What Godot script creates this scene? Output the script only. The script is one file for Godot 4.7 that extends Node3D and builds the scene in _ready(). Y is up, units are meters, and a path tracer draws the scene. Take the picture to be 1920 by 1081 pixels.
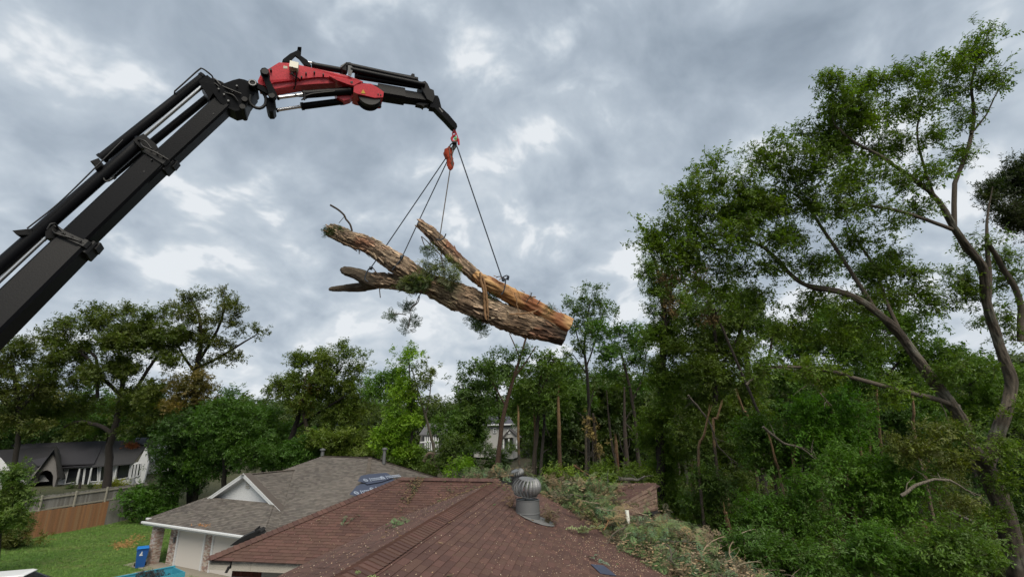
extends Node3D

const FOCAL := 900.0
const TILT := 0.281
const EYE := 8.7

var rng := RandomNumberGenerator.new()
var noise := FastNoiseLite.new()
var ground_noise := FastNoiseLite.new()
var M := {}
var used_names := {}


class Shape:
	var v := PackedVector3Array()
	var n := PackedVector3Array()
	var c := PackedColorArray()
	var t := PackedVector2Array()
	var i := PackedInt32Array()

	func tri(a: Vector3, b: Vector3, d: Vector3, col := Color.WHITE) -> void:
		var m := (b - a).cross(d - a)
		if m.length_squared() < 1e-16:
			return
		m = m.normalized()
		var k := v.size()
		for p in [a, b, d]:
			v.push_back(p)
			n.push_back(m)
			c.push_back(col)
			t.push_back(Vector2(p.x + p.z * 0.3, p.y + p.z * 0.5))
		i.push_back(k)
		i.push_back(k + 2)
		i.push_back(k + 1)

	func quad(a: Vector3, b: Vector3, d: Vector3, e: Vector3, col := Color.WHITE) -> void:
		var m := (d - a).cross(e - b)
		if m.length_squared() < 1e-16:
			return
		m = m.normalized()
		var k := v.size()
		var ps := [a, b, d, e]
		var uv := [Vector2(0, 1), Vector2(1, 1), Vector2(1, 0), Vector2(0, 0)]
		for q in 4:
			v.push_back(ps[q])
			n.push_back(m)
			c.push_back(col)
			t.push_back(uv[q])
		for q in [0, 2, 1, 0, 3, 2]:
			i.push_back(k + q)

	# a box of half sizes h along the axes of a basis
	func box(at: Vector3, size: Vector3, b := Basis(), col := Color.WHITE) -> void:
		var x := b.x * size.x * 0.5
		var y := b.y * size.y * 0.5
		var z := b.z * size.z * 0.5
		quad(at - x - y + z, at + x - y + z, at + x + y + z, at - x + y + z, col)
		quad(at + x - y - z, at - x - y - z, at - x + y - z, at + x + y - z, col)
		quad(at + x - y + z, at + x - y - z, at + x + y - z, at + x + y + z, col)
		quad(at - x - y - z, at - x - y + z, at - x + y + z, at - x + y - z, col)
		quad(at - x + y + z, at + x + y + z, at + x + y - z, at - x + y - z, col)
		quad(at - x - y - z, at + x - y - z, at + x - y + z, at - x - y + z, col)

	# a box with its long edges cut: section in x and z of the basis, length along y
	func bar(a: Vector3, b: Vector3, w: float, d: float, side: Vector3, col := Color.WHITE, cut := 0.12, w2 := -1.0, d2 := -1.0) -> void:
		var y := (b - a).normalized()
		var x := (side - y * side.dot(y)).normalized()
		var z := x.cross(y)
		if w2 < 0:
			w2 = w
			d2 = d
		var rings := []
		for e in [[a, w, d], [b, w2, d2]]:
			var hw: float = e[1] * 0.5
			var hd: float = e[2] * 0.5
			var k := minf(hw, hd) * cut * 2.0
			var ring := []
			for q in [[-hw + k, hd], [hw - k, hd], [hw, hd - k], [hw, -hd + k], [hw - k, -hd], [-hw + k, -hd], [-hw, -hd + k], [-hw, hd - k]]:
				ring.push_back(e[0] + x * q[0] + z * q[1])
			rings.push_back(ring)
		for q in 8:
			var r := (q + 1) % 8
			quad(rings[0][q], rings[0][r], rings[1][r], rings[1][q], col)
		for q in range(1, 7):
			tri(rings[1][0], rings[1][q], rings[1][q + 1], col)
			tri(rings[0][0], rings[0][q + 1], rings[0][q], col)

	# a flat outline (counter-clockwise from the front) given thickness along off (pointing backwards)
	func slab(ps: Array, off: Vector3, col := Color.WHITE) -> void:
		var o: Vector3 = ps[0]
		var nn := -off.normalized()
		var x := Vector3.UP.cross(nn)
		if x.length() < 0.1:
			x = Vector3.RIGHT
		x = (x - nn * x.dot(nn)).normalized()
		var y := nn.cross(x)
		var flat := PackedVector2Array()
		for p in ps:
			flat.push_back(Vector2((p - o).dot(x), (p - o).dot(y)))
		var order := ps.duplicate()
		if Geometry2D.is_polygon_clockwise(flat):
			order.reverse()
			flat.reverse()
		var tris := Geometry2D.triangulate_polygon(flat)
		for k in range(0, tris.size(), 3):
			var a: Vector3 = order[tris[k]]
			var b: Vector3 = order[tris[k + 1]]
			var d: Vector3 = order[tris[k + 2]]
			if (b - a).cross(d - a).dot(nn) < 0:
				var s := b
				b = d
				d = s
			tri(a, b, d, col)
			tri(a + off, d + off, b + off, col)
		var m := order.size()
		for k in m:
			var a: Vector3 = order[k]
			var b: Vector3 = order[(k + 1) % m]
			quad(a, a + off, b + off, b, col)

	func tube(ps: Array, rs: Array, sides := 8, col := Color.WHITE, caps := true, cols := []) -> void:
		var m := ps.size()
		if m < 2:
			return
		var d: Vector3 = (ps[1] - ps[0]).normalized()
		var x := d.cross(Vector3.UP)
		if x.length() < 0.1:
			x = d.cross(Vector3.RIGHT)
		x = x.normalized()
		var k0 := v.size()
		var run := 0.0
		for q in m:
			var e: Vector3 = (ps[mini(q + 1, m - 1)] - ps[maxi(q - 1, 0)]).normalized()
			x = (x - e * x.dot(e)).normalized()
			var y := e.cross(x)
			if q > 0:
				run += ps[q].distance_to(ps[q - 1])
			var cc: Color = cols[q] if cols.size() == m else col
			for s in sides + 1:
				var an := TAU * s / sides
				var nn := x * cos(an) + y * sin(an)
				v.push_back(ps[q] + nn * rs[q])
				n.push_back(nn)
				c.push_back(cc)
				t.push_back(Vector2(float(s) / sides, run))
		for q in m - 1:
			for s in sides:
				var a := k0 + q * (sides + 1) + s
				var b := a + sides + 1
				for w in [a, b, a + 1, a + 1, b, b + 1]:
					i.push_back(w)
		if caps:
			for q in [0, m - 1]:
				var e: Vector3 = (ps[1] - ps[0]).normalized() if q == 0 else (ps[m - 1] - ps[m - 2]).normalized()
				var nn := -e if q == 0 else e
				var k := v.size()
				var cc: Color = cols[q] if cols.size() == m else col
				for s in sides:
					v.push_back(v[k0 + q * (sides + 1) + s])
					n.push_back(nn)
					c.push_back(cc)
					t.push_back(Vector2(0, 0))
				for s in range(1, sides - 1):
					for w in ([k, k + s, k + s + 1] if q == 0 else [k, k + s + 1, k + s]):
						i.push_back(w)

	func rod(a: Vector3, b: Vector3, r: float, sides := 10, col := Color.WHITE) -> void:
		tube([a, b], [r, r], sides, col)

	# profile: [radius, height] pairs, turned round the y axis of the basis; flat steps where heights repeat
	func lathe(at: Vector3, b: Basis, prof: Array, sides := 24, col := Color.WHITE) -> void:
		for q in prof.size() - 1:
			var r0: float = prof[q][0]
			var y0: float = prof[q][1]
			var r1: float = prof[q + 1][0]
			var y1: float = prof[q + 1][1]
			var k := v.size()
			var sl := Vector2(y1 - y0, r0 - r1).normalized()
			for s in sides + 1:
				var an := TAU * s / sides
				var rd := b.x * cos(an) + b.z * sin(an)
				for e in [[r0, y0], [r1, y1]]:
					v.push_back(at + rd * e[0] + b.y * e[1])
					n.push_back((rd * sl.x + b.y * sl.y).normalized())
					c.push_back(col)
					t.push_back(Vector2(float(s) / sides, e[1]))
			for s in sides:
				var a := k + s * 2
				for w in [a, a + 2, a + 1, a + 1, a + 2, a + 3]:
					i.push_back(w)

	func mesh() -> ArrayMesh:
		var arr := []
		arr.resize(Mesh.ARRAY_MAX)
		arr[Mesh.ARRAY_VERTEX] = v
		arr[Mesh.ARRAY_NORMAL] = n
		arr[Mesh.ARRAY_COLOR] = c
		arr[Mesh.ARRAY_TEX_UV] = t
		arr[Mesh.ARRAY_INDEX] = i
		var m := ArrayMesh.new()
		m.add_surface_from_arrays(Mesh.PRIMITIVE_TRIANGLES, arr)
		return m


# ------------------------------------------------------------ places
func ray(px: float, py: float) -> Vector3:
	var a := (px - 960.0) / FOCAL
	var b := (540.5 - py) / FOCAL
	return Vector3(a, sin(TILT) + b * cos(TILT), -(cos(TILT) - b * sin(TILT)))


func pt(px: float, py: float, z: float) -> Vector3:
	return Vector3(0, EYE, 0) + ray(px, py) * z


func at_height(px: float, py: float, y: float) -> Vector3:
	var r := ray(px, py)
	return Vector3(0, EYE, 0) + r * ((y - EYE) / r.y)


func on_plane(px: float, py: float, o: Vector3, nn: Vector3) -> Vector3:
	var r := ray(px, py)
	return Vector3(0, EYE, 0) + r * ((o - Vector3(0, EYE, 0)).dot(nn) / r.dot(nn))


func land(x: float, z: float) -> float:
	var f := -z
	var side := smoothstep(-9.0, 7.0, x + (f - 20.0) * 0.05)
	var near := smoothstep(16.0, 6.0, Vector2(x + 1.0, f - 4.0).length())
	var left := 1.9 * smoothstep(0.0, 5.0, (-x - 42.0) * 0.55 + (f - 46.0) * 0.8) * smoothstep(70.0, 40.0, absf(x + 55.0))
	var back := 3.2 * smoothstep(60.0, 88.0, f)
	var h := 3.0 * maxf(side, near) + left * (1.0 - side) * 0.9
	h = maxf(h, back * (1.0 - 0.4 * side) + h * 0.4)
	return h + ground_noise.get_noise_2d(x * 1.0, z * 1.0) * 0.25 * smoothstep(30.0, 60.0, f) + 0.0006 * maxf(0.0, f - 100.0) * 10.0


func ground_under(p: Vector3) -> Vector3:
	return Vector3(p.x, land(p.x, p.z), p.z)


# ------------------------------------------------------------ objects
func lin(r: float, g: float, b: float) -> Color:
	return Color(r, g, b).linear_to_srgb()


func add_named(o: Node3D, called: String, parent: Node3D) -> void:
	var key := "%d/%s" % [parent.get_instance_id(), called]
	var k: int = used_names.get(key, 0)
	used_names[key] = k + 1
	o.name = called if k == 0 else "%s_%03d" % [called, k]
	parent.add_child(o, true)


func place_of(o: Node3D) -> Transform3D:
	var x := o.transform
	var p := o.get_parent()
	while p is Node3D and p != self:
		x = p.transform * x
		p = p.get_parent()
	return x


# shapes are drawn in world coordinates; a child is set back by the place of its parent
func build(called: String, s: Variant, m: Material, parent: Node3D = self) -> MeshInstance3D:
	var o := MeshInstance3D.new()
	o.mesh = s.mesh() if s is Shape else s
	o.material_override = m
	add_named(o, called, parent)
	if parent != self:
		o.transform = place_of(parent).affine_inverse()
	return o


# a mesh of its own axes at a place of the world
func put(called: String, mesh: Mesh, m: Material, x: Transform3D, parent: Node3D = self) -> MeshInstance3D:
	var o := build(called, mesh, m, parent)
	o.transform = o.transform * x if parent != self else x
	return o


func tag(o: Node3D, label: String, category := "", group := "") -> Node3D:
	o.set_meta("label", label)
	if category:
		o.set_meta("category", category)
	if group:
		o.set_meta("group", group)
	return o


func thing(called: String, at: Vector3, label: String, category: String, group := "") -> Node3D:
	var o := Node3D.new()
	add_named(o, called, self)
	o.position = at
	tag(o, label, category, group)
	return o


func struct(called: String, s: Variant, m: Material) -> MeshInstance3D:
	var o := build(called, s, m)
	o.set_meta("kind", "structure")
	return o


func multi(called: String, mesh: Mesh, m: Material, xs: Array, cols: PackedColorArray, parent: Node3D = self) -> MultiMeshInstance3D:
	var mm := MultiMesh.new()
	mm.transform_format = MultiMesh.TRANSFORM_3D
	mm.use_colors = true
	mm.mesh = mesh
	mm.instance_count = xs.size()
	for k in xs.size():
		mm.set_instance_transform(k, xs[k])
		mm.set_instance_color(k, cols[k])
	var o := MultiMeshInstance3D.new()
	o.multimesh = mm
	o.material_override = m
	add_named(o, called, parent)
	if parent != self:
		o.transform = place_of(parent).affine_inverse()
	o.set_meta("kind", "stuff")
	return o


# ------------------------------------------------------------ materials
func noise_tex(freq: float, octaves: int, ramp: Array, sd: int, size := 512, kind := FastNoiseLite.TYPE_SIMPLEX_SMOOTH, bump := 0.0) -> NoiseTexture2D:
	var f := FastNoiseLite.new()
	f.noise_type = kind
	f.seed = sd
	f.frequency = freq
	f.fractal_type = FastNoiseLite.FRACTAL_FBM
	f.fractal_octaves = octaves
	var t := NoiseTexture2D.new()
	t.width = size
	t.height = size
	t.seamless = true
	t.noise = f
	if bump > 0.0:
		t.as_normal_map = true
		t.bump_strength = bump
	elif ramp.size():
		var g := Gradient.new()
		g.offsets = PackedFloat32Array(ramp.map(func(e): return e[0]))
		g.colors = PackedColorArray(ramp.map(func(e): return e[1]))
		t.color_ramp = g
	return t


func mat(col: Color, rough := 0.8, metal := 0.0, vc := true) -> StandardMaterial3D:
	var m := StandardMaterial3D.new()
	m.albedo_color = col.linear_to_srgb()
	m.roughness = rough
	m.metallic = metal
	m.vertex_color_use_as_albedo = vc
	return m


func textured(m: StandardMaterial3D, tex: Texture2D, scale: Variant, nrm: Texture2D = null, nscale := 1.0) -> StandardMaterial3D:
	m.albedo_texture = tex
	m.uv1_triplanar = true
	m.uv1_world_triplanar = true
	m.uv1_scale = scale if scale is Vector3 else Vector3.ONE * scale
	if nrm:
		m.normal_enabled = true
		m.normal_texture = nrm
		m.normal_scale = nscale
	return m


func grey(a: float) -> Color:
	return Color(a, a, a)


func vary(c: Color, k: float) -> Color:
	var f := 1.0 + rng.randf_range(-k, k)
	return Color(c.r * f * (1.0 + rng.randf_range(-k, k) * 0.3), c.g * f, c.b * f * (1.0 + rng.randf_range(-k, k) * 0.3))


func make_materials() -> void:
	var speckle := noise_tex(0.06, 4, [[0.0, grey(0.68)], [0.5, grey(0.88)], [1.0, grey(1.0)]], 3)
	var fine := noise_tex(0.25, 3, [[0.0, grey(0.55)], [0.5, grey(0.85)], [1.0, grey(1.0)]], 5)
	var rough_n := noise_tex(0.2, 4, [], 7, 512, FastNoiseLite.TYPE_SIMPLEX_SMOOTH, 6.0)
	var soft_n := noise_tex(0.05, 4, [], 9, 512, FastNoiseLite.TYPE_SIMPLEX_SMOOTH, 5.0)
	M.speckle = speckle
	M.fine = fine
	M.rough_n = rough_n
	# crane
	M.black = textured(mat(lin_c(0.0055, 0.006, 0.008), 0.45), speckle, 1.3, soft_n, 0.12)
	M.black_dull = textured(mat(lin_c(0.006, 0.006, 0.007), 0.65), speckle, 2.0)
	M.black.metallic_specular = 0.28
	M.red = textured(mat(lin_c(0.72, 0.022, 0.040), 0.38), speckle, 0.9, soft_n, 0.08)
	M.red.clearcoat_enabled = true
	M.red.clearcoat = 0.4
	M.chrome = mat(lin_c(0.62, 0.62, 0.62), 0.22, 0.9)
	M.white_box = mat(lin_c(0.62, 0.6, 0.5), 0.5)
	M.yellow = mat(lin_c(0.55, 0.36, 0.03), 0.5)
	M.hose = mat(lin_c(0.008, 0.008, 0.008), 0.5)
	M.orange_bag = textured(mat(lin_c(0.52, 0.06, 0.015), 0.75), speckle, 8.0)
	M.green_paint = mat(lin_c(0.05, 0.35, 0.08), 0.5)
	M.rope_dark = mat(lin_c(0.035, 0.045, 0.06), 0.8)
	M.rope_pale = mat(lin_c(0.14, 0.12, 0.10), 0.85)
	# wood
	var bark_col := noise_tex(0.03, 5, [[0.0, grey(0.25)], [0.45, grey(0.7)], [1.0, grey(1.0)]], 11)
	M.bark = textured(mat(Color(1, 1, 1), 0.95), bark_col, Vector3(2.6, 0.8, 2.6), noise_tex(0.06, 4, [], 12, 512, FastNoiseLite.TYPE_SIMPLEX_SMOOTH, 12.0), 1.0)
	M.log_bark = mat(Color(1, 1, 1), 0.95)
	M.log_bark.albedo_texture = noise_tex(0.05, 5, [[0.0, grey(0.5)], [0.5, grey(0.85)], [1.0, grey(1.0)]], 13)
	M.log_bark.uv1_scale = Vector3(6, 1.2, 1)
	M.log_bark.normal_enabled = true
	M.log_bark.normal_texture = noise_tex(0.08, 4, [], 14, 512, FastNoiseLite.TYPE_SIMPLEX_SMOOTH, 10.0)
	M.wood = textured(mat(Color(1, 1, 1), 0.8), noise_tex(0.05, 5, [[0.0, grey(0.55)], [0.5, grey(0.9)], [1.0, grey(1.0)]], 15), Vector3(3, 9, 9))
	M.twig = mat(Color(1, 1, 1), 0.95)
	# leaves
	M.leaf = mat(Color(1, 1, 1), 0.5)
	M.leaf.backlight_enabled = true
	M.leaf.backlight = Color(0.96, 1.0, 0.45)
	M.leaf_dry = mat(Color(1, 1, 1), 0.8)
	# roofs
	var grit := noise_tex(0.35, 3, [[0.0, grey(0.5)], [0.5, grey(0.82)], [1.0, grey(1.0)]], 21)
	M.shingles = []
	for k in 6:
		var col := lin_c(0.146, 0.073, 0.056)
		var f: float = [0.8, 0.9, 1.0, 1.08, 1.18, 0.95][k]
		var m := textured(mat(Color(col.r * f, col.g * f * (1.0 + 0.04 * (k % 3 - 1)), col.b * f), 0.92, 0.0, true), grit, 3.2, rough_n, 0.7)
		M.shingles.push_back(m)
	M.shingle_any = textured(mat(Color(1, 1, 1), 0.92), grit, 3.2, rough_n, 0.7)
	M.roof_brown = textured(mat(Color(1, 1, 1), 0.92), speckle, 1.1)
	M.felt = mat(lin_c(0.012, 0.012, 0.013), 0.9)
	M.underlay = mat(lin_c(0.04, 0.05, 0.085), 0.6)
	M.underlay_print = mat(lin_c(0.25, 0.29, 0.37), 0.7)
	# buildings
	M.twig_dark = mat(lin_c(0.06, 0.045, 0.034), 0.95)
	M.roof_brown_deck = mat(lin_c(0.07, 0.058, 0.05), 0.9)
	M.white_trim = textured(mat(lin_c(0.74, 0.76, 0.78), 0.5), speckle, 0.5)
	M.siding = textured(mat(lin_c(0.82, 0.83, 0.84), 0.55), speckle, 0.5)
	M.cream = textured(mat(lin_c(0.55, 0.51, 0.44), 0.7), speckle, 1.4)
	M.garage_door = textured(mat(lin_c(0.82, 0.88, 0.90), 0.5), speckle, 0.4)
	M.brick = textured(mat(Color(1, 1, 1), 0.9), fine, 2.0)
	M.mortar = mat(lin_c(0.52, 0.49, 0.46), 0.95)
	M.galv = textured(mat(lin_c(0.25, 0.255, 0.26), 0.55, 0.5), speckle, 6.0)
	M.galv_dull = textured(mat(lin_c(0.155, 0.16, 0.165), 0.6, 0.25), speckle, 5.0)
	M.lead = textured(mat(lin_c(0.25, 0.25, 0.25), 0.6, 0.3), speckle, 9.0)
	M.concrete = textured(mat(lin_c(0.30, 0.27, 0.22), 0.9), speckle, 0.7)
	M.fence_wood = textured(mat(Color(1, 1, 1), 0.9), noise_tex(0.04, 4, [[0.0, grey(0.55)], [1.0, grey(1.0)]], 31), Vector3(6, 0.7, 6))
	M.stucco = textured(mat(Color(1, 1, 1), 0.85), speckle, 0.8)
	M.dark_glass = mat(lin_c(0.012, 0.014, 0.017), 0.12)
	M.dark_roof = textured(mat(Color(1, 1, 1), 0.9), speckle, 0.8)
	M.blue_bin = textured(mat(lin_c(0.012, 0.09, 0.33), 0.45), speckle, 2.0)
	M.blue_lid = mat(lin_c(0.02, 0.20, 0.62), 0.4)
	M.teal = textured(mat(lin_c(0.06, 0.34, 0.46), 0.5), speckle, 0.7)
	M.car_white = mat(lin_c(0.78, 0.79, 0.81), 0.25)
	M.car_white.clearcoat_enabled = true
	M.rubber = mat(lin_c(0.015, 0.015, 0.015), 0.8)
	M.pvc = mat(lin_c(0.72, 0.72, 0.66), 0.5)
	M.land = textured(mat(Color(1, 1, 1), 0.95), noise_tex(0.02, 5, [[0.0, Color(0.62, 0.66, 0.55)], [0.5, Color(0.85, 0.86, 0.8)], [1.0, Color(1, 1, 0.9)]], 41, 1024), 0.16, rough_n, 0.6)
	M.grass = mat(Color(1, 1, 1), 0.7)
	M.grass.backlight_enabled = true
	M.grass.backlight = Color(0.3, 0.4, 0.15)
	M.chips = mat(Color(1, 1, 1), 0.9)


func lin_c(r: float, g: float, b: float) -> Color:
	return Color(r, g, b)


# ------------------------------------------------------------ sky
func make_sky() -> ImageTexture:
	var w := 4096
	var h := 2048
	var data := PackedByteArray()
	data.resize(w * h * 3)
	var big := FastNoiseLite.new()
	big.seed = 31
	big.noise_type = FastNoiseLite.TYPE_SIMPLEX_SMOOTH
	big.frequency = 0.42
	big.fractal_octaves = 2
	var mid := FastNoiseLite.new()
	mid.seed = 23
	mid.noise_type = FastNoiseLite.TYPE_SIMPLEX_SMOOTH
	mid.frequency = 1.2
	mid.fractal_octaves = 7
	mid.fractal_gain = 0.5
	var cells := FastNoiseLite.new()
	cells.seed = 5
	cells.noise_type = FastNoiseLite.TYPE_SIMPLEX_SMOOTH
	cells.frequency = 2.3
	cells.fractal_octaves = 7
	cells.fractal_gain = 0.55
	var warp := FastNoiseLite.new()
	warp.seed = 77
	warp.frequency = 1.3
	warp.fractal_octaves = 4
	var ramp := Gradient.new()
	ramp.offsets = PackedFloat32Array([0.0, 0.25, 0.5, 0.70, 0.86, 1.0])
	ramp.colors = PackedColorArray([Color8(131, 144, 159), Color8(150, 163, 177), Color8(170, 182, 195), Color8(188, 199, 210), Color8(207, 215, 223), Color8(226, 231, 236)])
	var table := PackedColorArray()
	for k in 256:
		table.push_back(ramp.sample(k / 255.0))
	for y in h / 2:
		var el := PI * 0.5 - (y + 0.5) / h * PI
		var dy := sin(el)
		var dr := cos(el) / (dy + 0.42)
		var hz := 1.0 - smoothstep(0.0, 0.35, dy)
		for x in w:
			var az := (float(x) + 0.5) / w * TAU - PI
			var px := sin(az) * dr
			var pz := -cos(az) * dr
			var wx := warp.get_noise_2d(px, pz)
			var wz := warp.get_noise_2d(px + 31.0, pz - 17.0)
			var qx := (px * 0.80 + pz * 0.60) * 1.75 + wx * 0.16
			var qz := (pz * 0.80 - px * 0.60) * 2.05 + wz * 0.16
			var a := big.get_noise_2d(qx, qz)
			var b := mid.get_noise_2d(qx, qz)
			var e := cells.get_noise_2d(qx * 1.3, qz)
			var val := 0.63 + a * 0.30 + b * 0.42 + e * 0.30
			val += maxf(0.0, e + 0.5 * b - 0.16) * 0.7 * smoothstep(-0.3, 0.4, b)
			val = lerpf(val, 0.70 + (val - 0.5) * 0.85, hz)
			var cc := table[clampi(int(val * 255.0), 0, 255)]
			var k := (y * w + x) * 3
			data[k] = int(cc.r * 255.0)
			data[k + 1] = int(cc.g * 255.0)
			data[k + 2] = int(cc.b * 255.0)
	for k in range(w * (h / 2) * 3, w * h * 3, 3):
		data[k] = 84
		data[k + 1] = 88
		data[k + 2] = 78
	return ImageTexture.create_from_image(Image.create_from_data(w, h, false, Image.FORMAT_RGB8, data))


func _ready() -> void:
	rng.seed = 4711
	noise.seed = 5
	noise.frequency = 0.35
	noise.fractal_octaves = 3
	ground_noise.seed = 12
	ground_noise.frequency = 0.07
	var cam := Camera3D.new()
	cam.name = "camera"
	cam.fov = rad_to_deg(2.0 * atan(540.5 / FOCAL))
	cam.near = 0.05
	cam.far = 4000.0
	cam.position = Vector3(0, EYE, 0)
	cam.rotation = Vector3(TILT, 0, 0)
	add_child(cam)
	cam.current = true
	var env := Environment.new()
	env.background_mode = Environment.BG_SKY
	env.sky = Sky.new()
	var pano := PanoramaSkyMaterial.new()
	pano.panorama = make_sky()
	env.sky.sky_material = pano
	env.background_energy_multiplier = 0.40
	env.tonemap_mode = Environment.TONE_MAPPER_LINEAR
	env.tonemap_exposure = 2.6
	env.sdfgi_enabled = true
	env.ssao_enabled = true
	env.ssil_enabled = true
	var we := WorldEnvironment.new()
	we.name = "surroundings"
	we.environment = env
	add_child(we)
	var sun := DirectionalLight3D.new()
	sun.name = "sun"
	sun.light_color = Color(1.0, 0.965, 0.90)
	sun.light_energy = 0.5
	sun.light_angular_distance = 45.0
	sun.shadow_enabled = true
	sun.sky_mode = DirectionalLight3D.SKY_MODE_LIGHT_ONLY
	sun.rotation_degrees = Vector3(-50, 15, 0)
	add_child(sun)
	make_materials()
	make_terrain()
	make_sprays()
	make_crane()
	make_log()
	make_near_house()
	make_brown_house()
	make_far_houses()
	make_yard()
	make_trees()
	make_debris()


func make_terrain() -> void:
	var s := Shape.new()
	var m := 190
	var span := 900.0
	for jz in m + 1:
		for jx in m + 1:
			var u := jx * 2.0 / m - 1.0
			var w := jz * 2.0 / m - 1.0
			var x := span * signf(u) * (0.06 * absf(u) + 0.94 * pow(absf(u), 3.2))
			var z := -28.0 + span * signf(w) * (0.06 * absf(w) + 0.94 * pow(absf(w), 3.2))
			var y := land(x, z)
			s.v.push_back(Vector3(x, y, z))
			var e := 0.5
			s.n.push_back(Vector3(land(x - e, z) - land(x + e, z), 2 * e, land(x, z - e) - land(x, z + e)).normalized())
			var f := -z
			var lawn := smoothstep(-6.0, -12.0, x) * smoothstep(10.0, 16.0, f) * smoothstep(56.0, 50.0, f) * smoothstep(-80.0, -64.0, x)
			var bank := smoothstep(-8.0, -14.0, x) * smoothstep(44.0, 50.0, f) * smoothstep(80.0, 70.0, f)
			var col := Color(0.042, 0.038, 0.022).lerp(Color(0.075, 0.078, 0.038), bank).lerp(Color(0.075, 0.155, 0.018).lerp(Color(0.135, 0.165, 0.045), smoothstep(-0.1, 0.45, ground_noise.get_noise_2d(x * 5.0, z * 5.0))), lawn)
			s.c.push_back(col)
			s.t.push_back(Vector2(x, z))
	for jz in m:
		for jx in m:
			var a := jz * (m + 1) + jx
			for k in [a, a + 1, a + m + 1, a + 1, a + m + 2, a + m + 1]:
				s.i.push_back(k)
	struct("ground", s, M.land)


# ------------------------------------------------------------ crane
func boom_z(px: float) -> float:
	return 7.0 + maxf(px, -400.0) * 0.0043 if px < 440.0 else 8.89 + (px - 440.0) * 0.0046


func bp(px: float, py: float, dz := 0.0) -> Vector3:
	return pt(px, py, boom_z(px) + dz)


func zp(a: Array, dz := 0.0) -> Array:
	return a.map(func(e): return bp(440.0 + e[0] / 4.159, 60.0 + e[1] / 4.159, dz))


func smooth_path(ps: Array, rs: Array, step: float) -> Array:
	var out := []
	var rad := []
	for k in ps.size() - 1:
		var a: Vector3 = ps[k]
		var b: Vector3 = ps[k + 1]
		var pre: Vector3 = ps[k - 1] if k > 0 else a * 2 - b
		var post: Vector3 = ps[k + 2] if k + 2 < ps.size() else b * 2 - a
		var cnt := maxi(1, int(ceil(a.distance_to(b) / step)))
		for q in cnt:
			var t := float(q) / cnt
			out.push_back(a.cubic_interpolate(b, pre, post, t))
			rad.push_back(lerpf(rs[k], rs[k + 1], t))
	out.push_back(ps[-1])
	rad.push_back(rs[-1])
	return [out, rad]


func hose(s: Shape, ps: Array, r: float, sides := 7) -> void:
	var path := smooth_path(ps, ps.map(func(_e): return r), 0.06)
	s.tube(path[0], path[1], sides)


func hose_part(called: String, m: Material, parent: Node3D, ps: Array, r: float, sides := 7) -> void:
	var s := Shape.new()
	hose(s, ps, r, sides)
	build(called, s, m, parent)


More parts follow.
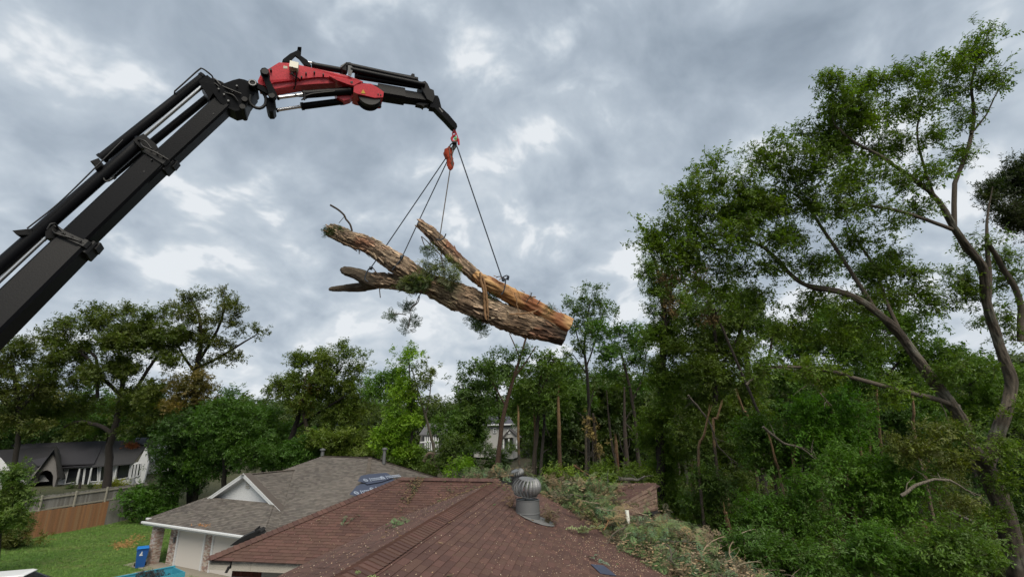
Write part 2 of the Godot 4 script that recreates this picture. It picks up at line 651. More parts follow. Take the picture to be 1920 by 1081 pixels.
func make_crane() -> void:
	var head := (bp(850, 220) - bp(0, 590))
	head.y = 0
	head = head.normalized()
	var away := Vector3.UP.cross(head)
	if away.z > 0:
		away = -away
	var foot := bp(-420, 985)
	var t := thing("knuckle_boom_crane", Vector3(foot.x - 0.4, land(foot.x, foot.z), foot.z), "black and red folding knuckle boom crane reaching in from the left", "crane")
	# first boom, three sections that slide into each other
	var secs := [[[-420, 985], [136, 446], 0.43, 0.40], [[100, 476], [296, 289], 0.365, 0.34], [[262, 330], [418, 187], 0.305, 0.29]]
	for k in 3:
		var q: Array = secs[k]
		var a = bp(q[0][0], q[0][1]) + away * q[3] * 0.5
		var b = bp(q[1][0], q[1][1]) + away * q[3] * 0.5
		var s := Shape.new()
		s.bar(a, b, q[3], q[2], away, Color.WHITE, 0.10)
		var sec := build("boom_section", s, M.black, t)
		# studs and a weld seam on the side
		for e in ([[60, 545], [108, 492]] if k == 0 else [[180, 420], [270, 322], [284, 300]] if k == 1 else [[340, 275], [400, 214]]):
			var p := bp(e[0], e[1], -0.01)
			var st := Shape.new()
			st.rod(p, p - away * 0.02, 0.014, 8)
			build("stud", st, M.black_dull, sec)
		# collar and wear pads at the mouth of the section
		if k < 2:
			var d = (b - a).normalized()
			var up := away.cross(d).normalized()
			if up.y < 0:
				up = -up
			var cs := Shape.new()
			cs.bar(b - d * 0.10, b + d * 0.02, q[3] + 0.06, q[2] + 0.05, away, Color.WHITE, 0.08)
			var low = b - up * (q[2] * 0.5 + 0.02)
			cs.bar(low - d * 0.16, low + d * 0.07, q[3] * 0.8, 0.08, away, Color.WHITE, 0.3)
			cs.bar(low - up * 0.05 - d * 0.02, low - up * 0.04 + d * 0.11, q[3] * 0.5, 0.04, away)
			for e in [-0.3, 0.0, 0.3]:
				var p = b + up * q[2] * e - away * (q[3] * 0.5 + 0.03)
				cs.rod(p, p - away * 0.035, 0.02, 8)
			build("boom_collar", cs, M.black_dull, t)
			hose_part("hydraulic_hose", M.hose, t, [b + up * 0.30 - away * 0.20, b + up * 0.20 - away * 0.26 - d * 0.05, b - away * 0.25 - d * 0.02, b - up * 0.2 - away * 0.22], 0.014)
			hose_part("hydraulic_hose", M.hose, t, [b + up * 0.33 - away * 0.1 - d * 0.1, b + up * 0.36 - away * 0.2 + d * 0.02, b + up * 0.24 - away * 0.24 + d * 0.05, b + up * 0.1 - away * 0.24], 0.013)
	# the extension cylinders that lie over the boom
	var cyl := func(called: String, a: Vector3, b: Vector3, r: float, m: Material) -> MeshInstance3D:
		var s := Shape.new()
		var d := (b - a).normalized()
		s.rod(a, b, r, 18)
		for e in [a, b - d * 0.05]:
			s.rod(e, e + d * 0.05, r * 1.14, 18)
		return build(called, s, m, t)
	cyl.call("extension_cylinder", bp(-60, 550, 0.2), bp(266, 264, 0.2), 0.098, M.black)
	cyl.call("extension_cylinder", bp(189, 298, 0.3), bp(383, 143, 0.3), 0.080, M.black)
	cyl.call("extension_cylinder", bp(206, 331, 0.45), bp(392, 180, 0.45), 0.066, M.black)
	cyl.call("piston_rod", bp(262, 261, 0.16), bp(388, 154, 0.16), 0.034, M.chrome)
	cyl.call("piston_rod", bp(-40, 562, 0.12), bp(84, 446, 0.12), 0.03, M.chrome)
	var s := Shape.new()
	for e in [[[22, 432], [58, 428], [60, 440], [30, 440]], [[168, 302], [184, 296], [190, 310], [178, 318], [176, 306]], [[248, 262], [268, 250], [292, 270], [300, 286], [286, 284], [262, 276]], [[84, 428], [102, 418], [112, 430], [100, 446], [84, 446]]]:
		s = Shape.new()
		s.slab(e.map(func(p): return bp(p[0], p[1], 0.08)), away * 0.22)
		build("cylinder_bracket", s, M.black_dull, t)
	hose_part("guard_rail", M.black_dull, t, [bp(327, 171, 0.2), bp(345, 155, 0.2), bp(372, 131, 0.2), bp(380, 129, 0.2), bp(397, 142, 0.2), bp(399, 150, 0.25)], 0.014)
	hose_part("guard_rail", M.black_dull, t, [bp(327, 171, 0.5), bp(345, 155, 0.5), bp(372, 131, 0.5), bp(380, 129, 0.5), bp(397, 142, 0.5)], 0.014)
	hose_part("guard_rail", M.black_dull, t, [bp(327, 171, 0.2), bp(326, 178, 0.35), bp(327, 171, 0.5)], 0.012)
	hose_part("hydraulic_hose", M.hose, t, [bp(50, 428, 0.05), bp(110, 380, 0.05), bp(176, 316, 0.05), bp(230, 262, 0.1)], 0.011)
	hose_part("hydraulic_hose", M.hose, t, [bp(88, 430, 0.0), bp(94, 420, 0.0), bp(102, 418, 0.0), bp(108, 428, 0.05)], 0.014)
	hose_part("hydraulic_hose", M.hose, t, [bp(193, 333, 0.1), bp(198, 340, 0.05), bp(208, 336, 0.1), bp(214, 331, 0.1)], 0.016)
	hose_part("hydraulic_hose", M.hose, t, [bp(388, 150, 0.1), bp(402, 148, 0.05), bp(414, 160, 0.0), bp(432, 168, -0.05), bp(452, 176, -0.05)], 0.016)
	hose_part("hydraulic_hose", M.hose, t, [bp(388, 158, 0.1), bp(404, 157, 0.05), bp(418, 172, 0.0), bp(436, 178, -0.05), bp(446, 190, -0.05)], 0.016)
	hose_part("hydraulic_hose", M.hose, t, [bp(392, 150, 0.2), bp(410, 152, 0.15), bp(426, 160, 0.1), bp(444, 160, 0.1)], 0.016)
	# head of the first boom and the knuckle
	s = Shape.new()
	s.slab([[372, 152], [388, 140], [400, 150], [414, 152], [424, 164], [412, 178], [398, 176], [392, 186]].map(func(p): return bp(p[0], p[1], 0.05)), away * 0.34)
	s.slab([[398, 172], [414, 158], [436, 150], [448, 147], [458, 149], [476, 156], [480, 172], [466, 190], [460, 204], [440, 208], [424, 200], [412, 192]].map(func(p): return bp(p[0], p[1], -0.02)), away * 0.32)
	for e in [[458, 185], [454, 199]]:
		var p := bp(e[0], e[1], -0.05)
		s.rod(p, p + away * 0.40, 0.05, 12)
	var kn := build("knuckle_head", s, M.black, t)
	s = Shape.new()
	for e in [[428, 190, 0.02], [436, 172, 0.018], [420, 178, 0.016], [444, 162, 0.016], [410, 168, 0.014]]:
		var p := bp(e[0], e[1], -0.03)
		s = Shape.new()
		s.rod(p + away * 0.02, p - away * 0.03, e[2], 8)
		build("bolt", s, M.galv_dull, kn)
	s = Shape.new()
	for r in [0.0, 0.22]:
		s.slab(zp([[112, 392], [128, 370], [152, 372], [175, 395], [300, 470], [322, 500], [312, 528], [288, 526], [255, 480], [160, 430], [120, 415]], -0.08 + r), away * 0.06)
	for e in [[473, 155, 0.075], [509, 178, 0.055]]:
		var p := bp(e[0], e[1], -0.13)
		s.rod(p, p + away * 0.44, e[2], 20)
	var link := build("link_arm", s, M.black, t)
	s = Shape.new()
	var pin := bp(473, 155, -0.14)
	s.lathe(pin, Basis(head, -away, head.cross(-away)), [[0.048, 0.0], [0.048, 0.012], [0.062, 0.012], [0.062, 0.0]], 24)
	build("pin", s, M.galv, link)
	s = Shape.new()
	for r in [0.0, 0.30]:
		s.slab(zp([[196, 300], [210, 280], [235, 276], [262, 292], [272, 330], [272, 372], [330, 490], [322, 516], [296, 524], [270, 500], [245, 420], [222, 360], [200, 325]], -0.12 + r), away * 0.05)
	var p0 := bp(440 + 235 / 4.159, 60 + 305 / 4.159, -0.18)
	s.rod(p0, p0 + away * 0.45, 0.06, 20)
	build("link_arm", s, M.black, t)
	s = Shape.new()
	s.slab(zp([[232, 500], [285, 520], [310, 560], [318, 596], [300, 618], [268, 618], [250, 598], [240, 560]], -0.02), away * 0.26)
	build("knuckle_lever", s, M.black, t)
	s = Shape.new()
	for e in [-0.02, 0.1, 0.2]:
		hose_part("hydraulic_hose", M.hose, t, [bp(470, 178, e), bp(468, 190, e), bp(474, 199, e), bp(486, 203, e), bp(496, 197, e), bp(498, 184, e), bp(492, 172, e)], 0.03, 8)
	# second boom: red body
	s = Shape.new()
	s.slab(zp([[178, 380], [205, 322], [345, 236], [445, 244], [600, 278], [880, 338], [1000, 385], [975, 405], [800, 352], [640, 350], [490, 372], [300, 392], [240, 420], [185, 405]]), away * 0.30)
	var lowr := zp([[300, 390], [490, 370], [640, 348], [800, 352], [930, 410], [890, 412], [800, 396], [640, 402], [490, 414], [312, 442], [250, 424]], 0.04)
	s.slab(lowr, away * 0.22)
	s.slab(zp([[735, 342], [800, 350], [892, 368], [985, 384], [928, 416], [888, 408], [800, 376]], -0.06), away * 0.42)
	var body := build("red_arm", s, M.red, t)
	s = Shape.new()
	s.slab(zp([[992, 400], [1060, 402], [1112, 430], [1162, 466], [1156, 508], [1090, 512], [1010, 492], [950, 478], [925, 466], [930, 414]], -0.05), away * 0.40)
	build("arm_mouth", s, M.red, t)
	s = Shape.new()
	s.slab(zp([[984, 476], [1000, 446], [1020, 480]], -0.056), away * 0.004)
	build("warning_sign", s, M.yellow, body)
	s = Shape.new()
	for e in [[378, 262, 410, 284]]:
		s.slab(zp([[e[0], e[1]], [e[2], e[1] + 4], [e[2], e[3]], [e[0], e[3] - 2]], -0.006), away * 0.004)
	build("nameplate", s, M.white_box, body)
	s = Shape.new()
	for e in [[280, 292, 0.02], [555, 320, 0.016], [620, 312, 0.016], [690, 330, 0.016], [520, 350, 0.016], [910, 390, 0.03], [1118, 486, 0.014], [1138, 490, 0.014]]:
		var p: Vector3 = zp([[e[0], e[1]]], -0.05)[0]
		s = Shape.new()
		s.rod(p + away * 0.07, p - away * 0.015, e[2], 10)
		build("bolt", s, M.black_dull, body)
	s = Shape.new()
	s.box(bp(551, 125, -0.08), Vector3(0.155, 0.135, 0.14), Basis(head, Vector3.UP, head.cross(Vector3.UP)))
	var cb := build("control_box", s, M.white_box, t)
	s = Shape.new()
	s.rod(bp(548, 126, -0.15), bp(548, 126, -0.165), 0.012, 8)
	hose(s, [bp(545, 134, -0.08), bp(550, 141, -0.1), bp(558, 146, -0.03), bp(562, 150, 0.02)], 0.013)
	hose(s, [bp(550, 134, -0.08), bp(546, 139, -0.1), bp(543, 138, -0.06)], 0.012)
	hose(s, [bp(553, 134, -0.05), bp(556, 139, -0.08), bp(553, 160, 0.05), bp(551, 167, 0.1)], 0.014)
	build("cable", s, M.hose, cb)
	# tail frame over the red body
	s = Shape.new()
	for r in [0.0, 0.24]:
		s.slab(zp([[368, 232], [374, 212], [430, 168], [486, 142], [490, 114], [520, 116], [514, 182], [560, 214], [596, 258], [592, 272], [540, 252], [500, 202], [470, 180], [444, 206], [440, 232]], 0.02 + r), away * 0.05)
	s.rod(bp(440 + 505 / 4.159, 60 + 128 / 4.159, 0.0), bp(440 + 505 / 4.159, 60 + 128 / 4.159, 0.34), 0.03, 12)
	build("tail_frame", s, M.black, t)
	# extension tubes in front of the red body
	s = Shape.new()
	var a0 := bp(440 + 900 / 4.159, 60 + 405 / 4.159) + away * 0.16
	var a1 := bp(440 + 1535 / 4.159, 60 + 505 / 4.159) + away * 0.14
	s.bar(a0, a1, 0.26, 0.27, away, Color.WHITE, 0.16, 0.23, 0.22)
	build("inner_boom", s, M.black, t)
	s = Shape.new()
	s.bar(bp(440 + 1120 / 4.159, 60 + 432 / 4.159, -0.02) + away * 0.16, bp(440 + 1330 / 4.159, 60 + 470 / 4.159, -0.02) + away * 0.15, 0.31, 0.29, away, Color.WHITE, 0.16)
	build("inner_boom", s, M.black, t)
	for e in [[[885, 262], [1425, 378], 0.062, 0.02], [[900, 292], [1480, 412], 0.055, -0.02], [[935, 345], [1500, 436], 0.055, 0.04], [[600, 258], [870, 306], 0.062, 0.12], [[900, 268], [1400, 362], 0.05, 0.25]]:
		var pp := zp([e[0], e[1]], e[3])
		cyl.call("extension_cylinder", pp[0], pp[1], e[2], M.black)
	cyl.call("piston_rod", bp(440 + 560 / 4.159, 60 + 232 / 4.159, 0.2), bp(440 + 840 / 4.159, 60 + 288 / 4.159, 0.2), 0.018, M.chrome)
	s = Shape.new()
	s.slab(zp([[824, 262], [870, 234], [888, 236], [884, 250], [868, 262], [870, 300], [840, 290]], -0.04), away * 0.3)
	build("end_bracket", s, M.black_dull, t)
	s = Shape.new()
	s.slab(zp([[1366, 346], [1382, 322], [1402, 326], [1404, 346], [1440, 384], [1400, 376]], 0.0), away * 0.22)
	build("end_bracket", s, M.black_dull, t)
	s = Shape.new()
	s.slab(zp([[1440, 392], [1485, 380], [1506, 404], [1522, 440], [1552, 452], [1560, 500], [1545, 545], [1500, 520], [1460, 440]], -0.03), away * 0.3)
	build("end_bracket", s, M.black_dull, t)
	s = Shape.new()
	s.slab(zp([[882, 256], [912, 264], [918, 300], [908, 338], [884, 332]], -0.075), away * 0.02)
	s.slab(zp([[824, 264], [872, 232], [860, 248], [828, 276]], -0.06), away * 0.05)
	build("cylinder_clamp", s, M.lead, t)
	# lower pair of cylinders that fold the arm
	for e in [[[530, 458], [905, 430], 0.078, [325, 483], 0.034, -0.05], [[516, 552], [840, 512], 0.068, [318, 582], 0.032, 0.1]]:
		var q := zp([e[0], e[1], e[3]], e[5])
		cyl.call("fold_cylinder", q[0] + away * 0.12, q[1] + away * 0.12, e[2], M.black)
		cyl.call("piston_rod", q[2] + away * 0.12, q[0] + away * 0.12, e[4], M.chrome)
		s = Shape.new()
		s.rod(q[2] + away * 0.12, q[2].lerp(q[0], 0.07) + away * 0.12, e[4] * 1.35, 12)
		build("rod_end", s, M.black, t)
	hose_part("hydraulic_hose", M.hose, t, zp([[470, 486], [500, 502], [540, 500], [600, 482], [700, 470], [780, 462]], -0.02), 0.014)
	hose_part("hydraulic_hose", M.hose, t, zp([[520, 530], [560, 500], [620, 495], [740, 490], [800, 480]], 0.05), 0.014)
	hose_part("hydraulic_hose", M.hose, t, zp([[540, 470], [545, 500], [540, 530]], -0.06), 0.02)
	s = Shape.new()
	s.slab(zp([[780, 470], [930, 430], [950, 480], [900, 520], [850, 535], [800, 510]], 0.08), away * 0.16)
	build("cylinder_seat", s, M.red, t)
	# hose drum under the arm
	s = Shape.new()
	var dc := bp(440 + 1050 / 4.159, 60 + 488 / 4.159, 0.0)
	s.lathe(dc, Basis(head, away, head.cross(away)), [[0.0, 0.0], [0.235, 0.0], [0.24, 0.02], [0.20, 0.03], [0.20, 0.20], [0.24, 0.21], [0.235, 0.23], [0.0, 0.23]], 36)
	build("hose_drum", s, M.black_dull, t)
	s = Shape.new()
	s.slab(zp([[1096, 510], [1130, 508], [1144, 580], [1098, 572]], 0.05), away * 0.05)
	build("hose_guide", s, M.black_dull, t)
	s = Shape.new()
	s.slab(zp([[1412, 560], [1440, 548], [1520, 552], [1508, 566], [1480, 570], [1474, 584], [1460, 572]], 0.05), away * 0.12)
	build("hose_guide", s, M.black_dull, t)
	# jib
	s = Shape.new()
	s.slab(zp([[1522, 582], [1532, 545], [1560, 492], [1584, 496], [1596, 520], [1612, 588], [1668, 640], [1732, 716], [1736, 738], [1718, 748], [1700, 738], [1640, 672], [1590, 622], [1560, 590]], 0.0), away * 0.16)
	var jib := build("jib", s, M.black, t)
	s = Shape.new()
	s.slab(zp([[1590, 592], [1600, 590], [1626, 620], [1618, 626]], -0.006), away * 0.004)
	build("nameplate", s, M.lead, jib)
	# column and base out of the picture to the left
	s = Shape.new()
	var top := foot + away * 0.2
	var g := t.position
	s.bar(Vector3(g.x, g.y + 1.0, g.z), Vector3(g.x, top.y + 0.1, g.z), 0.55, 0.55, Vector3.RIGHT, Color.WHITE, 0.2)
	s.bar(Vector3(g.x, g.y, g.z), Vector3(g.x, g.y + 1.0, g.z), 2.2, 1.4, Vector3.RIGHT, Color.WHITE, 0.1)
	build("slewing_column", s, M.black, t)
	make_hook(away)


func make_hook(away: Vector3) -> void:
	var z := boom_z(856)
	var a := pt(853, 238, z) + away * 0.08
	var t := thing("lifting_hook", a, "red swivel lifting hook hanging from the tip of the black jib", "hook")
	var at := func(px: float, py: float) -> Vector3: return pt(px, py, z) + away * 0.08
	var s := Shape.new()
	s.rod(at.call(853, 236), at.call(853, 246), 0.022, 10)
	hose(s, [at.call(851, 243), at.call(850, 248), at.call(853, 252), at.call(856, 248), at.call(855, 243)], 0.014)
	build("shackle", s, M.red, t)
	s = Shape.new()
	hose(s, [at.call(855, 250), at.call(851, 252), at.call(848.5, 256), at.call(850, 260.5), at.call(854, 262.5), at.call(858, 260), at.call(858.5, 256)], 0.03, 9)
	build("hook_body", s, M.red, t)
	s = Shape.new()
	s.box(at.call(856, 255.5), Vector3(0.06, 0.05, 0.05))
	s.box(at.call(857, 259), Vector3(0.05, 0.04, 0.05))
	build("safety_latch", s, M.green_paint, t)
	s = Shape.new()
	hose(s, [at.call(855, 240), at.call(858, 248), at.call(861, 257)], 0.012)
	s.rod(at.call(861, 257), at.call(862, 268), 0.026, 8)
	build("pull_cord", s, M.red, t)
	s = Shape.new()
	s.rod(at.call(850, 264), at.call(858, 264), 0.045, 10)
	hose(s, [at.call(851, 264), at.call(846, 268), at.call(845, 273), at.call(848, 274), at.call(852, 268)], 0.016)
	hose(s, [at.call(854, 264), at.call(852, 270), at.call(848, 276)], 0.016)
	hose(s, [at.call(856, 264), at.call(856, 272), at.call(852, 278)], 0.016)
	build("ring", s, M.black_dull, t)
	# the orange bag
	var bag := thing("rope_bag", at.call(844, 300), "orange rope bag hanging among the slings under the crane hook", "bag")
	s = Shape.new()
	var pr := [[0.02, 845, 272], [0.075, 843, 277], [0.10, 842, 284], [0.085, 843, 290], [0.07, 845, 294], [0.085, 846, 300], [0.08, 846, 307], [0.055, 846, 313], [0.02, 846, 316]]
	var ps := []
	var rs := []
	for e in pr:
		ps.push_back(at.call(e[1], e[2]))
		rs.push_back(e[0])
	var pth := smooth_path(ps, rs, 0.02)
	s.tube(pth[0], pth[1], 14)
	for k in s.v.size():
		s.v[k] += s.n[k] * noise.get_noise_3dv(s.v[k] * 22.0) * 0.035
	build("bag_body", s, M.orange_bag, bag)
	s = Shape.new()
	for e in [[841, 274, 848, 312], [848, 276, 849, 310]]:
		var q: Vector3 = at.call(e[0], e[1]) - away * 0.09
		hose(s, [q, at.call((e[0] + e[2]) * 0.5 - 1, (e[1] + e[3]) * 0.5) - away * 0.10, at.call(e[2], e[3]) - away * 0.08], 0.009)
	build("strap", s, M.rope_pale, bag)
	# slings
	var hookp: Vector3 = at.call(855, 266)
	var lz := 10.9
	var ropes := [
		[[[855, 266, z], [849, 276, z], [722, 463, lz + 0.35], [697, 499, lz + 0.1], [690, 505, lz - 0.02]], 0.0125, M.rope_dark, "dark sling rope running left to the forked stub of the log"],
		[[[855, 266, z], [850, 278, z], [787, 410, lz + 0.3], [754, 481, lz - 0.25]], 0.0125, M.rope_dark, "dark sling rope passing behind the sawn limb to the lower trunk"],
		[[[856, 267, z], [850, 285, z], [826, 434, lz - 0.1], [824, 444, lz - 0.16]], 0.012, M.rope_pale, "pale sling rope tied round the sawn upper limb"],
		[[[856, 266, z], [860, 275, z], [941, 521, lz - 0.2], [942, 527, lz - 0.2]], 0.0145, M.rope_dark, "thick dark sling rope running right to the torn split wood"],
	]
	for e in ropes:
		var q: Array = e[0].map(func(p): return pt(p[0], p[1], p[2]) + (away * 0.08 if p[2] == z else Vector3.ZERO))
		var rp := Shape.new()
		rp.tube(q, q.map(func(_p): return e[1]), 7)
		tag(build("sling_rope", rp, e[2]), e[3], "rope", "slings between crane hook and log")


# ------------------------------------------------------------ the hoisted log
func bark_tube(s: Shape, ps: Array, z: float, sides: int, step: float, amp: float, tone: Callable, cut0 := true, cut1 := true, sd := 0.0) -> void:
	var path := smooth_path(ps.map(func(e): return pt(e[0], e[1], z + (e[3] if e.size() > 3 else 0.0))), ps.map(func(e): return e[2] * z / FOCAL), step)
	var pp: Array = path[0]
	var rr: Array = path[1]
	var m := pp.size()
	var grid := []
	var run := 0.0
	var x := Vector3.ZERO
	var deep := []
	for q in m:
		var e: Vector3 = (pp[mini(q + 1, m - 1)] - pp[maxi(q - 1, 0)]).normalized()
		if q == 0:
			x = e.cross(Vector3(0, 0, 1)).normalized()
		x = (x - e * x.dot(e)).normalized()
		var y := e.cross(x)
		if q > 0:
			run += pp[q].distance_to(pp[q - 1])
		for k in sides + 1:
			var an := TAU * (k % sides) / sides
			var r: float = rr[q]
			var cx := cos(an) * r
			var cy := sin(an) * r
			var tw := noise.get_noise_3d(cx * 3.0 + sd, cy * 3.0, run * 0.8 + sd) * 0.35
			var f1 := noise.get_noise_3d((cx + tw * 0.15) * 24.0 + sd, (cy + tw * 0.1) * 24.0, run * 2.6)
			var f2 := noise.get_noise_3d(cx * 52.0, cy * 52.0 + sd, run * 11.0)
			var lump := noise.get_noise_3d(cx * 2.5, cy * 2.5 + sd * 2.0, run * 2.6 + 9.0)
			var fur := clampf(1.0 - absf(f1) * 3.4, 0.0, 1.0)
			var d := amp * (f1 * 0.5 + f2 * 0.35 - fur * 0.9) + lump * r * 0.22
			grid.push_back(pp[q] + (x * cos(an) + y * sin(an)) * (r + d))
			deep.push_back([fur, f2, lump, an, run])
	var k0 := s.v.size()
	var w := sides + 1
	for q in m:
		for k in w:
			var g: Vector3 = grid[q * w + k]
			var du: Vector3 = grid[q * w + (k + 1) % sides] - grid[q * w + (k - 1 + sides) % sides]
			var dv: Vector3 = grid[mini(q + 1, m - 1) * w + k] - grid[maxi(q - 1, 0) * w + k]
			s.v.push_back(g)
			s.n.push_back(du.cross(dv).normalized())
			var e: Array = deep[q * w + k]
			s.c.push_back(tone.call(e[0], e[1], e[2], e[3], e[4] / maxf(run, 0.01), g))
			s.t.push_back(Vector2(float(k) / sides, e[4]))
	for q in m - 1:
		for k in sides:
			var a := k0 + q * w + k
			for e in [a, a + w, a + 1, a + 1, a + w, a + w + 1]:
				s.i.push_back(e)
	for q in ([0] if cut0 else []) + ([m - 1] if cut1 else []):
		var dir: Vector3 = (pp[0] - pp[1]).normalized() if q == 0 else (pp[m - 1] - pp[m - 2]).normalized()
		var k := s.v.size()
		s.v.push_back(pp[q])
		s.n.push_back(dir)
		s.c.push_back(Color(0.30, 0.18, 0.09))
		s.t.push_back(Vector2.ZERO)
		for e in w:
			s.v.push_back(grid[q * w + e])
			s.n.push_back(dir)
			s.c.push_back(Color(0.22, 0.13, 0.07) if e % 3 else Color(0.30, 0.19, 0.10))
			s.t.push_back(Vector2(e * 0.1, 0.1))
		for e in sides:
			for f in ([k, k + 1 + e, k + 2 + e] if q == 0 else [k, k + 2 + e, k + 1 + e]):
				s.i.push_back(f)


func bark_tone(fur: float, fine: float, lump: float, an: float, along: float, g: Vector3) -> Color:
	var base := Color(0.48, 0.365, 0.255).lerp(Color(0.34, 0.235, 0.15), clampf(lump * 1.5 + 0.5, 0, 1))
	var red := smoothstep(0.16, 0.42, noise.get_noise_3dv(g * 2.3 + Vector3(5, 0, 0)))
	base = base.lerp(Color(0.26, 0.095, 0.048), red * 0.7)
	base = base.lerp(Color(0.15, 0.15, 0.07), smoothstep(0.25, 0.5, noise.get_noise_3dv(g * 1.7 + Vector3(0, 40, 0))) * 0.5)
	return base.lerp(Color(0.055, 0.037, 0.025), fur * 0.92) * (1.0 + fine * 0.5)


func butt_shade_tone(fur: float, fine: float, lump: float, an: float, along: float, g: Vector3) -> Color:
	return bark_tone(fur, fine, lump, an, along, g).lerp(Color(0.035, 0.026, 0.02), 0.85 * smoothstep(0.17, 0.03, along + noise.get_noise_3dv(g * 4.0) * 0.09))  # bark darkens towards the butt: painted shade of the hollow under the split


func grey_bark_tone(fur: float, fine: float, lump: float, an: float, along: float, g: Vector3) -> Color:
	return Color(0.19, 0.15, 0.105).lerp(Color(0.045, 0.034, 0.024), fur * 0.7) * (1.0 + fine * 0.5)


func wood_tone(fur: float, fine: float, lump: float, an: float, along: float, g: Vector3) -> Color:
	var base := Color(0.52, 0.26, 0.085).lerp(Color(0.66, 0.41, 0.18), clampf(lump * 2.0 + 0.4, 0, 1))
	base = base.lerp(Color(0.30, 0.11, 0.04), smoothstep(0.1, 0.45, noise.get_noise_3dv(g * 3.1)))
	return base.lerp(Color(0.17, 0.07, 0.03), fur * 0.65) * (1.0 + fine * 0.35)


var flake_x := []
var flake_c := PackedColorArray()


func flakes(s: Shape, axis: Vector3, count: int) -> void:
	for k in count:
		var at := rng.randi_range(0, s.v.size() - 1)
		var nn := s.n[at]
		var col := s.c[at]
		if col.r < 0.12 or absf(nn.dot(axis)) > 0.7:
			continue
		var y := (axis - nn * axis.dot(nn)).normalized()
		var b := Basis(y.cross(nn), y, nn) * Basis.from_euler(Vector3(rng.randfn() * 0.16, rng.randfn() * 0.2, rng.randfn() * 0.18))
		flake_x.push_back(Transform3D(b * Basis.from_scale(Vector3(rng.randf_range(0.4, 1.0), rng.randf_range(0.4, 1.4), rng.randf_range(0.5, 1.0))), s.v[at] + nn * rng.randf_range(-0.006, 0.006)))
		flake_c.push_back(vary(col * rng.randf_range(0.75, 1.25), 0.15))


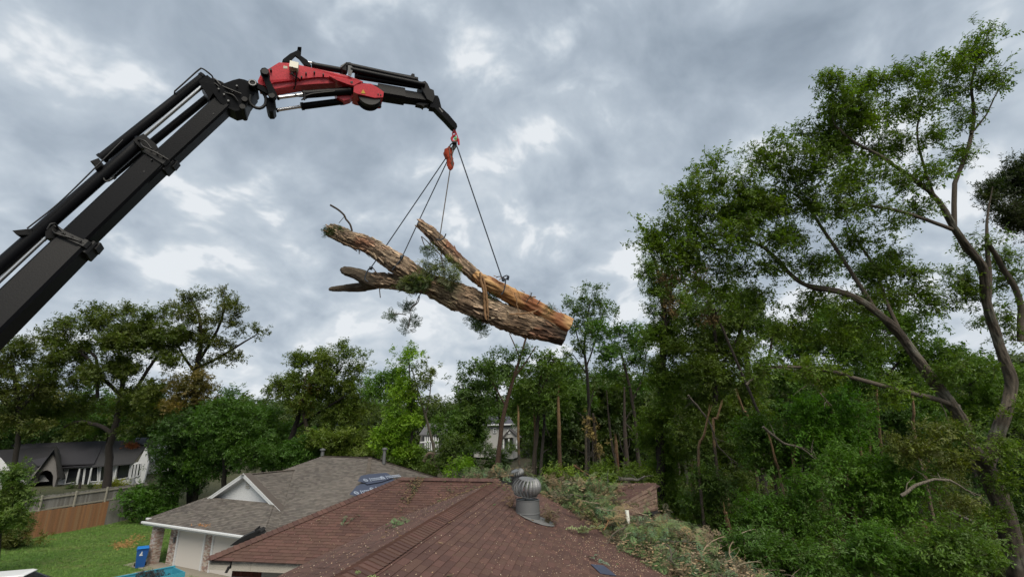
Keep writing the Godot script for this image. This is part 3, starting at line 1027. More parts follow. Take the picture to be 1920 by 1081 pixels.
func make_log() -> void:
	var z := 10.9
	var t := thing("hoisted_log", pt(930, 580, z), "large torn tree trunk with forked limbs hanging in rope slings", "log")
	var s := Shape.new()
	bark_tube(s, [[1059, 630, 19], [1022, 617, 23, -0.02], [985, 607, 23.5], [950, 595, 24.5], [900, 576, 26], [850, 555, 25], [810, 538, 20.5], [770, 531, 17], [735, 528, 14.5], [700, 525, 14.5]], z, 72, 0.025, 0.034, butt_shade_tone, true, true)
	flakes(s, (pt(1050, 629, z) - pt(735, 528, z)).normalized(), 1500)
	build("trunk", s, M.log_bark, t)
	s = Shape.new()
	bark_tube(s, [[812, 540, 17, 0.1], [783, 521, 18, -0.05], [755, 500, 18.5, -0.12], [722, 479, 18.5, -0.15], [692, 460, 16, -0.1], [655, 446, 15, -0.05], [632, 437, 13.5], [616, 430, 12]], z, 52, 0.025, 0.028, bark_tone, false, true, 3.0)
	flakes(s, (pt(800, 535, z) - pt(640, 440, z)).normalized(), 750)
	build("limb", s, M.log_bark, t)
	s = Shape.new()
	bark_tube(s, [[704, 527, 14], [688, 523, 13.5, -0.05], [668, 514, 11, -0.1], [650, 508, 9.5, -0.1], [643, 506, 7]], z, 36, 0.025, 0.022, grey_bark_tone, false, true, 7.0)
	build("stub_limb", s, M.log_bark, t)
	s = Shape.new()
	bark_tube(s, [[704, 530, 13], [688, 535, 11, 0.1], [665, 539, 8.5, 0.15], [640, 541, 6.5, 0.15], [622, 542, 4.5, 0.12], [617, 543, 2.0, 0.12]], z, 32, 0.025, 0.020, grey_bark_tone, false, true, 9.0)
	build("stub_limb", s, M.log_bark, t)
	s = Shape.new()
	bark_tube(s, [[787, 419, 10.5, 0.05], [805, 434, 11.3, 0.03], [830, 459, 11.8, 0.0], [855, 485, 12, -0.02], [880, 507, 12.5, -0.04], [897, 522, 12.5, 0.04], [920, 535, 13.5, 0.08], [945, 549, 14.5, 0.1], [970, 564, 15.5, 0.1], [995, 580, 16, 0.06]], z, 52, 0.025, 0.026, bark_tone, true, false, 5.0)
	flakes(s, (pt(900, 520, z) - pt(790, 420, z)).normalized(), 420)
	build("sawn_limb", s, M.log_bark, t)
	# the torn face along the top of the butt
	s = Shape.new()
	bark_tube(s, [[889, 512, 6, -0.12], [903, 525, 11.5, -0.10], [925, 537, 14, -0.06], [950, 551, 15, -0.04], [975, 563, 15.5, -0.02], [1000, 577, 16, 0.0], [1025, 591, 16.5, 0.0], [1050, 604, 17, 0.0], [1067, 613, 17, 0.0]], z, 48, 0.022, 0.034, wood_tone, true, true, 11.0)
	build("split_wood", s, M.wood, t)
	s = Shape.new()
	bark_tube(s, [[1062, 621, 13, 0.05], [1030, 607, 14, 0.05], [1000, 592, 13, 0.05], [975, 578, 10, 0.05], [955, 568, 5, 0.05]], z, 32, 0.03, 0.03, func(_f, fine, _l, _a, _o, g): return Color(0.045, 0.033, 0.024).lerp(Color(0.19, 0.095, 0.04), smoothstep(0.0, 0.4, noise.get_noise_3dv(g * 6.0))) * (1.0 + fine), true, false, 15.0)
	build("cleft_shade_wood", s, M.log_bark, t)  # filler between the two stems, its dark colour painted as the hollow's shade
	# long shreds and splinters
	var shred := func(ps: Array, w0: float) -> Shape:
		var q := Shape.new()
		var path := smooth_path(ps.map(func(e): return pt(e[0], e[1], z + e[2])), ps.map(func(e): return e[3] * w0), 0.04)
		for k in path[0].size():
			path[0][k] += Vector3(rng.randf_range(-1, 1), rng.randf_range(-1, 1), rng.randf_range(-1, 1)) * 0.006
		q.tube(path[0], path[1], 6, Color(0.30, 0.17, 0.08))
		return q
	for e in [
		[[900, 512, -0.28, 0.9], [903, 530, -0.30, 1.2], [907, 545, -0.30, 1.3], [909, 570, -0.30, 1.2], [910, 592, -0.34, 1.0], [913, 600, -0.35, 0.3]],
		[[905, 516, -0.26, 0.7], [909, 534, -0.3, 0.8], [913, 560, -0.32, 0.9], [915, 585, -0.36, 0.7], [915, 599, -0.36, 0.2]],
		[[964, 548, -0.28, 0.4], [968, 560, -0.33, 0.5], [970, 575, -0.34, 0.4], [973, 585, -0.34, 0.2]],
		[[999, 560, -0.2, 0.5], [999, 556, -0.2, 0.5], [1003, 556, -0.2, 0.5], [1005, 557, -0.22, 0.35]],
		[[955, 589, -0.36, 0.5], [975, 588, -0.38, 0.6], [995, 586, -0.36, 0.6], [1010, 580, -0.3, 0.4]],
	]:
		build("splinter", shred.call(e, 0.030), M.wood, t)
	for k in 30:
		var u := rng.randf()
		var base := pt(lerpf(905, 1062, u) + rng.randf_range(-4, 4), lerpf(512, 602, u) + rng.randf_range(-8, 14), z - rng.randf_range(0.08, 0.24))
		var along := (pt(1060, 610, z) - pt(905, 520, z)).normalized()
		var d := (along * rng.randf_range(-1, 1) + Vector3(0, rng.randf_range(-0.1, 0.35), 0) + Vector3(0, 0, rng.randf_range(0, 0.2))).normalized()
		var q := Shape.new()
		var ln := rng.randf_range(0.08, 0.28)
		q.tube([base, base + d * ln * 0.6, base + d * ln], [rng.randf_range(0.006, 0.013), 0.006, 0.0015], 4, vary(Color(0.42, 0.22, 0.085), 0.3))
		build("splinter", q, M.wood, t)
	var plate := Shape.new()
	plate.slab([Vector3(-0.018, -0.055, 0.006), Vector3(0.004, -0.068, 0.006), Vector3(0.019, -0.04, 0.006), Vector3(0.016, 0.05, 0.006), Vector3(-0.004, 0.072, 0.006), Vector3(-0.019, 0.035, 0.006)], Vector3(0, 0, -0.014))
	multi("bark_flakes", plate.mesh(), M.twig, flake_x, flake_c, t)
	# the moss and dead twigs left on it
	s = Shape.new()
	hose(s, [pt(660, 433, z), pt(656, 420, z), pt(648, 410, z), pt(645, 403, z), pt(634, 393, z), pt(619, 384, z)], 0.022)
	hose(s, [pt(646, 405, z), pt(640, 412, z), pt(635, 418, z)], 0.007)
	build("dead_twig", s, M.twig_dark, t)
	s = Shape.new()
	for e in [[[790, 443], [800, 452], [812, 464], [826, 478], [832, 490]], [[826, 478], [830, 500], [834, 522]], [[790, 443], [796, 460], [806, 470]], [[698, 500], [704, 508], [709, 517]], [[711, 540], [713, 558]], [[806, 530], [795, 545], [786, 555], [780, 568], [772, 575], [768, 583]], [[786, 555], [784, 566], [776, 574]], [[770, 585], [768, 600], [764, 615]], [[762, 590], [748, 588], [738, 590]], [[672, 466], [674, 476]], [[890, 540], [900, 548], [912, 552]], [[905, 548], [898, 560], [903, 572]], [[930, 520], [938, 518], [946, 522], [950, 524]], [[986, 566], [995, 556], [998, 548]], [[1008, 570], [1013, 562]]]:
		hose_part("twig", M.twig_dark, t, e.map(func(p): return pt(p[0] + rng.randf_range(-1, 1), p[1], z - 0.25)), 0.011, 5)
	# rope turns and knots round the wood
	s = Shape.new()
	for e in [[[757, 478], [750, 488], [742, 498], [735, 506]], [[836, 438], [832, 446], [824, 450], [818, 447]], [[948, 522], [947, 535], [944, 546], [940, 552]], [[697, 500], [690, 506], [686, 514], [684, 523], [690, 528]], [[942, 520], [950, 516], [955, 519]]]:
		hose_part("rope_turn", M.rope_dark, t, e.map(func(p): return pt(p[0], p[1], z - 0.34)), 0.014, 6)
	for e in [[695, 502], [753, 481], [944, 524], [952, 521]]:
		s = Shape.new()
		s.rod(pt(e[0] - 2.5, e[1], z - 0.3), pt(e[0] + 2.5, e[1] + 1, z - 0.3), 0.04, 8)
		build("rope_knot", s, M.rope_dark, t)
	# leaves that hang on it
	var xs := []
	var cs := PackedColorArray()
	for e in [[786, 526, 24, 8, 26], [798, 496, 6, 12, 5], [768, 535, 24, 8, 24], [812, 506, 10, 8, 9], [838, 500, 12, 12, 8], [850, 515, 10, 12, 9], [840, 526, 12, 6, 10], [805, 470, 12, 6, 8]]:
		for k in e[4]:
			var p := pt(e[0] + rng.randfn() * e[2] * 0.5, e[1] + rng.randfn() * e[3] * 0.5, z - rng.randf_range(0.1, 0.42))
			xs.push_back(leaf_place(p, rng.randf_range(0.6, 1.1), 0.2))
			cs.push_back(vary(Color(0.21, 0.235, 0.135) if rng.randf() < 0.55 else Color(0.075, 0.115, 0.040), 0.3))
	for e in [[620, 432, 8, 5, 22], [612, 436, 4, 8, 10], [632, 428, 8, 3, 10]]:
		for k in e[4]:
			xs.push_back(leaf_place(pt(e[0] + rng.randfn() * e[2] * 0.6, e[1] + rng.randfn() * e[3] * 0.6, z - rng.randf_range(0.0, 0.2)), 0.34, 0.6))
			cs.push_back(vary(Color(0.050, 0.085, 0.018), 0.3))
	for e in [[737, 592, 8, 5, 9], [768, 575, 8, 6, 12], [760, 612, 7, 6, 8], [778, 603, 6, 10, 8], [895, 605, 12, 8, 22], [903, 618, 6, 8, 9], [884, 598, 6, 5, 7], [922, 556, 8, 5, 9], [925, 548, 6, 5, 6], [1030, 580, 6, 4, 6]]:
		for k in e[4]:
			xs.push_back(leaf_place(pt(e[0] + rng.randfn() * e[2] * 0.6, e[1] + rng.randfn() * e[3] * 0.6, z - rng.randf_range(-0.2, 0.2)), rng.randf_range(0.5, 0.8), -0.5))
			cs.push_back(vary(Color(0.055, 0.105, 0.030), 0.3))
	multi("leaves", M.oak_spray, M.leaf, xs, cs, t)


# ------------------------------------------------------------ the near house with the red shingle roof
const HA := 0.14486
const RV := -2.03
const RY := 7.5
const RU := 11.45
const PITCH := 0.326
const LEFT := -3.79
const WU := 12.0
const WP := 0.44
const WV := -4.47
const WRUN := 2.7


func hp(u: float, v: float, y: float) -> Vector3:
	return Vector3(sin(HA) * u + cos(HA) * v, y, -cos(HA) * u + sin(HA) * v)


func roof_y(u: float, v: float) -> float:
	if v > RV:
		return minf(RY - PITCH * (v - RV), RY - PITCH * maxf(0.0, u - RU))
	var wing := minf(RY - WP * absf(u - WU), RY - WP * maxf(0.0, WV - v))
	return maxf(RY - PITCH * (RV - v), wing) if v > LEFT else wing


func roof_normal(u: float, v: float) -> Vector3:
	var e := 0.02
	var gu := (roof_y(u + e, v) - roof_y(u - e, v)) / (2 * e)
	var gv := (roof_y(u, v + e) - roof_y(u, v - e)) / (2 * e)
	return (Vector3.UP - hp(1, 0, 0) * gu - hp(0, 1, 0) * gv).normalized()


func roof_at(u: float, v: float, lift := 0.0) -> Vector3:
	return hp(u, v, roof_y(u, v)) + roof_normal(u, v) * lift


# a tab: x along the course, y up the slope (its butt edge at -1), z off the roof; unit size, thick at the butt
func tab_mesh(thick: float) -> Shape:
	var s := Shape.new()
	var a := Vector3(-0.5, -1, thick)
	var b := Vector3(0.5, -1, thick)
	var d := Vector3(0.5, 0.3, 0.001)
	var e := Vector3(-0.5, 0.3, 0.001)
	s.quad(a, b, d, e)
	s.quad(Vector3(-0.5, -1, -0.002), Vector3(0.5, -1, -0.002), b, a)
	s.quad(Vector3(-0.5, 0.3, -0.002), Vector3(-0.5, -1, -0.002), a, e)
	s.quad(Vector3(0.5, -1, -0.002), Vector3(0.5, 0.3, -0.002), d, b)
	return s


# every tab of a slope: o on the top edge, c along the courses, d down the slope, n off the roof; span(s) gives the ends of the course at slope distance s
func tabs(o: Vector3, c: Vector3, d: Vector3, smax: float, span: Callable, part: String, out: Array, w := 0.215, e := 0.092) -> void:
	var n := c.cross(-d)
	var k := 0
	while k * e < smax:
		var s := k * e
		var r: Array = span.call(s + e * 0.5)
		var at: float = floor(r[0] / w) * w + (0.5 * w if k % 2 else 0.0) - w
		while at < r[1]:
			var a: float = maxf(at, r[0])
			var b: float = minf(at + w, r[1])
			if b - a > 0.03:
				var mid := o + c * ((a + b) * 0.5) + d * (s) + n * rng.randf_range(0.0, 0.0025)
				var wide := b - a - 0.006
				var len := e * (1.0 + rng.randf_range(-0.02, 0.02))
				var tilt := Basis(n, rng.randf_range(-0.006, 0.006))
				var x := Transform3D(Basis(tilt * c * wide, tilt * -d * len, n), mid)
				out.push_back([x, part, (mid + d * e * 0.5), wide * e])
			at += w
		k += 1


func in_frame(p: Vector3) -> Vector2:
	var q := p - Vector3(0, EYE, 0)
	var depth := -q.z * cos(TILT) + q.y * sin(TILT)
	if depth < 0.2:
		return Vector2(-1, 0)
	var px := 960.0 + FOCAL * q.x / depth
	var py := 540.5 - FOCAL * (q.y * cos(TILT) + q.z * sin(TILT)) / depth
	return Vector2(px, py)


func make_near_house() -> void:
	var base := hp(4.0, -1.0, 0)
	base.y = land(base.x, base.z)
	var t := thing("red_roofed_house", base, "near house with dark red shingle roof, storm debris and a turbine vent", "house")
	var c := hp(1, 0, 0)
	var v := hp(0, 1, 0)
	var k := 1.0 / sqrt(1.0 + PITCH * PITCH)
	var drop := Vector3(0, -PITCH, 0)
	var ridge := hp(0, RV, RY)
	var right_d := (v + drop).normalized()
	var left_d := (-v + drop).normalized()
	var front_d := (-c + Vector3(0, -WP, 0)).normalized()
	var kw := 1.0 / sqrt(1.0 + WP * WP)
	var parts := {}
	# sheathing under the shingles
	var deck := func(called: String, ps: Array) -> MeshInstance3D:
		var s := Shape.new()
		s.slab(ps.map(func(p): return p - Vector3(0, 0.004, 0)), Vector3(0, -0.12, 0))
		return build(called, s, M.felt, t)
	var span := 4.1 - RV
	var wy := RY - WP * WRUN
	parts.right = deck.call("roof_slope", [hp(-3, RV, RY), hp(-3, 4.1, RY - PITCH * span), hp(RU + span, 4.1, RY - PITCH * span), hp(RU, RV, RY)])
	parts.left = deck.call("roof_slope", [hp(-3, RV, RY), hp(RU, RV, RY), hp(RU + 0.3, LEFT, RY - PITCH * (RV - LEFT)), hp(-3, LEFT, RY - PITCH * (RV - LEFT))])
	parts.wing = deck.call("roof_slope", [hp(WU, RV, RY), hp(WU, WV, RY), hp(WU - WRUN, WV - WRUN, wy), hp(WU - WRUN, LEFT - 0.2, wy), hp(WU - 1.2, LEFT - 0.2, RY - WP * 1.2), hp(WU - 0.5, RV, RY - WP * 0.5)])
	deck.call("roof_slope", [hp(WU, WV, RY), hp(WU + WRUN, WV - WRUN, wy), hp(WU - WRUN, WV - WRUN, wy)])
	deck.call("roof_slope", [hp(WU, WV, RY), hp(WU, RV, RY), hp(WU + 6.0, 3.97, RY - PITCH * 6.0), hp(WU + 6.0, -3.0, RY - PITCH * 6.0), hp(WU + WRUN, WV - WRUN, wy)])
	var all := []
	tabs(ridge, c, right_d, 6.1 / k, func(s): return [0.0, RU + s * k], "right", all)
	tabs(ridge, -c, left_d, (RV - LEFT) / k, func(s): return [-RU - 0.1, 1.0], "left", all)
	tabs(hp(WU, 0, RY), v, front_d, WRUN / kw + 0.02, func(s): return [WV - s * kw, RV - minf(s * kw * 1.35, 1.68)], "wing", all)
	# the tabs that show largest are pieces of their own
	for e in all:
		var q := in_frame(e[2])
		var rv: Vector3 = e[2] - Vector3(0, EYE, 0)
		var nn: Vector3 = e[0].basis.z.normalized()
		var seen: float = e[3] * absf(rv.normalized().dot(nn)) / rv.length_squared()
		if q.x < 0 or q.x > 1920 or q.y > 1081 or (e[1] == "left"):
			seen = 0.0
		if e[1] == "right" and q.x > 1100:
			seen *= 0.15
		e.push_back(seen)
	all.sort_custom(func(a, b): return a[4] > b[4])
	var tab: ArrayMesh = tab_mesh(0.010).mesh()
	var left_over := {"right": Shape.new(), "left": Shape.new(), "wing": Shape.new()}
	var base_col := Color(0.098, 0.043, 0.033)
	for q in all.size():
		var e: Array = all[q]
		var x: Transform3D = e[0]
		var tone := int(clampf(2.5 + noise.get_noise_3dv(e[2] * 0.7) * 3.4 + rng.randf_range(-2.4, 2.4), 0, 5))
		if q < 290 and e[4] > 0.0:
			if rng.randf() < 0.03:
				x.basis = x.basis * Basis(Vector3.RIGHT, 0.0)
				x = x.translated_local(Vector3(0, rng.randf_range(-0.1, 0.1), 0))
			put("shingle", tab, M.shingles[tone], x, parts[e[1]])
		else:
			var s: Shape = left_over[e[1]]
			var col: Color = M.shingles[tone].albedo_color.srgb_to_linear()
			var a := x * Vector3(-0.5, -1, 0.010)
			var b := x * Vector3(0.5, -1, 0.010)
			s.quad(a, b, x * Vector3(0.5, 0.3, 0.001), x * Vector3(-0.5, 0.3, 0.001), col)
			s.quad(x * Vector3(-0.5, -1, -0.002), x * Vector3(0.5, -1, -0.002), b, a, col)
	for e in left_over:
		build("shingle_field", left_over[e], M.shingle_any, parts[e]).set_meta("kind", "stuff")
	# caps along ridge and hips
	var cap := Shape.new()
	for sd in [-1.0, 1.0]:
		var tilt := Vector3(sd, -PITCH, 0)
		var o := Vector3(0, 0.012, 0)
		var pa := [Vector3(0, 0.030, 0.0), Vector3(0, 0.014, 1.25), Vector3(sd * 0.16, 0.014 - PITCH * 0.16, 1.25), Vector3(sd * 0.16, 0.026 - PITCH * 0.16, 0.0)]
		if sd > 0:
			pa = [pa[3], pa[2], pa[1], pa[0]]
		cap.quad(pa[0], pa[1], pa[2], pa[3])
		var lip := [Vector3(0, 0.030, 0), Vector3(sd * 0.16, 0.026 - PITCH * 0.16, 0), Vector3(sd * 0.16, 0.0 - PITCH * 0.16, 0), Vector3(0, 0.010, 0)]
		if sd < 0:
			lip.reverse()
		cap.quad(lip[0], lip[1], lip[2], lip[3])
	var capm := cap.mesh()
	var caps := func(a: Vector3, b: Vector3, parent: Node3D) -> void:
		var d := (b - a).normalized()
		var x := d.cross(Vector3.UP).normalized()
		var count := int(a.distance_to(b) / 0.10)
		for q in count:
			var p := a + d * (q * 0.10)
			var ba := Basis(x, x.cross(-d).normalized() * -1.0 if x.cross(-d).y < 0 else x.cross(-d), d * 0.10)
			put("ridge_cap", capm, M.shingles[rng.randi_range(0, 5)], Transform3D(ba, p + Vector3(0, 0.004, 0)), parent)
	caps.call(hp(1.6, RV, RY), hp(RU, RV, RY), parts.right)
	caps.call(hp(WU - WRUN - 0.02, WV - WRUN - 0.02, wy), hp(WU, WV, RY), parts.wing)
	caps.call(hp(WU, WV, RY), hp(WU, RV, RY), parts.wing)
	# eave board of the left slope
	var s := Shape.new()
	s.slab([hp(-3, LEFT, RY - PITCH * (RV - LEFT) - 0.01), hp(RU + 0.2, LEFT, RY - PITCH * (RV - LEFT) - 0.01), hp(RU + 0.2, LEFT, RY - PITCH * (RV - LEFT) - 0.2), hp(-3, LEFT, RY - PITCH * (RV - LEFT) - 0.2)], v * 0.03)
	build("fascia_board", s, M.cream, t)
	# fascia, broken at one joint
	var eu := WU - WRUN
	var ey := wy - 0.012
	for e in [[-7.20, -6.78, 0.0], [-6.72, -6.325, 0.004], [-6.32, -4.6, 0.0]]:
		s = Shape.new()
		s.slab([hp(eu, e[0], ey), hp(eu, e[1] + (0.05 if e[0] < -7 else 0.0), ey), hp(eu, e[1], ey - 0.20), hp(eu, e[0], ey - 0.20)], c * 0.03)
		build("fascia_board", s, M.cream, t)
	s = Shape.new()
	s.slab([hp(eu + 0.012, -6.74, ey + 0.01), hp(eu + 0.012, -6.70, ey + 0.01), hp(eu - 0.01, -6.79, ey - 0.24), hp(eu - 0.01, -6.84, ey - 0.24)], c * 0.02)
	build("bent_flashing", s, M.felt, t)
	s = Shape.new()
	s.slab([hp(eu + 0.03, -7.2, ey - 0.17), hp(eu + 0.55, -7.2, ey - 0.17), hp(eu + 0.55, -4.0, ey - 0.17), hp(eu + 0.03, -4.0, ey - 0.17)], Vector3(0, -0.012, 0))
	build("soffit", s, M.cream, t)
	# the wall under the wing: bricks on end, then the garage door
	s = Shape.new()
	s.slab([hp(eu + 0.36, -6.95, ey - 0.18), hp(eu + 0.36, -2.4, ey - 0.18), hp(eu + 0.36, -2.4, base.y), hp(eu + 0.36, -6.95, base.y)], c * 0.12)
	s.slab([hp(eu + 0.5, -6.95, ey - 0.18), hp(eu + 0.5, -6.95, base.y), hp(eu + 4.8, -6.95, base.y), hp(eu + 4.8, -6.95, ey - 0.18)], v * 0.2)
	s.slab([hp(-2.5, LEFT + 0.4, 6.7), hp(eu + 0.3, LEFT + 0.4, 6.7), hp(eu + 0.3, LEFT + 0.4, base.y), hp(-2.5, LEFT + 0.4, base.y)], v * 0.2)
	s.slab([hp(-2.5, 4.2, 5.1), hp(15, 4.2, 5.1), hp(15, 4.2, base.y), hp(-2.5, 4.2, base.y)], -v * 0.2)
	s.slab([hp(-2.5, -3.3, 6.7), hp(-2.5, 4.1, 5.1), hp(-2.5, 4.1, base.y), hp(-2.5, -3.3, base.y)], c * 0.2)
	var wall := build("wall", s, M.mortar, t)
	var brick := Shape.new()
	brick.box(Vector3.ZERO, Vector3(0.068, 0.20, 0.03))
	var bm := brick.mesh()
	var ub := Basis(v, Vector3.UP, v.cross(Vector3.UP))
	var bricks := []
	for q in 3:
		var m := textured(mat(vary(Color(0.17, 0.05, 0.03), 0.3), 0.9), M.fine, 3.0)
		bricks.push_back(m)
	for q in 8:
		put("brick", bm, bricks[q % 3], Transform3D(ub, hp(eu + 0.352, -6.90 + q * 0.078, ey - 0.29)), wall)
	for row in 4:
		for q in 3:
			put("brick", bm, bricks[(q + row) % 3], Transform3D(Basis(Vector3.UP, -v, v.cross(Vector3.UP)), hp(eu + 0.352, -6.84 + q * 0.21 + (0.1 if row % 2 else 0.0), ey - 0.44 - row * 0.078)), wall)
	s = Shape.new()
	for q in 5:
		var y0 := ey - 0.16 - q * 0.5
		s.box(hp(eu + 0.34, -4.6, y0 - 0.275), Vector3(3.3, 0.48, 0.03), Basis(v, Vector3.UP, v.cross(Vector3.UP)))
	build("garage_door", s, M.cream, t)
	# shingles torn up over the left hip
	s = Shape.new()
	for e in [[[430, 1023], [445, 1012], [466, 1001], [486, 993], [490, 997], [470, 1008], [452, 1020]], [[448, 1022], [468, 1006], [486, 996], [491, 1003], [476, 1012]], [[477, 992], [479, 991], [480, 996], [478, 997]]]:
		s.slab(e.map(func(p): return pt(p[0], p[1], 11.3)), c * 0.15 + Vector3(0, 0.05, 0))
	tag(build("torn_roofing", s, M.felt, t), "black torn roofing sheet standing up over the hip")
	# turbine vent: pipe, flashing, head of curved fins
	var vp := hp(9.2, -1.06, 0)
	vp = roof_at(9.2, -1.06)
	s = Shape.new()
	var up := Basis()
	s.lathe(vp - Vector3(0, 0.12, 0), up, [[0.214, 0.0], [0.214, 0.17], [0.219, 0.175], [0.219, 0.19], [0.213, 0.195], [0.206, 0.385], [0.211, 0.39], [0.211, 0.402], [0.192, 0.402]], 40)
	s.lathe(vp + Vector3(0, 0.262, 0), up, [[0.192, 0.0], [0.0, 0.001]], 30)
	var vent := build("turbine_vent", s, M.galv_dull, t)
	s = Shape.new()
	s.lathe(vp + Vector3(0, 0.272, 0), up, [[0.19, 0.0], [0.0, 0.002]], 30)
	build("opening_shade_disc", s, M.hose, vent)  # black disc on the closed pipe, painted for the shade in its mouth
	s = Shape.new()
	var ring := []
	var nrm := roof_normal(9.2, -1.06)
	for q in 26:
		var an := TAU * q / 26.0
		var r := 0.31 + 0.07 * cos(an - 0.2) + rng.randf_range(-0.012, 0.012)
		ring.push_back(roof_at(9.2 + sin(an) * r - 0.05, -1.06 + cos(an) * r + 0.08, 0.022 + rng.randf_range(0, 0.008)))
	s.slab(ring, Vector3(0, -0.006, 0))
	build("flashing", s, M.lead, vent)
	turbine_head(vent, vp + Vector3(-0.02, 0.50, 0.02), Basis(Vector3(0, 0, 1), -0.10) * Basis(Vector3(1, 0, 0), 0.14), 0.262, 0.152, 22)
	# second vent beyond the ridge, knocked over
	var v2 := pt(968, 893, 12.8)
	s = Shape.new()
	s.lathe(v2 - Vector3(0, 0.3, 0), Basis(Vector3(0, 0, 1), -0.12), [[0.14, 0.0], [0.14, 0.32], [0.175, 0.34]], 24)
	var vent2 := build("turbine_vent", s, M.galv_dull, t)
	turbine_head(vent2, v2 + Vector3(0.0, 0.075, 0), Basis(Vector3(0, 0, 1), 0.30) * Basis(Vector3(1, 0, 0), 0.2), 0.215, 0.095, 22)
	# plastic pipe stub
	s = Shape.new()
	s.lathe(pt(1179, 988, 10.4), Basis(Vector3(0, 0, 1), 0.06), [[0.042, -0.1], [0.042, 0.34], [0.034, 0.34], [0.034, 0.25]], 16)
	build("plumbing_pipe", s, M.pvc, t)
	# the piece of roof snapped off on the right
	var fa := pt(1150, 957, 13.2)
	var fb := pt(1231, 907, 15.2)
	var fc := pt(1170, 969, 12.7)
	var fd := pt(1234, 955, 13.8)
	var fe := pt(1128, 940, 14.2)
	var ff := pt(1152, 908, 16.2)
	s = Shape.new()
	var fo := Vector3(0, -0.06, 0)
	var sink := ((fb - fa).cross(fc - fa).normalized()) * (-0.09 if (fb - fa).cross(fc - fa).y > 0 else 0.09)
	s.slab([fa + sink, fc + sink, fd + sink, fb + sink], Vector3(0.01, -0.06, -0.08))
	s.slab([fa, fb, ff, fe], fo)
	var frag := build("broken_roof_piece", s, M.felt, t)
	var pale := []
	for q in 3:
		pale.push_back(textured(mat(Color(0.235, 0.150, 0.110) * [0.85, 1.0, 1.2][q], 0.92), M.fine, 4.0, M.rough_n, 0.7))
	var n1 := (fb - fa).cross(fc - fa).normalized()
	if n1.y < 0:
		n1 = -n1
	var n2 := (fb - fa).cross(fe - fa).normalized()
	if n2.y < 0:
		n2 = -n2
	for i in 11:
		for j in 5:
			var cell := [[i / 11.0, j / 5.0], [(i + 0.985) / 11.0, j / 5.0], [(i + 0.985) / 11.0, (j + 1.06) / 5.0], [i / 11.0, (j + 1.06) / 5.0]]
			var q := cell.map(func(e): return fa.lerp(fb, e[0]).lerp(fc.lerp(fd, e[0]), e[1]) + n1 * 0.03)
			var qs := Shape.new()
			qs.slab([q[0], q[3] + n1 * 0.02, q[2] + n1 * 0.02, q[1]], -n1 * 0.05)
			build("shingle", qs, pale[rng.randi_range(0, 2)], frag)
	for i in 8:
		for j in 4:
			var cell := [[i / 8.0, j / 4.0], [(i + 0.97) / 8.0, j / 4.0], [(i + 0.97) / 8.0, (j + 0.97) / 4.0], [i / 8.0, (j + 0.97) / 4.0]]
			var q := cell.map(func(e): return fa.lerp(fb, e[0]).lerp(fe.lerp(ff, e[0]), e[1]) + n2 * 0.03)
			var qs := Shape.new()
			qs.slab([q[0], q[1], q[2] + n2 * 0.02, q[3] + n2 * 0.02], -n2 * 0.012)
			build("shingle", qs, M.shingles[rng.randi_range(2, 4)], frag)
	caps.call(fa, fb, frag)
	s = Shape.new()
	for e in [[[1168, 968], [1196, 966], [1200, 978], [1180, 980]], [[1198, 964], [1222, 960], [1226, 974], [1208, 982]], [[1218, 960], [1237, 956], [1240, 976], [1222, 982]]]:
		s.slab(e.map(func(p): return pt(p[0], p[1], 13.2 + rng.randf() * 0.2)), Vector3(0, -0.02, -0.1))
	build("torn_felt", s, M.felt, frag)


func turbine_head(vent: Node3D, at: Vector3, b: Basis, r: float, half: float, count: int) -> void:
	var s := Shape.new()
	s.lathe(at, b, [[r * 0.72, -half], [r * 0.80, -half + 0.006], [r * 0.80, -half + 0.014], [r * 0.70, -half + 0.014]], 36)
	s.lathe(at, b, [[r * 0.58, half * 0.80], [r * 0.56, half * 0.86], [r * 0.3, half * 0.96], [0.0, half]], 30)
	build("turbine_cap", s, M.galv, vent)
	s = Shape.new()
	s.rod(at - b.y * (half + 0.10), at + b.y * half * 0.7, 0.012, 8)
	s.lathe(at - b.y * half, b, [[r * 0.7, 0.0], [0.0, 0.01]], 20)
	build("axle", s, M.galv, vent)
	for k in count:
		s = Shape.new()
		var a0 := TAU * k / count
		var wide := TAU / count * 0.80
		for q in 9:
			var pr := []
			for e in [q, q + 1]:
				var f: float = e / 9.0
				var lat := lerpf(-1.0, 0.98, f)
				var rad := r * sqrt(maxf(0.02, 1.0 - pow(absf(lat), 2.3) * 0.62))
				var h := lat * half
				var tw := 0.10 * sin(f * PI)
				var w := wide * (0.55 + 0.45 * sin(f * PI))
				pr.push_back([at + b * Vector3(cos(a0 + tw) * rad * 1.02, h, sin(a0 + tw) * rad * 1.02), at + b * Vector3(cos(a0 + tw + w * 0.5) * rad * 1.0, h, sin(a0 + tw + w * 0.5) * rad * 1.0), at + b * Vector3(cos(a0 + tw + w) * rad * 0.90, h, sin(a0 + tw + w) * rad * 0.90)])
			for e in 2:
				s.quad(pr[0][e], pr[1][e], pr[1][e + 1], pr[0][e + 1])
		build("fin", s, M.galv, vent)


# ------------------------------------------------------------ the neighbour's brown roofed house
const BA := -1.11701


func gp(r: float, b: float, y: float) -> Vector3:
	return Vector3(-22.09 - sin(BA) * r + cos(BA) * b, y, -35.04 + cos(BA) * r + sin(BA) * b)


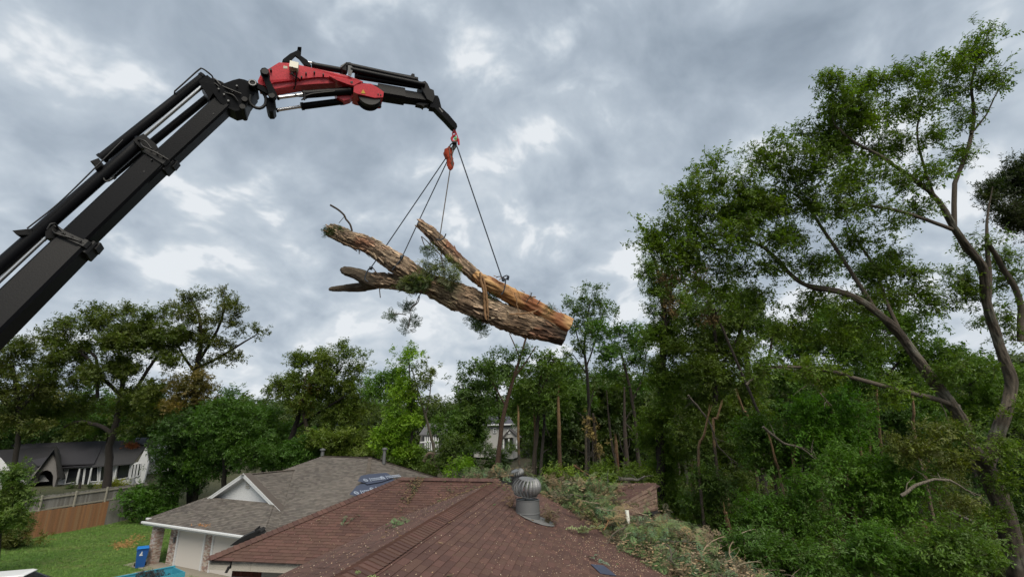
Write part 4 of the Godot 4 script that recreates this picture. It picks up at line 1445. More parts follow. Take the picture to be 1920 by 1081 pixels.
func roof_courses(s: Shape, poly: Array, nrm: Vector3, tone: Callable, e := 0.14, w := 0.33) -> void:
	# courses of tabs over a flat outline: each tab a sloping strip with a raised butt edge
	var up := (Vector3.UP - nrm * nrm.y).normalized()
	var x := up.cross(nrm).normalized()
	var o: Vector3 = poly[0]
	var flat := PackedVector2Array()
	var lo := Vector2(1e9, 1e9)
	var hi := -lo
	for p in poly:
		var q := Vector2((p - o).dot(x), (p - o).dot(up))
		flat.push_back(q)
		lo = lo.min(q)
		hi = hi.max(q)
	var k := 0
	var y := lo.y
	while y < hi.y:
		var cut := []
		var ym := y + e * 0.5
		for q in flat.size():
			var a := flat[q]
			var b := flat[(q + 1) % flat.size()]
			if (a.y - ym) * (b.y - ym) < 0:
				cut.push_back(lerpf(a.x, b.x, (ym - a.y) / (b.y - a.y)))
		cut.sort()
		for q in range(0, cut.size() - 1, 2):
			var at: float = cut[q]
			var off := rng.randf_range(0.3, 1.0) * w
			while at < cut[q + 1] - 0.01:
				var to: float = minf(at + off, cut[q + 1])
				off = w * rng.randf_range(0.6, 1.25)
				var a := o + x * at + up * y + nrm * 0.022
				var b := o + x * to + up * y + nrm * 0.022
				var col: Color = tone.call(a)
				s.quad(a, b, b + up * (e * 1.1) - nrm * 0.018, a + up * (e * 1.1) - nrm * 0.018, col)
				s.quad(a - nrm * 0.02, b - nrm * 0.02, b, a, col)
				at = to
		y += e
		k += 1


func brown_tone(p: Vector3) -> Color:
	var f := 0.5 + noise.get_noise_3dv(p * 0.5) * 0.45 + rng.randf_range(-0.42, 0.42)
	return Color(0.092, 0.080, 0.071).lerp(Color(0.190, 0.168, 0.148), clampf(f, 0, 1))


func make_brown_house() -> void:
	var t := thing("brown_roofed_house", gp(6, 5, 0), "neighbouring house with brown shingle roof, white gable and two garage doors", "house")
	var rr := gp(1, 0, 0) - gp(0, 0, 0)
	var bb := gp(0, 1, 0) - gp(0, 0, 0)
	var slope := func(ps: Array) -> void:
		var s := Shape.new()
		var nn: Vector3 = (ps[1] - ps[0]).cross(ps[2] - ps[0]).normalized()
		if nn.y < 0:
			nn = -nn
		s.slab(ps.map(func(p): return p - Vector3(0, 0.02, 0)), Vector3(0, -0.12, 0))
		var o := build("roof_slope", s, M.roof_brown_deck, t)
		var q := Shape.new()
		roof_courses(q, ps, nn, brown_tone)
		build("shingle_field", q, M.roof_brown, o).set_meta("kind", "stuff")
	var e0 := 2.6
	# front skirt, up to the gable
	slope.call([gp(-2.7, -0.8, e0), gp(9.1, -0.8, e0), gp(6.5, 1.8, 3.9), gp(-0.1, 1.8, 3.9)])
	slope.call([gp(-2.7, -0.8, e0), gp(-0.1, 1.8, 3.9), gp(3.2, 1.8, 5.55), gp(3.2, 5.95, 5.55), gp(-2.7, 0.1, e0)])
	slope.call([gp(6.5, 1.8, 3.9), gp(9.1, -0.8, e0), gp(9.1, 0.05, e0), gp(3.2, 5.9, 5.55), gp(3.2, 1.8, 5.55)])
	# the main hipped roof
	slope.call([gp(-3.8, 0.05, e0), gp(15.5, 0.05, e0), gp(8.9, 7.8, 6.47), gp(4.0, 7.8, 6.47)])
	slope.call([gp(15.5, 0.05, e0), gp(17.6, 16.5, 2.75), gp(8.9, 7.8, 6.47)])
	slope.call([gp(-3.8, 0.05, e0), gp(4.0, 7.8, 6.47), gp(-3.8, 15.6, e0)])
	slope.call([gp(17.6, 16.5, 2.75), gp(-3.8, 15.6, e0), gp(4.0, 7.8, 6.47), gp(8.9, 7.8, 6.47)])
	# ridge and hip caps
	var s := Shape.new()
	for e in [[gp(8.9, 7.8, 6.47), gp(15.5, 0.05, e0)], [gp(4.0, 7.8, 6.47), gp(8.9, 7.8, 6.47)], [gp(3.2, 1.5, 5.55), gp(3.2, 5.9, 5.55)], [gp(8.9, 7.8, 6.47), gp(17.6, 16.5, 2.75)]]:
		var d: Vector3 = (e[1] - e[0]).normalized()
		var n := int(e[0].distance_to(e[1]) / 0.22)
		for k in n:
			s.bar(e[0] + d * k * 0.22 + Vector3(0, 0.02, 0), e[0] + d * (k + 1) * 0.22 + Vector3(0, 0.035, 0), 0.26, 0.025, d.cross(Vector3.UP), vary(Color(0.125, 0.102, 0.085), 0.15))
	build("ridge_cap", s, M.roof_brown, t).set_meta("kind", "stuff")
	# white gable with lap siding
	var g := Shape.new()
	g.slab([gp(-0.1, 2.25, 3.86), gp(6.5, 2.25, 3.86), gp(3.2, 2.25, 5.5)], bb * 0.1)
	var gable := build("gable_wall", g, M.siding, t)
	for k in 13:
		var y0 := 3.86 + k * 0.115
		var half := 3.28 * (1.0 - (y0 - 3.86) / 1.64)
		if half > 0.15:
			s = Shape.new()
			var h2 := maxf(half - 0.23, 0.02)
			s.slab([gp(3.2 - half, 2.215, y0), gp(3.2 + half, 2.215, y0), gp(3.2 + h2, 2.235, y0 + 0.115), gp(3.2 - h2, 2.235, y0 + 0.115)], bb * 0.02)
			build("siding_board", s, M.siding, gable)
	s = Shape.new()
	var oct := []
	var inner := []
	for k in 8:
		var an := TAU * (k + 0.5) / 8
		oct.push_back(gp(3.2 + cos(an) * 0.30, 2.19, 4.95 + sin(an) * 0.40))
	s.slab(oct, bb * 0.03)
	var lv := build("gable_vent", s, M.white_trim, gable)
	for k in 6:
		s = Shape.new()
		s.box(gp(3.2, 2.17, 4.68 + k * 0.11), Vector3(0.4, 0.07, 0.02), Basis(rr, Vector3.UP, rr.cross(Vector3.UP)) * Basis(Vector3.RIGHT, 0.5))
		build("slat", s, M.cream, gable)
	# rakes: two white boards each side
	for sd in [-1.0, 1.0]:
		s = Shape.new()
		var a := gp(3.2, 1.72, 5.62)
		var b := gp(3.2 + sd * 4.05, 1.72, 3.52)
		s.slab([a, b, b - Vector3(0, 0.22, 0), a - Vector3(0, 0.24, 0)], bb * 0.04)
		s.slab([a - bb * 0.02 + Vector3(0, 0.03, 0), b - bb * 0.02 + Vector3(0, 0.03, 0), b - bb * 0.02 - Vector3(0, 0.06, 0), a - bb * 0.02 - Vector3(0, 0.06, 0)], bb * 0.018)
		s.slab([a - Vector3(0, 0.2, 0), b - Vector3(0, 0.2, 0), b - Vector3(0, 0.2, 0) + bb * 0.5, a - Vector3(0, 0.2, 0) + bb * 0.5], Vector3(0, -0.015, 0))
		build("rake_board", s, M.white_trim, t)
		s = Shape.new()
		s.slab([a + Vector3(0, 0.035, 0), b + Vector3(0, 0.035, 0), b + Vector3(0, 0.035, 0) + bb * 0.55, a + Vector3(0, 0.035, 0) + bb * 0.55], Vector3(0, -0.02, 0))
		build("roof_edge", s, M.roof_brown_deck, t)
	# gutters
	for e in [[-2.75, 9.2, -0.9], [-3.9, -2.6, 0.0]]:
		s = Shape.new()
		s.bar(gp(e[0], e[2], e0 - 0.06), gp(e[1], e[2], e0 - 0.06), 0.12, 0.13, bb, Color.WHITE, 0.2)
		s.slab([gp(e[0], e[2] + 0.07, e0), gp(e[1], e[2] + 0.07, e0), gp(e[1], e[2] + 0.07, e0 - 0.22), gp(e[0], e[2] + 0.07, e0 - 0.22)], bb * 0.03)
		build("gutter", s, M.white_trim, t)
	s = Shape.new()
	s.slab([gp(-2.6, -0.78, e0 - 0.18), gp(9.0, -0.78, e0 - 0.18), gp(9.0, 0.0, e0 - 0.18), gp(-2.6, 0.0, e0 - 0.18)], Vector3(0, -0.02, 0))
	build("soffit", s, M.white_trim, t)
	# walls of pale brick
	var wall := Shape.new()
	wall.slab([gp(-1.0, 0.1, 0), gp(8.8, 0.1, 0), gp(8.8, 0.1, 2.42), gp(-1.0, 0.1, 2.42)], bb * 0.2)
	wall.slab([gp(8.7, 0.3, 0), gp(8.7, 16.0, 0), gp(8.7, 16.0, 2.42), gp(8.7, 0.3, 2.42)], -rr * 0.2)
	wall.slab([gp(8.7, 1.0, 0), gp(16.2, 1.0, 0), gp(16.2, 1.0, 2.42), gp(8.7, 1.0, 2.42)], bb * 0.2)
	wall.slab([gp(16.2, 1.0, 0), gp(16.2, 15.6, 0), gp(16.2, 15.6, 2.42), gp(16.2, 1.0, 2.42)], -rr * 0.2)
	wall.slab([gp(-1.0, 0.3, 0), gp(-1.0, 15, 0), gp(-1.0, 15, 2.42), gp(-1.0, 0.3, 2.42)], rr * 0.2)
	wall.slab([gp(-1.0, 15.4, 0), gp(16.2, 15.4, 0), gp(16.2, 15.4, 2.42), gp(-1.0, 15.4, 2.42)], -bb * 0.2)
	var wl := build("wall", wall, M.mortar, t)
	var bs := Shape.new()
	var lay := func(r0: float, r1: float, y0: float, y1: float, b0: float) -> void:
		var row := 0
		var y := y0
		while y < y1 - 0.05:
			var r := r0 - (0.11 if row % 2 else 0.0)
			while r < r1:
				var a := maxf(r, r0)
				var b := minf(r + 0.205, r1)
				if b - a > 0.03:
					var q := rng.randf()
					var col := Color(0.50, 0.35, 0.29) if q < 0.3 else Color(0.68, 0.60, 0.53) if q < 0.75 else Color(0.40, 0.29, 0.26)
					bs.box(gp((a + b) * 0.5, b0, y + 0.033), Vector3(b - a, 0.066, 0.03), Basis(rr, Vector3.UP, rr.cross(Vector3.UP)), vary(col, 0.15))
				r += 0.217
			y += 0.077
			row += 1
	lay.call(-1.0, -0.14, 0.0, 2.42, 0.09)
	lay.call(2.78, 3.5, 0.0, 2.42, 0.09)
	lay.call(6.3, 7.2, 0.0, 2.42, 0.09)
	build("brick_face", bs, M.brick, wl).set_meta("kind", "stuff")
	# porch column on the left and the low arch beside it
	s = Shape.new()
	s.bar(gp(-1.85, -0.25, 0), gp(-1.85, -0.25, 2.42), 0.50, 0.50, rr, Color.WHITE, 0.02)
	var col := build("porch_column", s, M.mortar, t)
	bs = Shape.new()
	for side in 2:
		var y := 0.0
		var row := 0
		while y < 2.4:
			for q in 3:
				var c0 := Color(0.42, 0.29, 0.24) if rng.randf() < 0.5 else Color(0.60, 0.52, 0.46)
				var off := -0.17 + q * 0.17
				if side == 0:
					bs.box(gp(-1.85 + off, -0.505, y + 0.033), Vector3(0.16, 0.066, 0.02), Basis(rr, Vector3.UP, rr.cross(Vector3.UP)), vary(c0, 0.2))
				else:
					bs.box(gp(-1.595, -0.25 + off, y + 0.033), Vector3(0.16, 0.066, 0.02), Basis(-bb, Vector3.UP, Vector3.UP.cross(bb)), vary(c0, 0.2))
			y += 0.077
	build("brick_face", bs, M.brick, col).set_meta("kind", "stuff")
	# garage doors
	for e in [[0.0, 2.64], [3.62, 6.26]]:
		s = Shape.new()
		s.slab([gp(e[0], 0.16, 0), gp(e[1], 0.16, 0), gp(e[1], 0.16, 2.2), gp(e[0], 0.16, 2.2)], bb * 0.03)
		var dr := build("garage_door", s, M.garage_door, t)
		for k in 4:
			for q in 4:
				s = Shape.new()
				var w: float = (e[1] - e[0]) / 4.0
				s.box(gp(e[0] + (q + 0.5) * w, 0.15, 0.275 + k * 0.55), Vector3(w - 0.10, 0.42, 0.025), Basis(rr, Vector3.UP, rr.cross(Vector3.UP)))
				build("door_panel", s, M.garage_door, dr)
			s = Shape.new()
			s.box(gp((e[0] + e[1]) * 0.5, 0.148, 0.55 * k + 0.005), Vector3(e[1] - e[0], 0.012, 0.012), Basis(rr, Vector3.UP, rr.cross(Vector3.UP)))
			build("panel_joint", s, M.cream, dr)
		s = Shape.new()
		for r in [e[0] - 0.07, e[1] + 0.07]:
			s.box(gp(r, 0.06, 1.12), Vector3(0.14, 2.24, 0.10), Basis(rr, Vector3.UP, rr.cross(Vector3.UP)))
		s.box(gp((e[0] + e[1]) * 0.5, 0.06, 2.27), Vector3(e[1] - e[0] + 0.28, 0.14, 0.10), Basis(rr, Vector3.UP, rr.cross(Vector3.UP)))
		build("door_frame", s, M.white_trim, t)
	s = Shape.new()
	s.box(gp(-0.38, 0.03, 1.5), Vector3(0.14, 0.26, 0.12), Basis(rr, Vector3.UP, rr.cross(Vector3.UP)))
	s.box(gp(-0.38, 0.03, 1.66), Vector3(0.2, 0.04, 0.18), Basis(rr, Vector3.UP, rr.cross(Vector3.UP)))
	build("wall_lamp", s, M.galv_dull, t)
	# vents on the ridge
	for e in [[604, 853, 38.5, 0.5, 0.13], [720, 859, 36.0, 0.75, 0.12]]:
		s = Shape.new()
		var p := pt(e[0], e[1], e[2])
		s.lathe(p - Vector3(0, 0.4, 0), Basis(), [[e[4], 0.0], [e[4], e[3] + 0.25], [e[4] * 1.7, e[3] + 0.27], [e[4] * 1.7, e[3] + 0.36], [0.0, e[3] + 0.44]], 16)
		build("flue_pipe", s, M.galv_dull, t)
	# the dark patch of underlay with rows of pale print, over the hip
	var patch := func(ps: Array, lift: float) -> void:
		var q := Shape.new()
		q.slab(ps.map(func(e): return e + Vector3(0, lift, 0)), Vector3(0, -0.012, 0))
		build("underlay_sheet", q, M.underlay, t)
	var fy := func(b: float) -> float: return 2.6 + 0.5 * (b - 0.05)
	var sy := func(r: float) -> float: return 2.6 + (16.8 - r) * 0.49
	var on_front := func(px: float, py: float) -> Vector3: return on_plane(px, py, gp(0, 0.05, 2.68), (Vector3.UP - bb * 0.5).normalized())
	var on_side := func(px: float, py: float) -> Vector3: return on_plane(px, py, gp(15.5, 0.05, 2.68), (gp(17.6, 16.5, 2.75) - gp(15.5, 0.05, e0)).cross(gp(8.9, 7.8, 6.47) - gp(15.5, 0.05, e0)).normalized())
	patch.call([on_side.call(655, 927), on_side.call(668, 912), on_side.call(676, 908), on_side.call(700, 905), on_side.call(738, 898), on_side.call(742, 904), on_side.call(720, 917), on_side.call(690, 926), on_side.call(672, 931)], 0.03)
	patch.call([on_side.call(670, 905), on_side.call(676, 895), on_side.call(690, 892), on_side.call(724, 889), on_side.call(739, 898), on_side.call(715, 906), on_side.call(688, 911), on_side.call(684, 908)], 0.12)
	var ns := (gp(17.6, 16.5, 2.75) - gp(15.5, 0.05, e0)).cross(gp(8.9, 7.8, 6.47) - gp(15.5, 0.05, e0)).normalized()
	if ns.y < 0:
		ns = -ns
	var dir := (gp(17.6, 16.5, 2.75) - gp(15.5, 0.05, e0)).normalized()
	var upv := ns.cross(dir)
	if upv.y < 0:
		upv = -upv
	for e in [[677, 904.5, 0.13], [709, 899.5, 0.13], [660, 926, 0.03], [690, 918.5, 0.03], [719, 911, 0.03]]:
		var a: Vector3 = on_side.call(e[0], e[1]) + ns * (0.02 + e[2])
		var q := Shape.new()
		var line := Basis(dir, ns, dir.cross(ns))
		# a round badge, a slash and two rows of small capitals, as far as the photograph shows them
		q.lathe(a + dir * 0.30, line, [[0.17, 0.0], [0.17, 0.006], [0.10, 0.008], [0.10, 0.0]], 18)
		q.box(a + dir * 0.30, Vector3(0.24, 0.012, 0.05), line)
		q.slab([a + dir * 0.60 - upv * 0.2, a + dir * 0.66 - upv * 0.2, a + dir * 0.78 + upv * 0.2, a + dir * 0.72 + upv * 0.2], -ns * 0.006)
		for k in 8:
			for row in 2:
				q.box(a + dir * (0.86 + k * 0.15) + upv * (0.08 - row * 0.17), Vector3(0.10, 0.01, 0.11), line)
		build("printed_line", q, M.underlay_print, t)
	# orange leaves caught in the gutter
	var xs := []
	var cs := PackedColorArray()
	for k in 26:
		xs.push_back(leaf_place(gp(3.2 + rng.randfn() * 0.35, -0.72 + rng.randf() * 0.3, 2.72 + rng.randf() * 0.12), 0.35, 0.3))
		cs.push_back(vary(Color(0.42, 0.19, 0.05), 0.3))
	multi("gutter_leaves", M.oak_spray, M.leaf_dry, xs, cs, t)


# ------------------------------------------------------------ houses further off
var po := Vector3.ZERO
var pback := Vector3.ZERO
var pthing: Node3D


func make_far_houses() -> void:
	# white house with dark roofs, up the bank on the left
	po = pt(200, 905, 61)
	po.y = land(po.x, po.z)
	var ex := Vector3(cos(0.10), 0, -sin(0.10))
	pback = Vector3.UP.cross(ex)
	if pback.z > 0:
		pback = -pback
	pthing = thing("white_house", po, "white house with dark roofs, arched porch and screened veranda beyond the fence", "house")
	var P := func(px: float, py: float, deep := 0.0) -> Vector3: return on_plane(px, py, po + pback * deep, -pback)
	var flat := func(called: String, ps: Array, thick: float, col: Color, m: Material, deep := 0.0, parent: Node3D = null) -> MeshInstance3D:
		var s := Shape.new()
		s.slab(ps.map(func(e): return P.call(e[0], e[1], deep + (e[2] if e.size() > 2 else 0.0))), pback * thick, col)
		return build(called, s, m, parent if parent else pthing)
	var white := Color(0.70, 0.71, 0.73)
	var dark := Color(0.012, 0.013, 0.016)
	# body of the long wing
	var wl := flat.call("wall", [[97, 930], [112, 872], [258, 866], [262, 912], [200, 915], [150, 922]], 0.25, white, M.stucco)
	flat.call("wall", [[244, 870], [258, 866], [273, 838], [277, 868], [268, 906], [256, 910]], 0.25, white, M.stucco, -0.6)
	# screens and windows
	for e in [[[121, 907], [128, 878], [148, 876], [142, 903]], [[144, 912], [151, 877], [158, 876], [153, 911]], [[155, 911], [160, 876], [170, 875], [165, 908]], [[168, 903], [173, 876], [183, 874], [182, 902]], [[186, 902], [189, 874], [208, 872], [204, 899]], [[216, 899], [221, 872], [244, 869], [240, 895]], [[244, 896], [248, 870], [252, 870], [248, 895]], [[250, 895], [254, 870], [258, 869], [254, 893]], [[256, 893], [260, 869], [264, 868], [261, 891]]]:
		var w := flat.call("window", e, 0.05, Color.WHITE, M.dark_glass, -0.66 if e[0][0] > 243 else -0.06)
		var s := Shape.new()
		for q in 4:
			var a: Array = e[q]
			var b: Array = e[(q + 1) % 4]
			s.rod(P.call(a[0], a[1], -0.7 if e[0][0] > 243 else -0.1), P.call(b[0], b[1], -0.7 if e[0][0] > 243 else -0.1), 0.055, 6)
		build("frame", s, M.white_trim, w)
	for e in [[[149, 878], [142, 915]], [[172, 876], [164, 909]], [[219, 873], [213, 902]], [[245, 871], [242, 900]]]:
		var s := Shape.new()
		s.rod(P.call(e[0][0], e[0][1], -0.3), P.call(e[1][0], e[1][1], -0.3), 0.09, 8)
		build("porch_post", s, M.white_trim, pthing)
	# roofs: long one behind, the steep arched one in front of it, the patched one on the right
	var roof := func(ps: Array, col: Color) -> MeshInstance3D:
		var s := Shape.new()
		var q := ps.map(func(e): return P.call(e[0], e[1], e[2]))
		s.slab(q, Vector3(0, -0.12, 0.02), col)
		var r := build("roof", s, M.dark_roof, pthing)
		return r
	roof.call([[70, 872, -0.6], [176, 868, -0.6], [196, 826, 4.5], [20, 832, 4.5]], Color(0.030, 0.031, 0.036))
	roof.call([[108, 876, -0.55], [178, 871, -0.55], [206, 826, 4.4], [128, 830, 4.4]], Color(0.030, 0.031, 0.037))
	var rr := roof.call([[172, 874, -0.8], [249, 868, -0.8], [286, 820, 4.2], [205, 827, 4.2]], Color(0.038, 0.037, 0.042))
	var s := Shape.new()
	s.slab([P.call(266, 834, 2.55), P.call(277, 833, 2.55), P.call(286, 820, 4.1), P.call(254, 822, 4.1), P.call(250, 828, 3.3)].map(func(p): return p + Vector3(0, 0.1, 0)), Vector3(0, -0.03, 0), Color(0.16, 0.165, 0.20))
	build("roof_patch", s, M.dark_roof, rr)
	s = Shape.new()
	s.slab([P.call(250, 827, 3.4), P.call(256, 827, 3.4), P.call(261, 822, 4.0), P.call(254, 822, 4.0)].map(func(p): return p + Vector3(0, 0.14, 0)), Vector3(0, -0.03, 0), Color(0.36, 0.38, 0.44))
	build("roof_patch", s, M.dark_roof, rr)
	flat.call("gable_end", [[274, 868], [273, 838], [286, 820], [280, 860]], 0.2, Color(0.012, 0.012, 0.014), M.dark_roof, -0.4)
	# arched porch
	var arch := Shape.new()
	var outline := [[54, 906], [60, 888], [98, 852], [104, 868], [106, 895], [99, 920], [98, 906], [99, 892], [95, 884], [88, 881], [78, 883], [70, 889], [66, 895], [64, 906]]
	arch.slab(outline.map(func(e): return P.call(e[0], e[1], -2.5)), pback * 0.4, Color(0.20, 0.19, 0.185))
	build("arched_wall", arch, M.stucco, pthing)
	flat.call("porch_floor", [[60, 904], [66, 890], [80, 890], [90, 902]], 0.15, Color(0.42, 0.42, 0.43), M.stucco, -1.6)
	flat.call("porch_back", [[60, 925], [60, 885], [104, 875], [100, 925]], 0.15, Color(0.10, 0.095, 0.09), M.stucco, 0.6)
	s = Shape.new()
	s.slab([P.call(50, 908, -3.0), P.call(103, 838, -3.0), P.call(103, 836, 3.0), P.call(-30, 845, 3.0), P.call(-40, 905, -3.0)], Vector3(0, -0.14, 0.05), dark)
	s.slab([P.call(103, 838, -3.0), P.call(117, 897, -3.0), P.call(124, 894, 1.0), P.call(110, 842, 1.0)], Vector3(-0.05, -0.14, 0.05), Color(0.012, 0.012, 0.014))
	s.slab([P.call(100, 838, -3.04), P.call(104, 836, -3.04), P.call(118, 895, -3.04), P.call(111, 897, -3.04)], pback * 0.15, Color(0.012, 0.012, 0.014))
	build("roof", s, M.dark_roof, pthing)
	flat.call("wall", [[-30, 960], [-30, 850], [-2, 858], [18, 882], [47, 903], [47, 930]], 0.2, white, M.stucco, -3.4)
	# leaves blown onto the roof
	var xs := []
	var cs := PackedColorArray()
	for k in 90:
		var p: Vector3 = P.call(245 + rng.randfn() * 6, 837 + rng.randfn() * 4, 2.2) + Vector3(0, 0.1, 0)
		xs.push_back(leaf_place(p, 1.1, 0.2))
		cs.push_back(vary(Color(0.34, 0.12, 0.04), 0.3))
	multi("blown_leaves", M.oak_spray, M.leaf_dry, xs, cs, pthing)
	# grey roofed cottage just behind it
	po = pt(300, 850, 70)
	po.y = land(po.x, po.z)
	pthing = thing("grey_cottage", po, "small white cottage with a grey roof half hidden in trees behind the white house", "house")
	flat.call("wall", [[255, 880], [280, 855], [330, 855], [330, 890], [255, 890]], 3.0, white, M.stucco)
	s = Shape.new()
	s.slab([P.call(262, 857, -0.5), P.call(335, 857, -0.5), P.call(318, 832, 2.5), P.call(282, 832, 2.5)], Vector3(0, -0.12, 0), Color(0.13, 0.14, 0.17))
	build("roof", s, M.dark_roof, pthing)
	s = Shape.new()
	s.slab([P.call(266, 866, -1.2), P.call(288, 864, -1.2), P.call(277, 850, -1.2)], pback * 0.3, white)
	build("dormer", s, M.stucco, pthing)
	# two storey white house in the middle distance
	po = pt(930, 845, 82)
	po.y = land(po.x, po.z)
	ex = Vector3(cos(-0.15), 0, -sin(-0.15))
	pback = Vector3.UP.cross(ex)
	if pback.z > 0:
		pback = -pback
	pthing = thing("white_two_storey_house", po, "white two storey house with grey roof and porch gable behind the leaning trunk", "house")
	var P2 := func(px: float, py: float, deep := 0.0) -> Vector3: return on_plane(px, py, po + pback * deep, -pback)
	var put2 := func(called: String, ps: Array, thick: float, col: Color, m: Material, deep := 0.0) -> MeshInstance3D:
		var q := Shape.new()
		q.slab(ps.map(func(e): return P2.call(e[0], e[1], deep)), pback * thick, col)
		return build(called, q, m, pthing)
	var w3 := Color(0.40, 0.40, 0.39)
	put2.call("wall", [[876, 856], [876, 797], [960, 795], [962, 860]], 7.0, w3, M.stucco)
	put2.call("chimney", [[911, 800], [911, 784], [914, 784], [914, 800]], 0.6, w3, M.stucco, -0.3)
	s = Shape.new()
	s.slab([P2.call(872, 798, -0.6), P2.call(964, 795, -0.6), P2.call(954, 779, 3.5), P2.call(890, 780, 3.5)], Vector3(0, -0.15, 0), Color(0.075, 0.078, 0.105))
	build("roof", s, M.dark_roof, pthing)
	s = Shape.new()
	s.bar(P2.call(870, 798, -0.7), P2.call(965, 795, -0.7), 0.2, 0.22, pback)
	build("gutter", s, M.white_trim, pthing)
	put2.call("porch_gable", [[941, 821], [971, 819], [956, 806]], 3.0, w3, M.stucco, -3.0)
	s = Shape.new()
	for e in [[[938, 823], [955, 804], [956, 806], [941, 824]], [[955, 804], [974, 820], [972, 822], [956, 806]]]:
		s.slab(e.map(func(q): return P2.call(q[0], q[1], -3.3)), pback * 3.4, Color(0.06, 0.055, 0.055))
	build("porch_roof", s, M.dark_roof, pthing)
	s = Shape.new()
	s.lathe(P2.call(954, 809, -3.05), Basis(ex, -pback, ex.cross(-pback)), [[0.32, 0.0], [0.32, 0.06], [0.0, 0.07]], 16)
	build("round_vent", s, M.white_trim, pthing)
	for px in [954, 944, 969]:
		s = Shape.new()
		s.rod(P2.call(px, 822, -2.8), P2.call(px, 842, -2.8), 0.14, 8)
		build("porch_post", s, M.white_trim, pthing)
	for e in [[881, 829, 6, 9], [888, 829, 6, 9], [899, 829, 6, 9], [901, 802, 5, 8], [925, 803, 5, 8], [886, 806, 5, 8]]:
		var w := put2.call("window", [[e[0], e[1] + e[3]], [e[0] + e[2], e[1] + e[3]], [e[0] + e[2], e[1]], [e[0], e[1]]], 0.1, Color.WHITE, M.dark_glass, -0.08)
		s = Shape.new()
		for q in [[[e[0], e[1]], [e[0] + e[2], e[1]]], [[e[0], e[1] + e[3]], [e[0] + e[2], e[1] + e[3]]], [[e[0], e[1]], [e[0], e[1] + e[3]]], [[e[0] + e[2], e[1]], [e[0] + e[2], e[1] + e[3]]], [[e[0], e[1] + e[3] * 0.5], [e[0] + e[2], e[1] + e[3] * 0.5]]]:
			s.rod(P2.call(q[0][0], q[0][1], -0.12), P2.call(q[1][0], q[1][1], -0.12), 0.07, 6)
		build("frame", s, M.white_trim, w)
	# pale fence-like house front with white posts, left of it
	po = pt(815, 845, 76)
	po.y = land(po.x, po.z)
	pthing = thing("grey_roofed_house", po, "low grey roofed house with white veranda posts, mostly behind young trees", "house")
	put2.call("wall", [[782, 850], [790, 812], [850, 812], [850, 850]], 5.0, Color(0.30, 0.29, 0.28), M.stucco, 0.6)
	s = Shape.new()
	s.slab([P2.call(786, 814, -1.2), P2.call(852, 814, -1.2), P2.call(838, 793, 3.0), P2.call(800, 793, 3.0)], Vector3(0, -0.15, 0), Color(0.11, 0.11, 0.12))
	build("roof", s, M.dark_roof, pthing)
	for k in 7:
		s = Shape.new()
		s.rod(P2.call(797 + k * 4.0, 815, -0.9), P2.call(797 + k * 4.0, 845, -0.9), 0.12, 8)
		build("porch_post", s, M.white_trim, pthing)
	s = Shape.new()
	s.bar(P2.call(788, 829, -1.0), P2.call(824, 826, -1.0), 0.12, 0.2, pback)
	build("veranda_rail", s, M.white_trim, pthing)


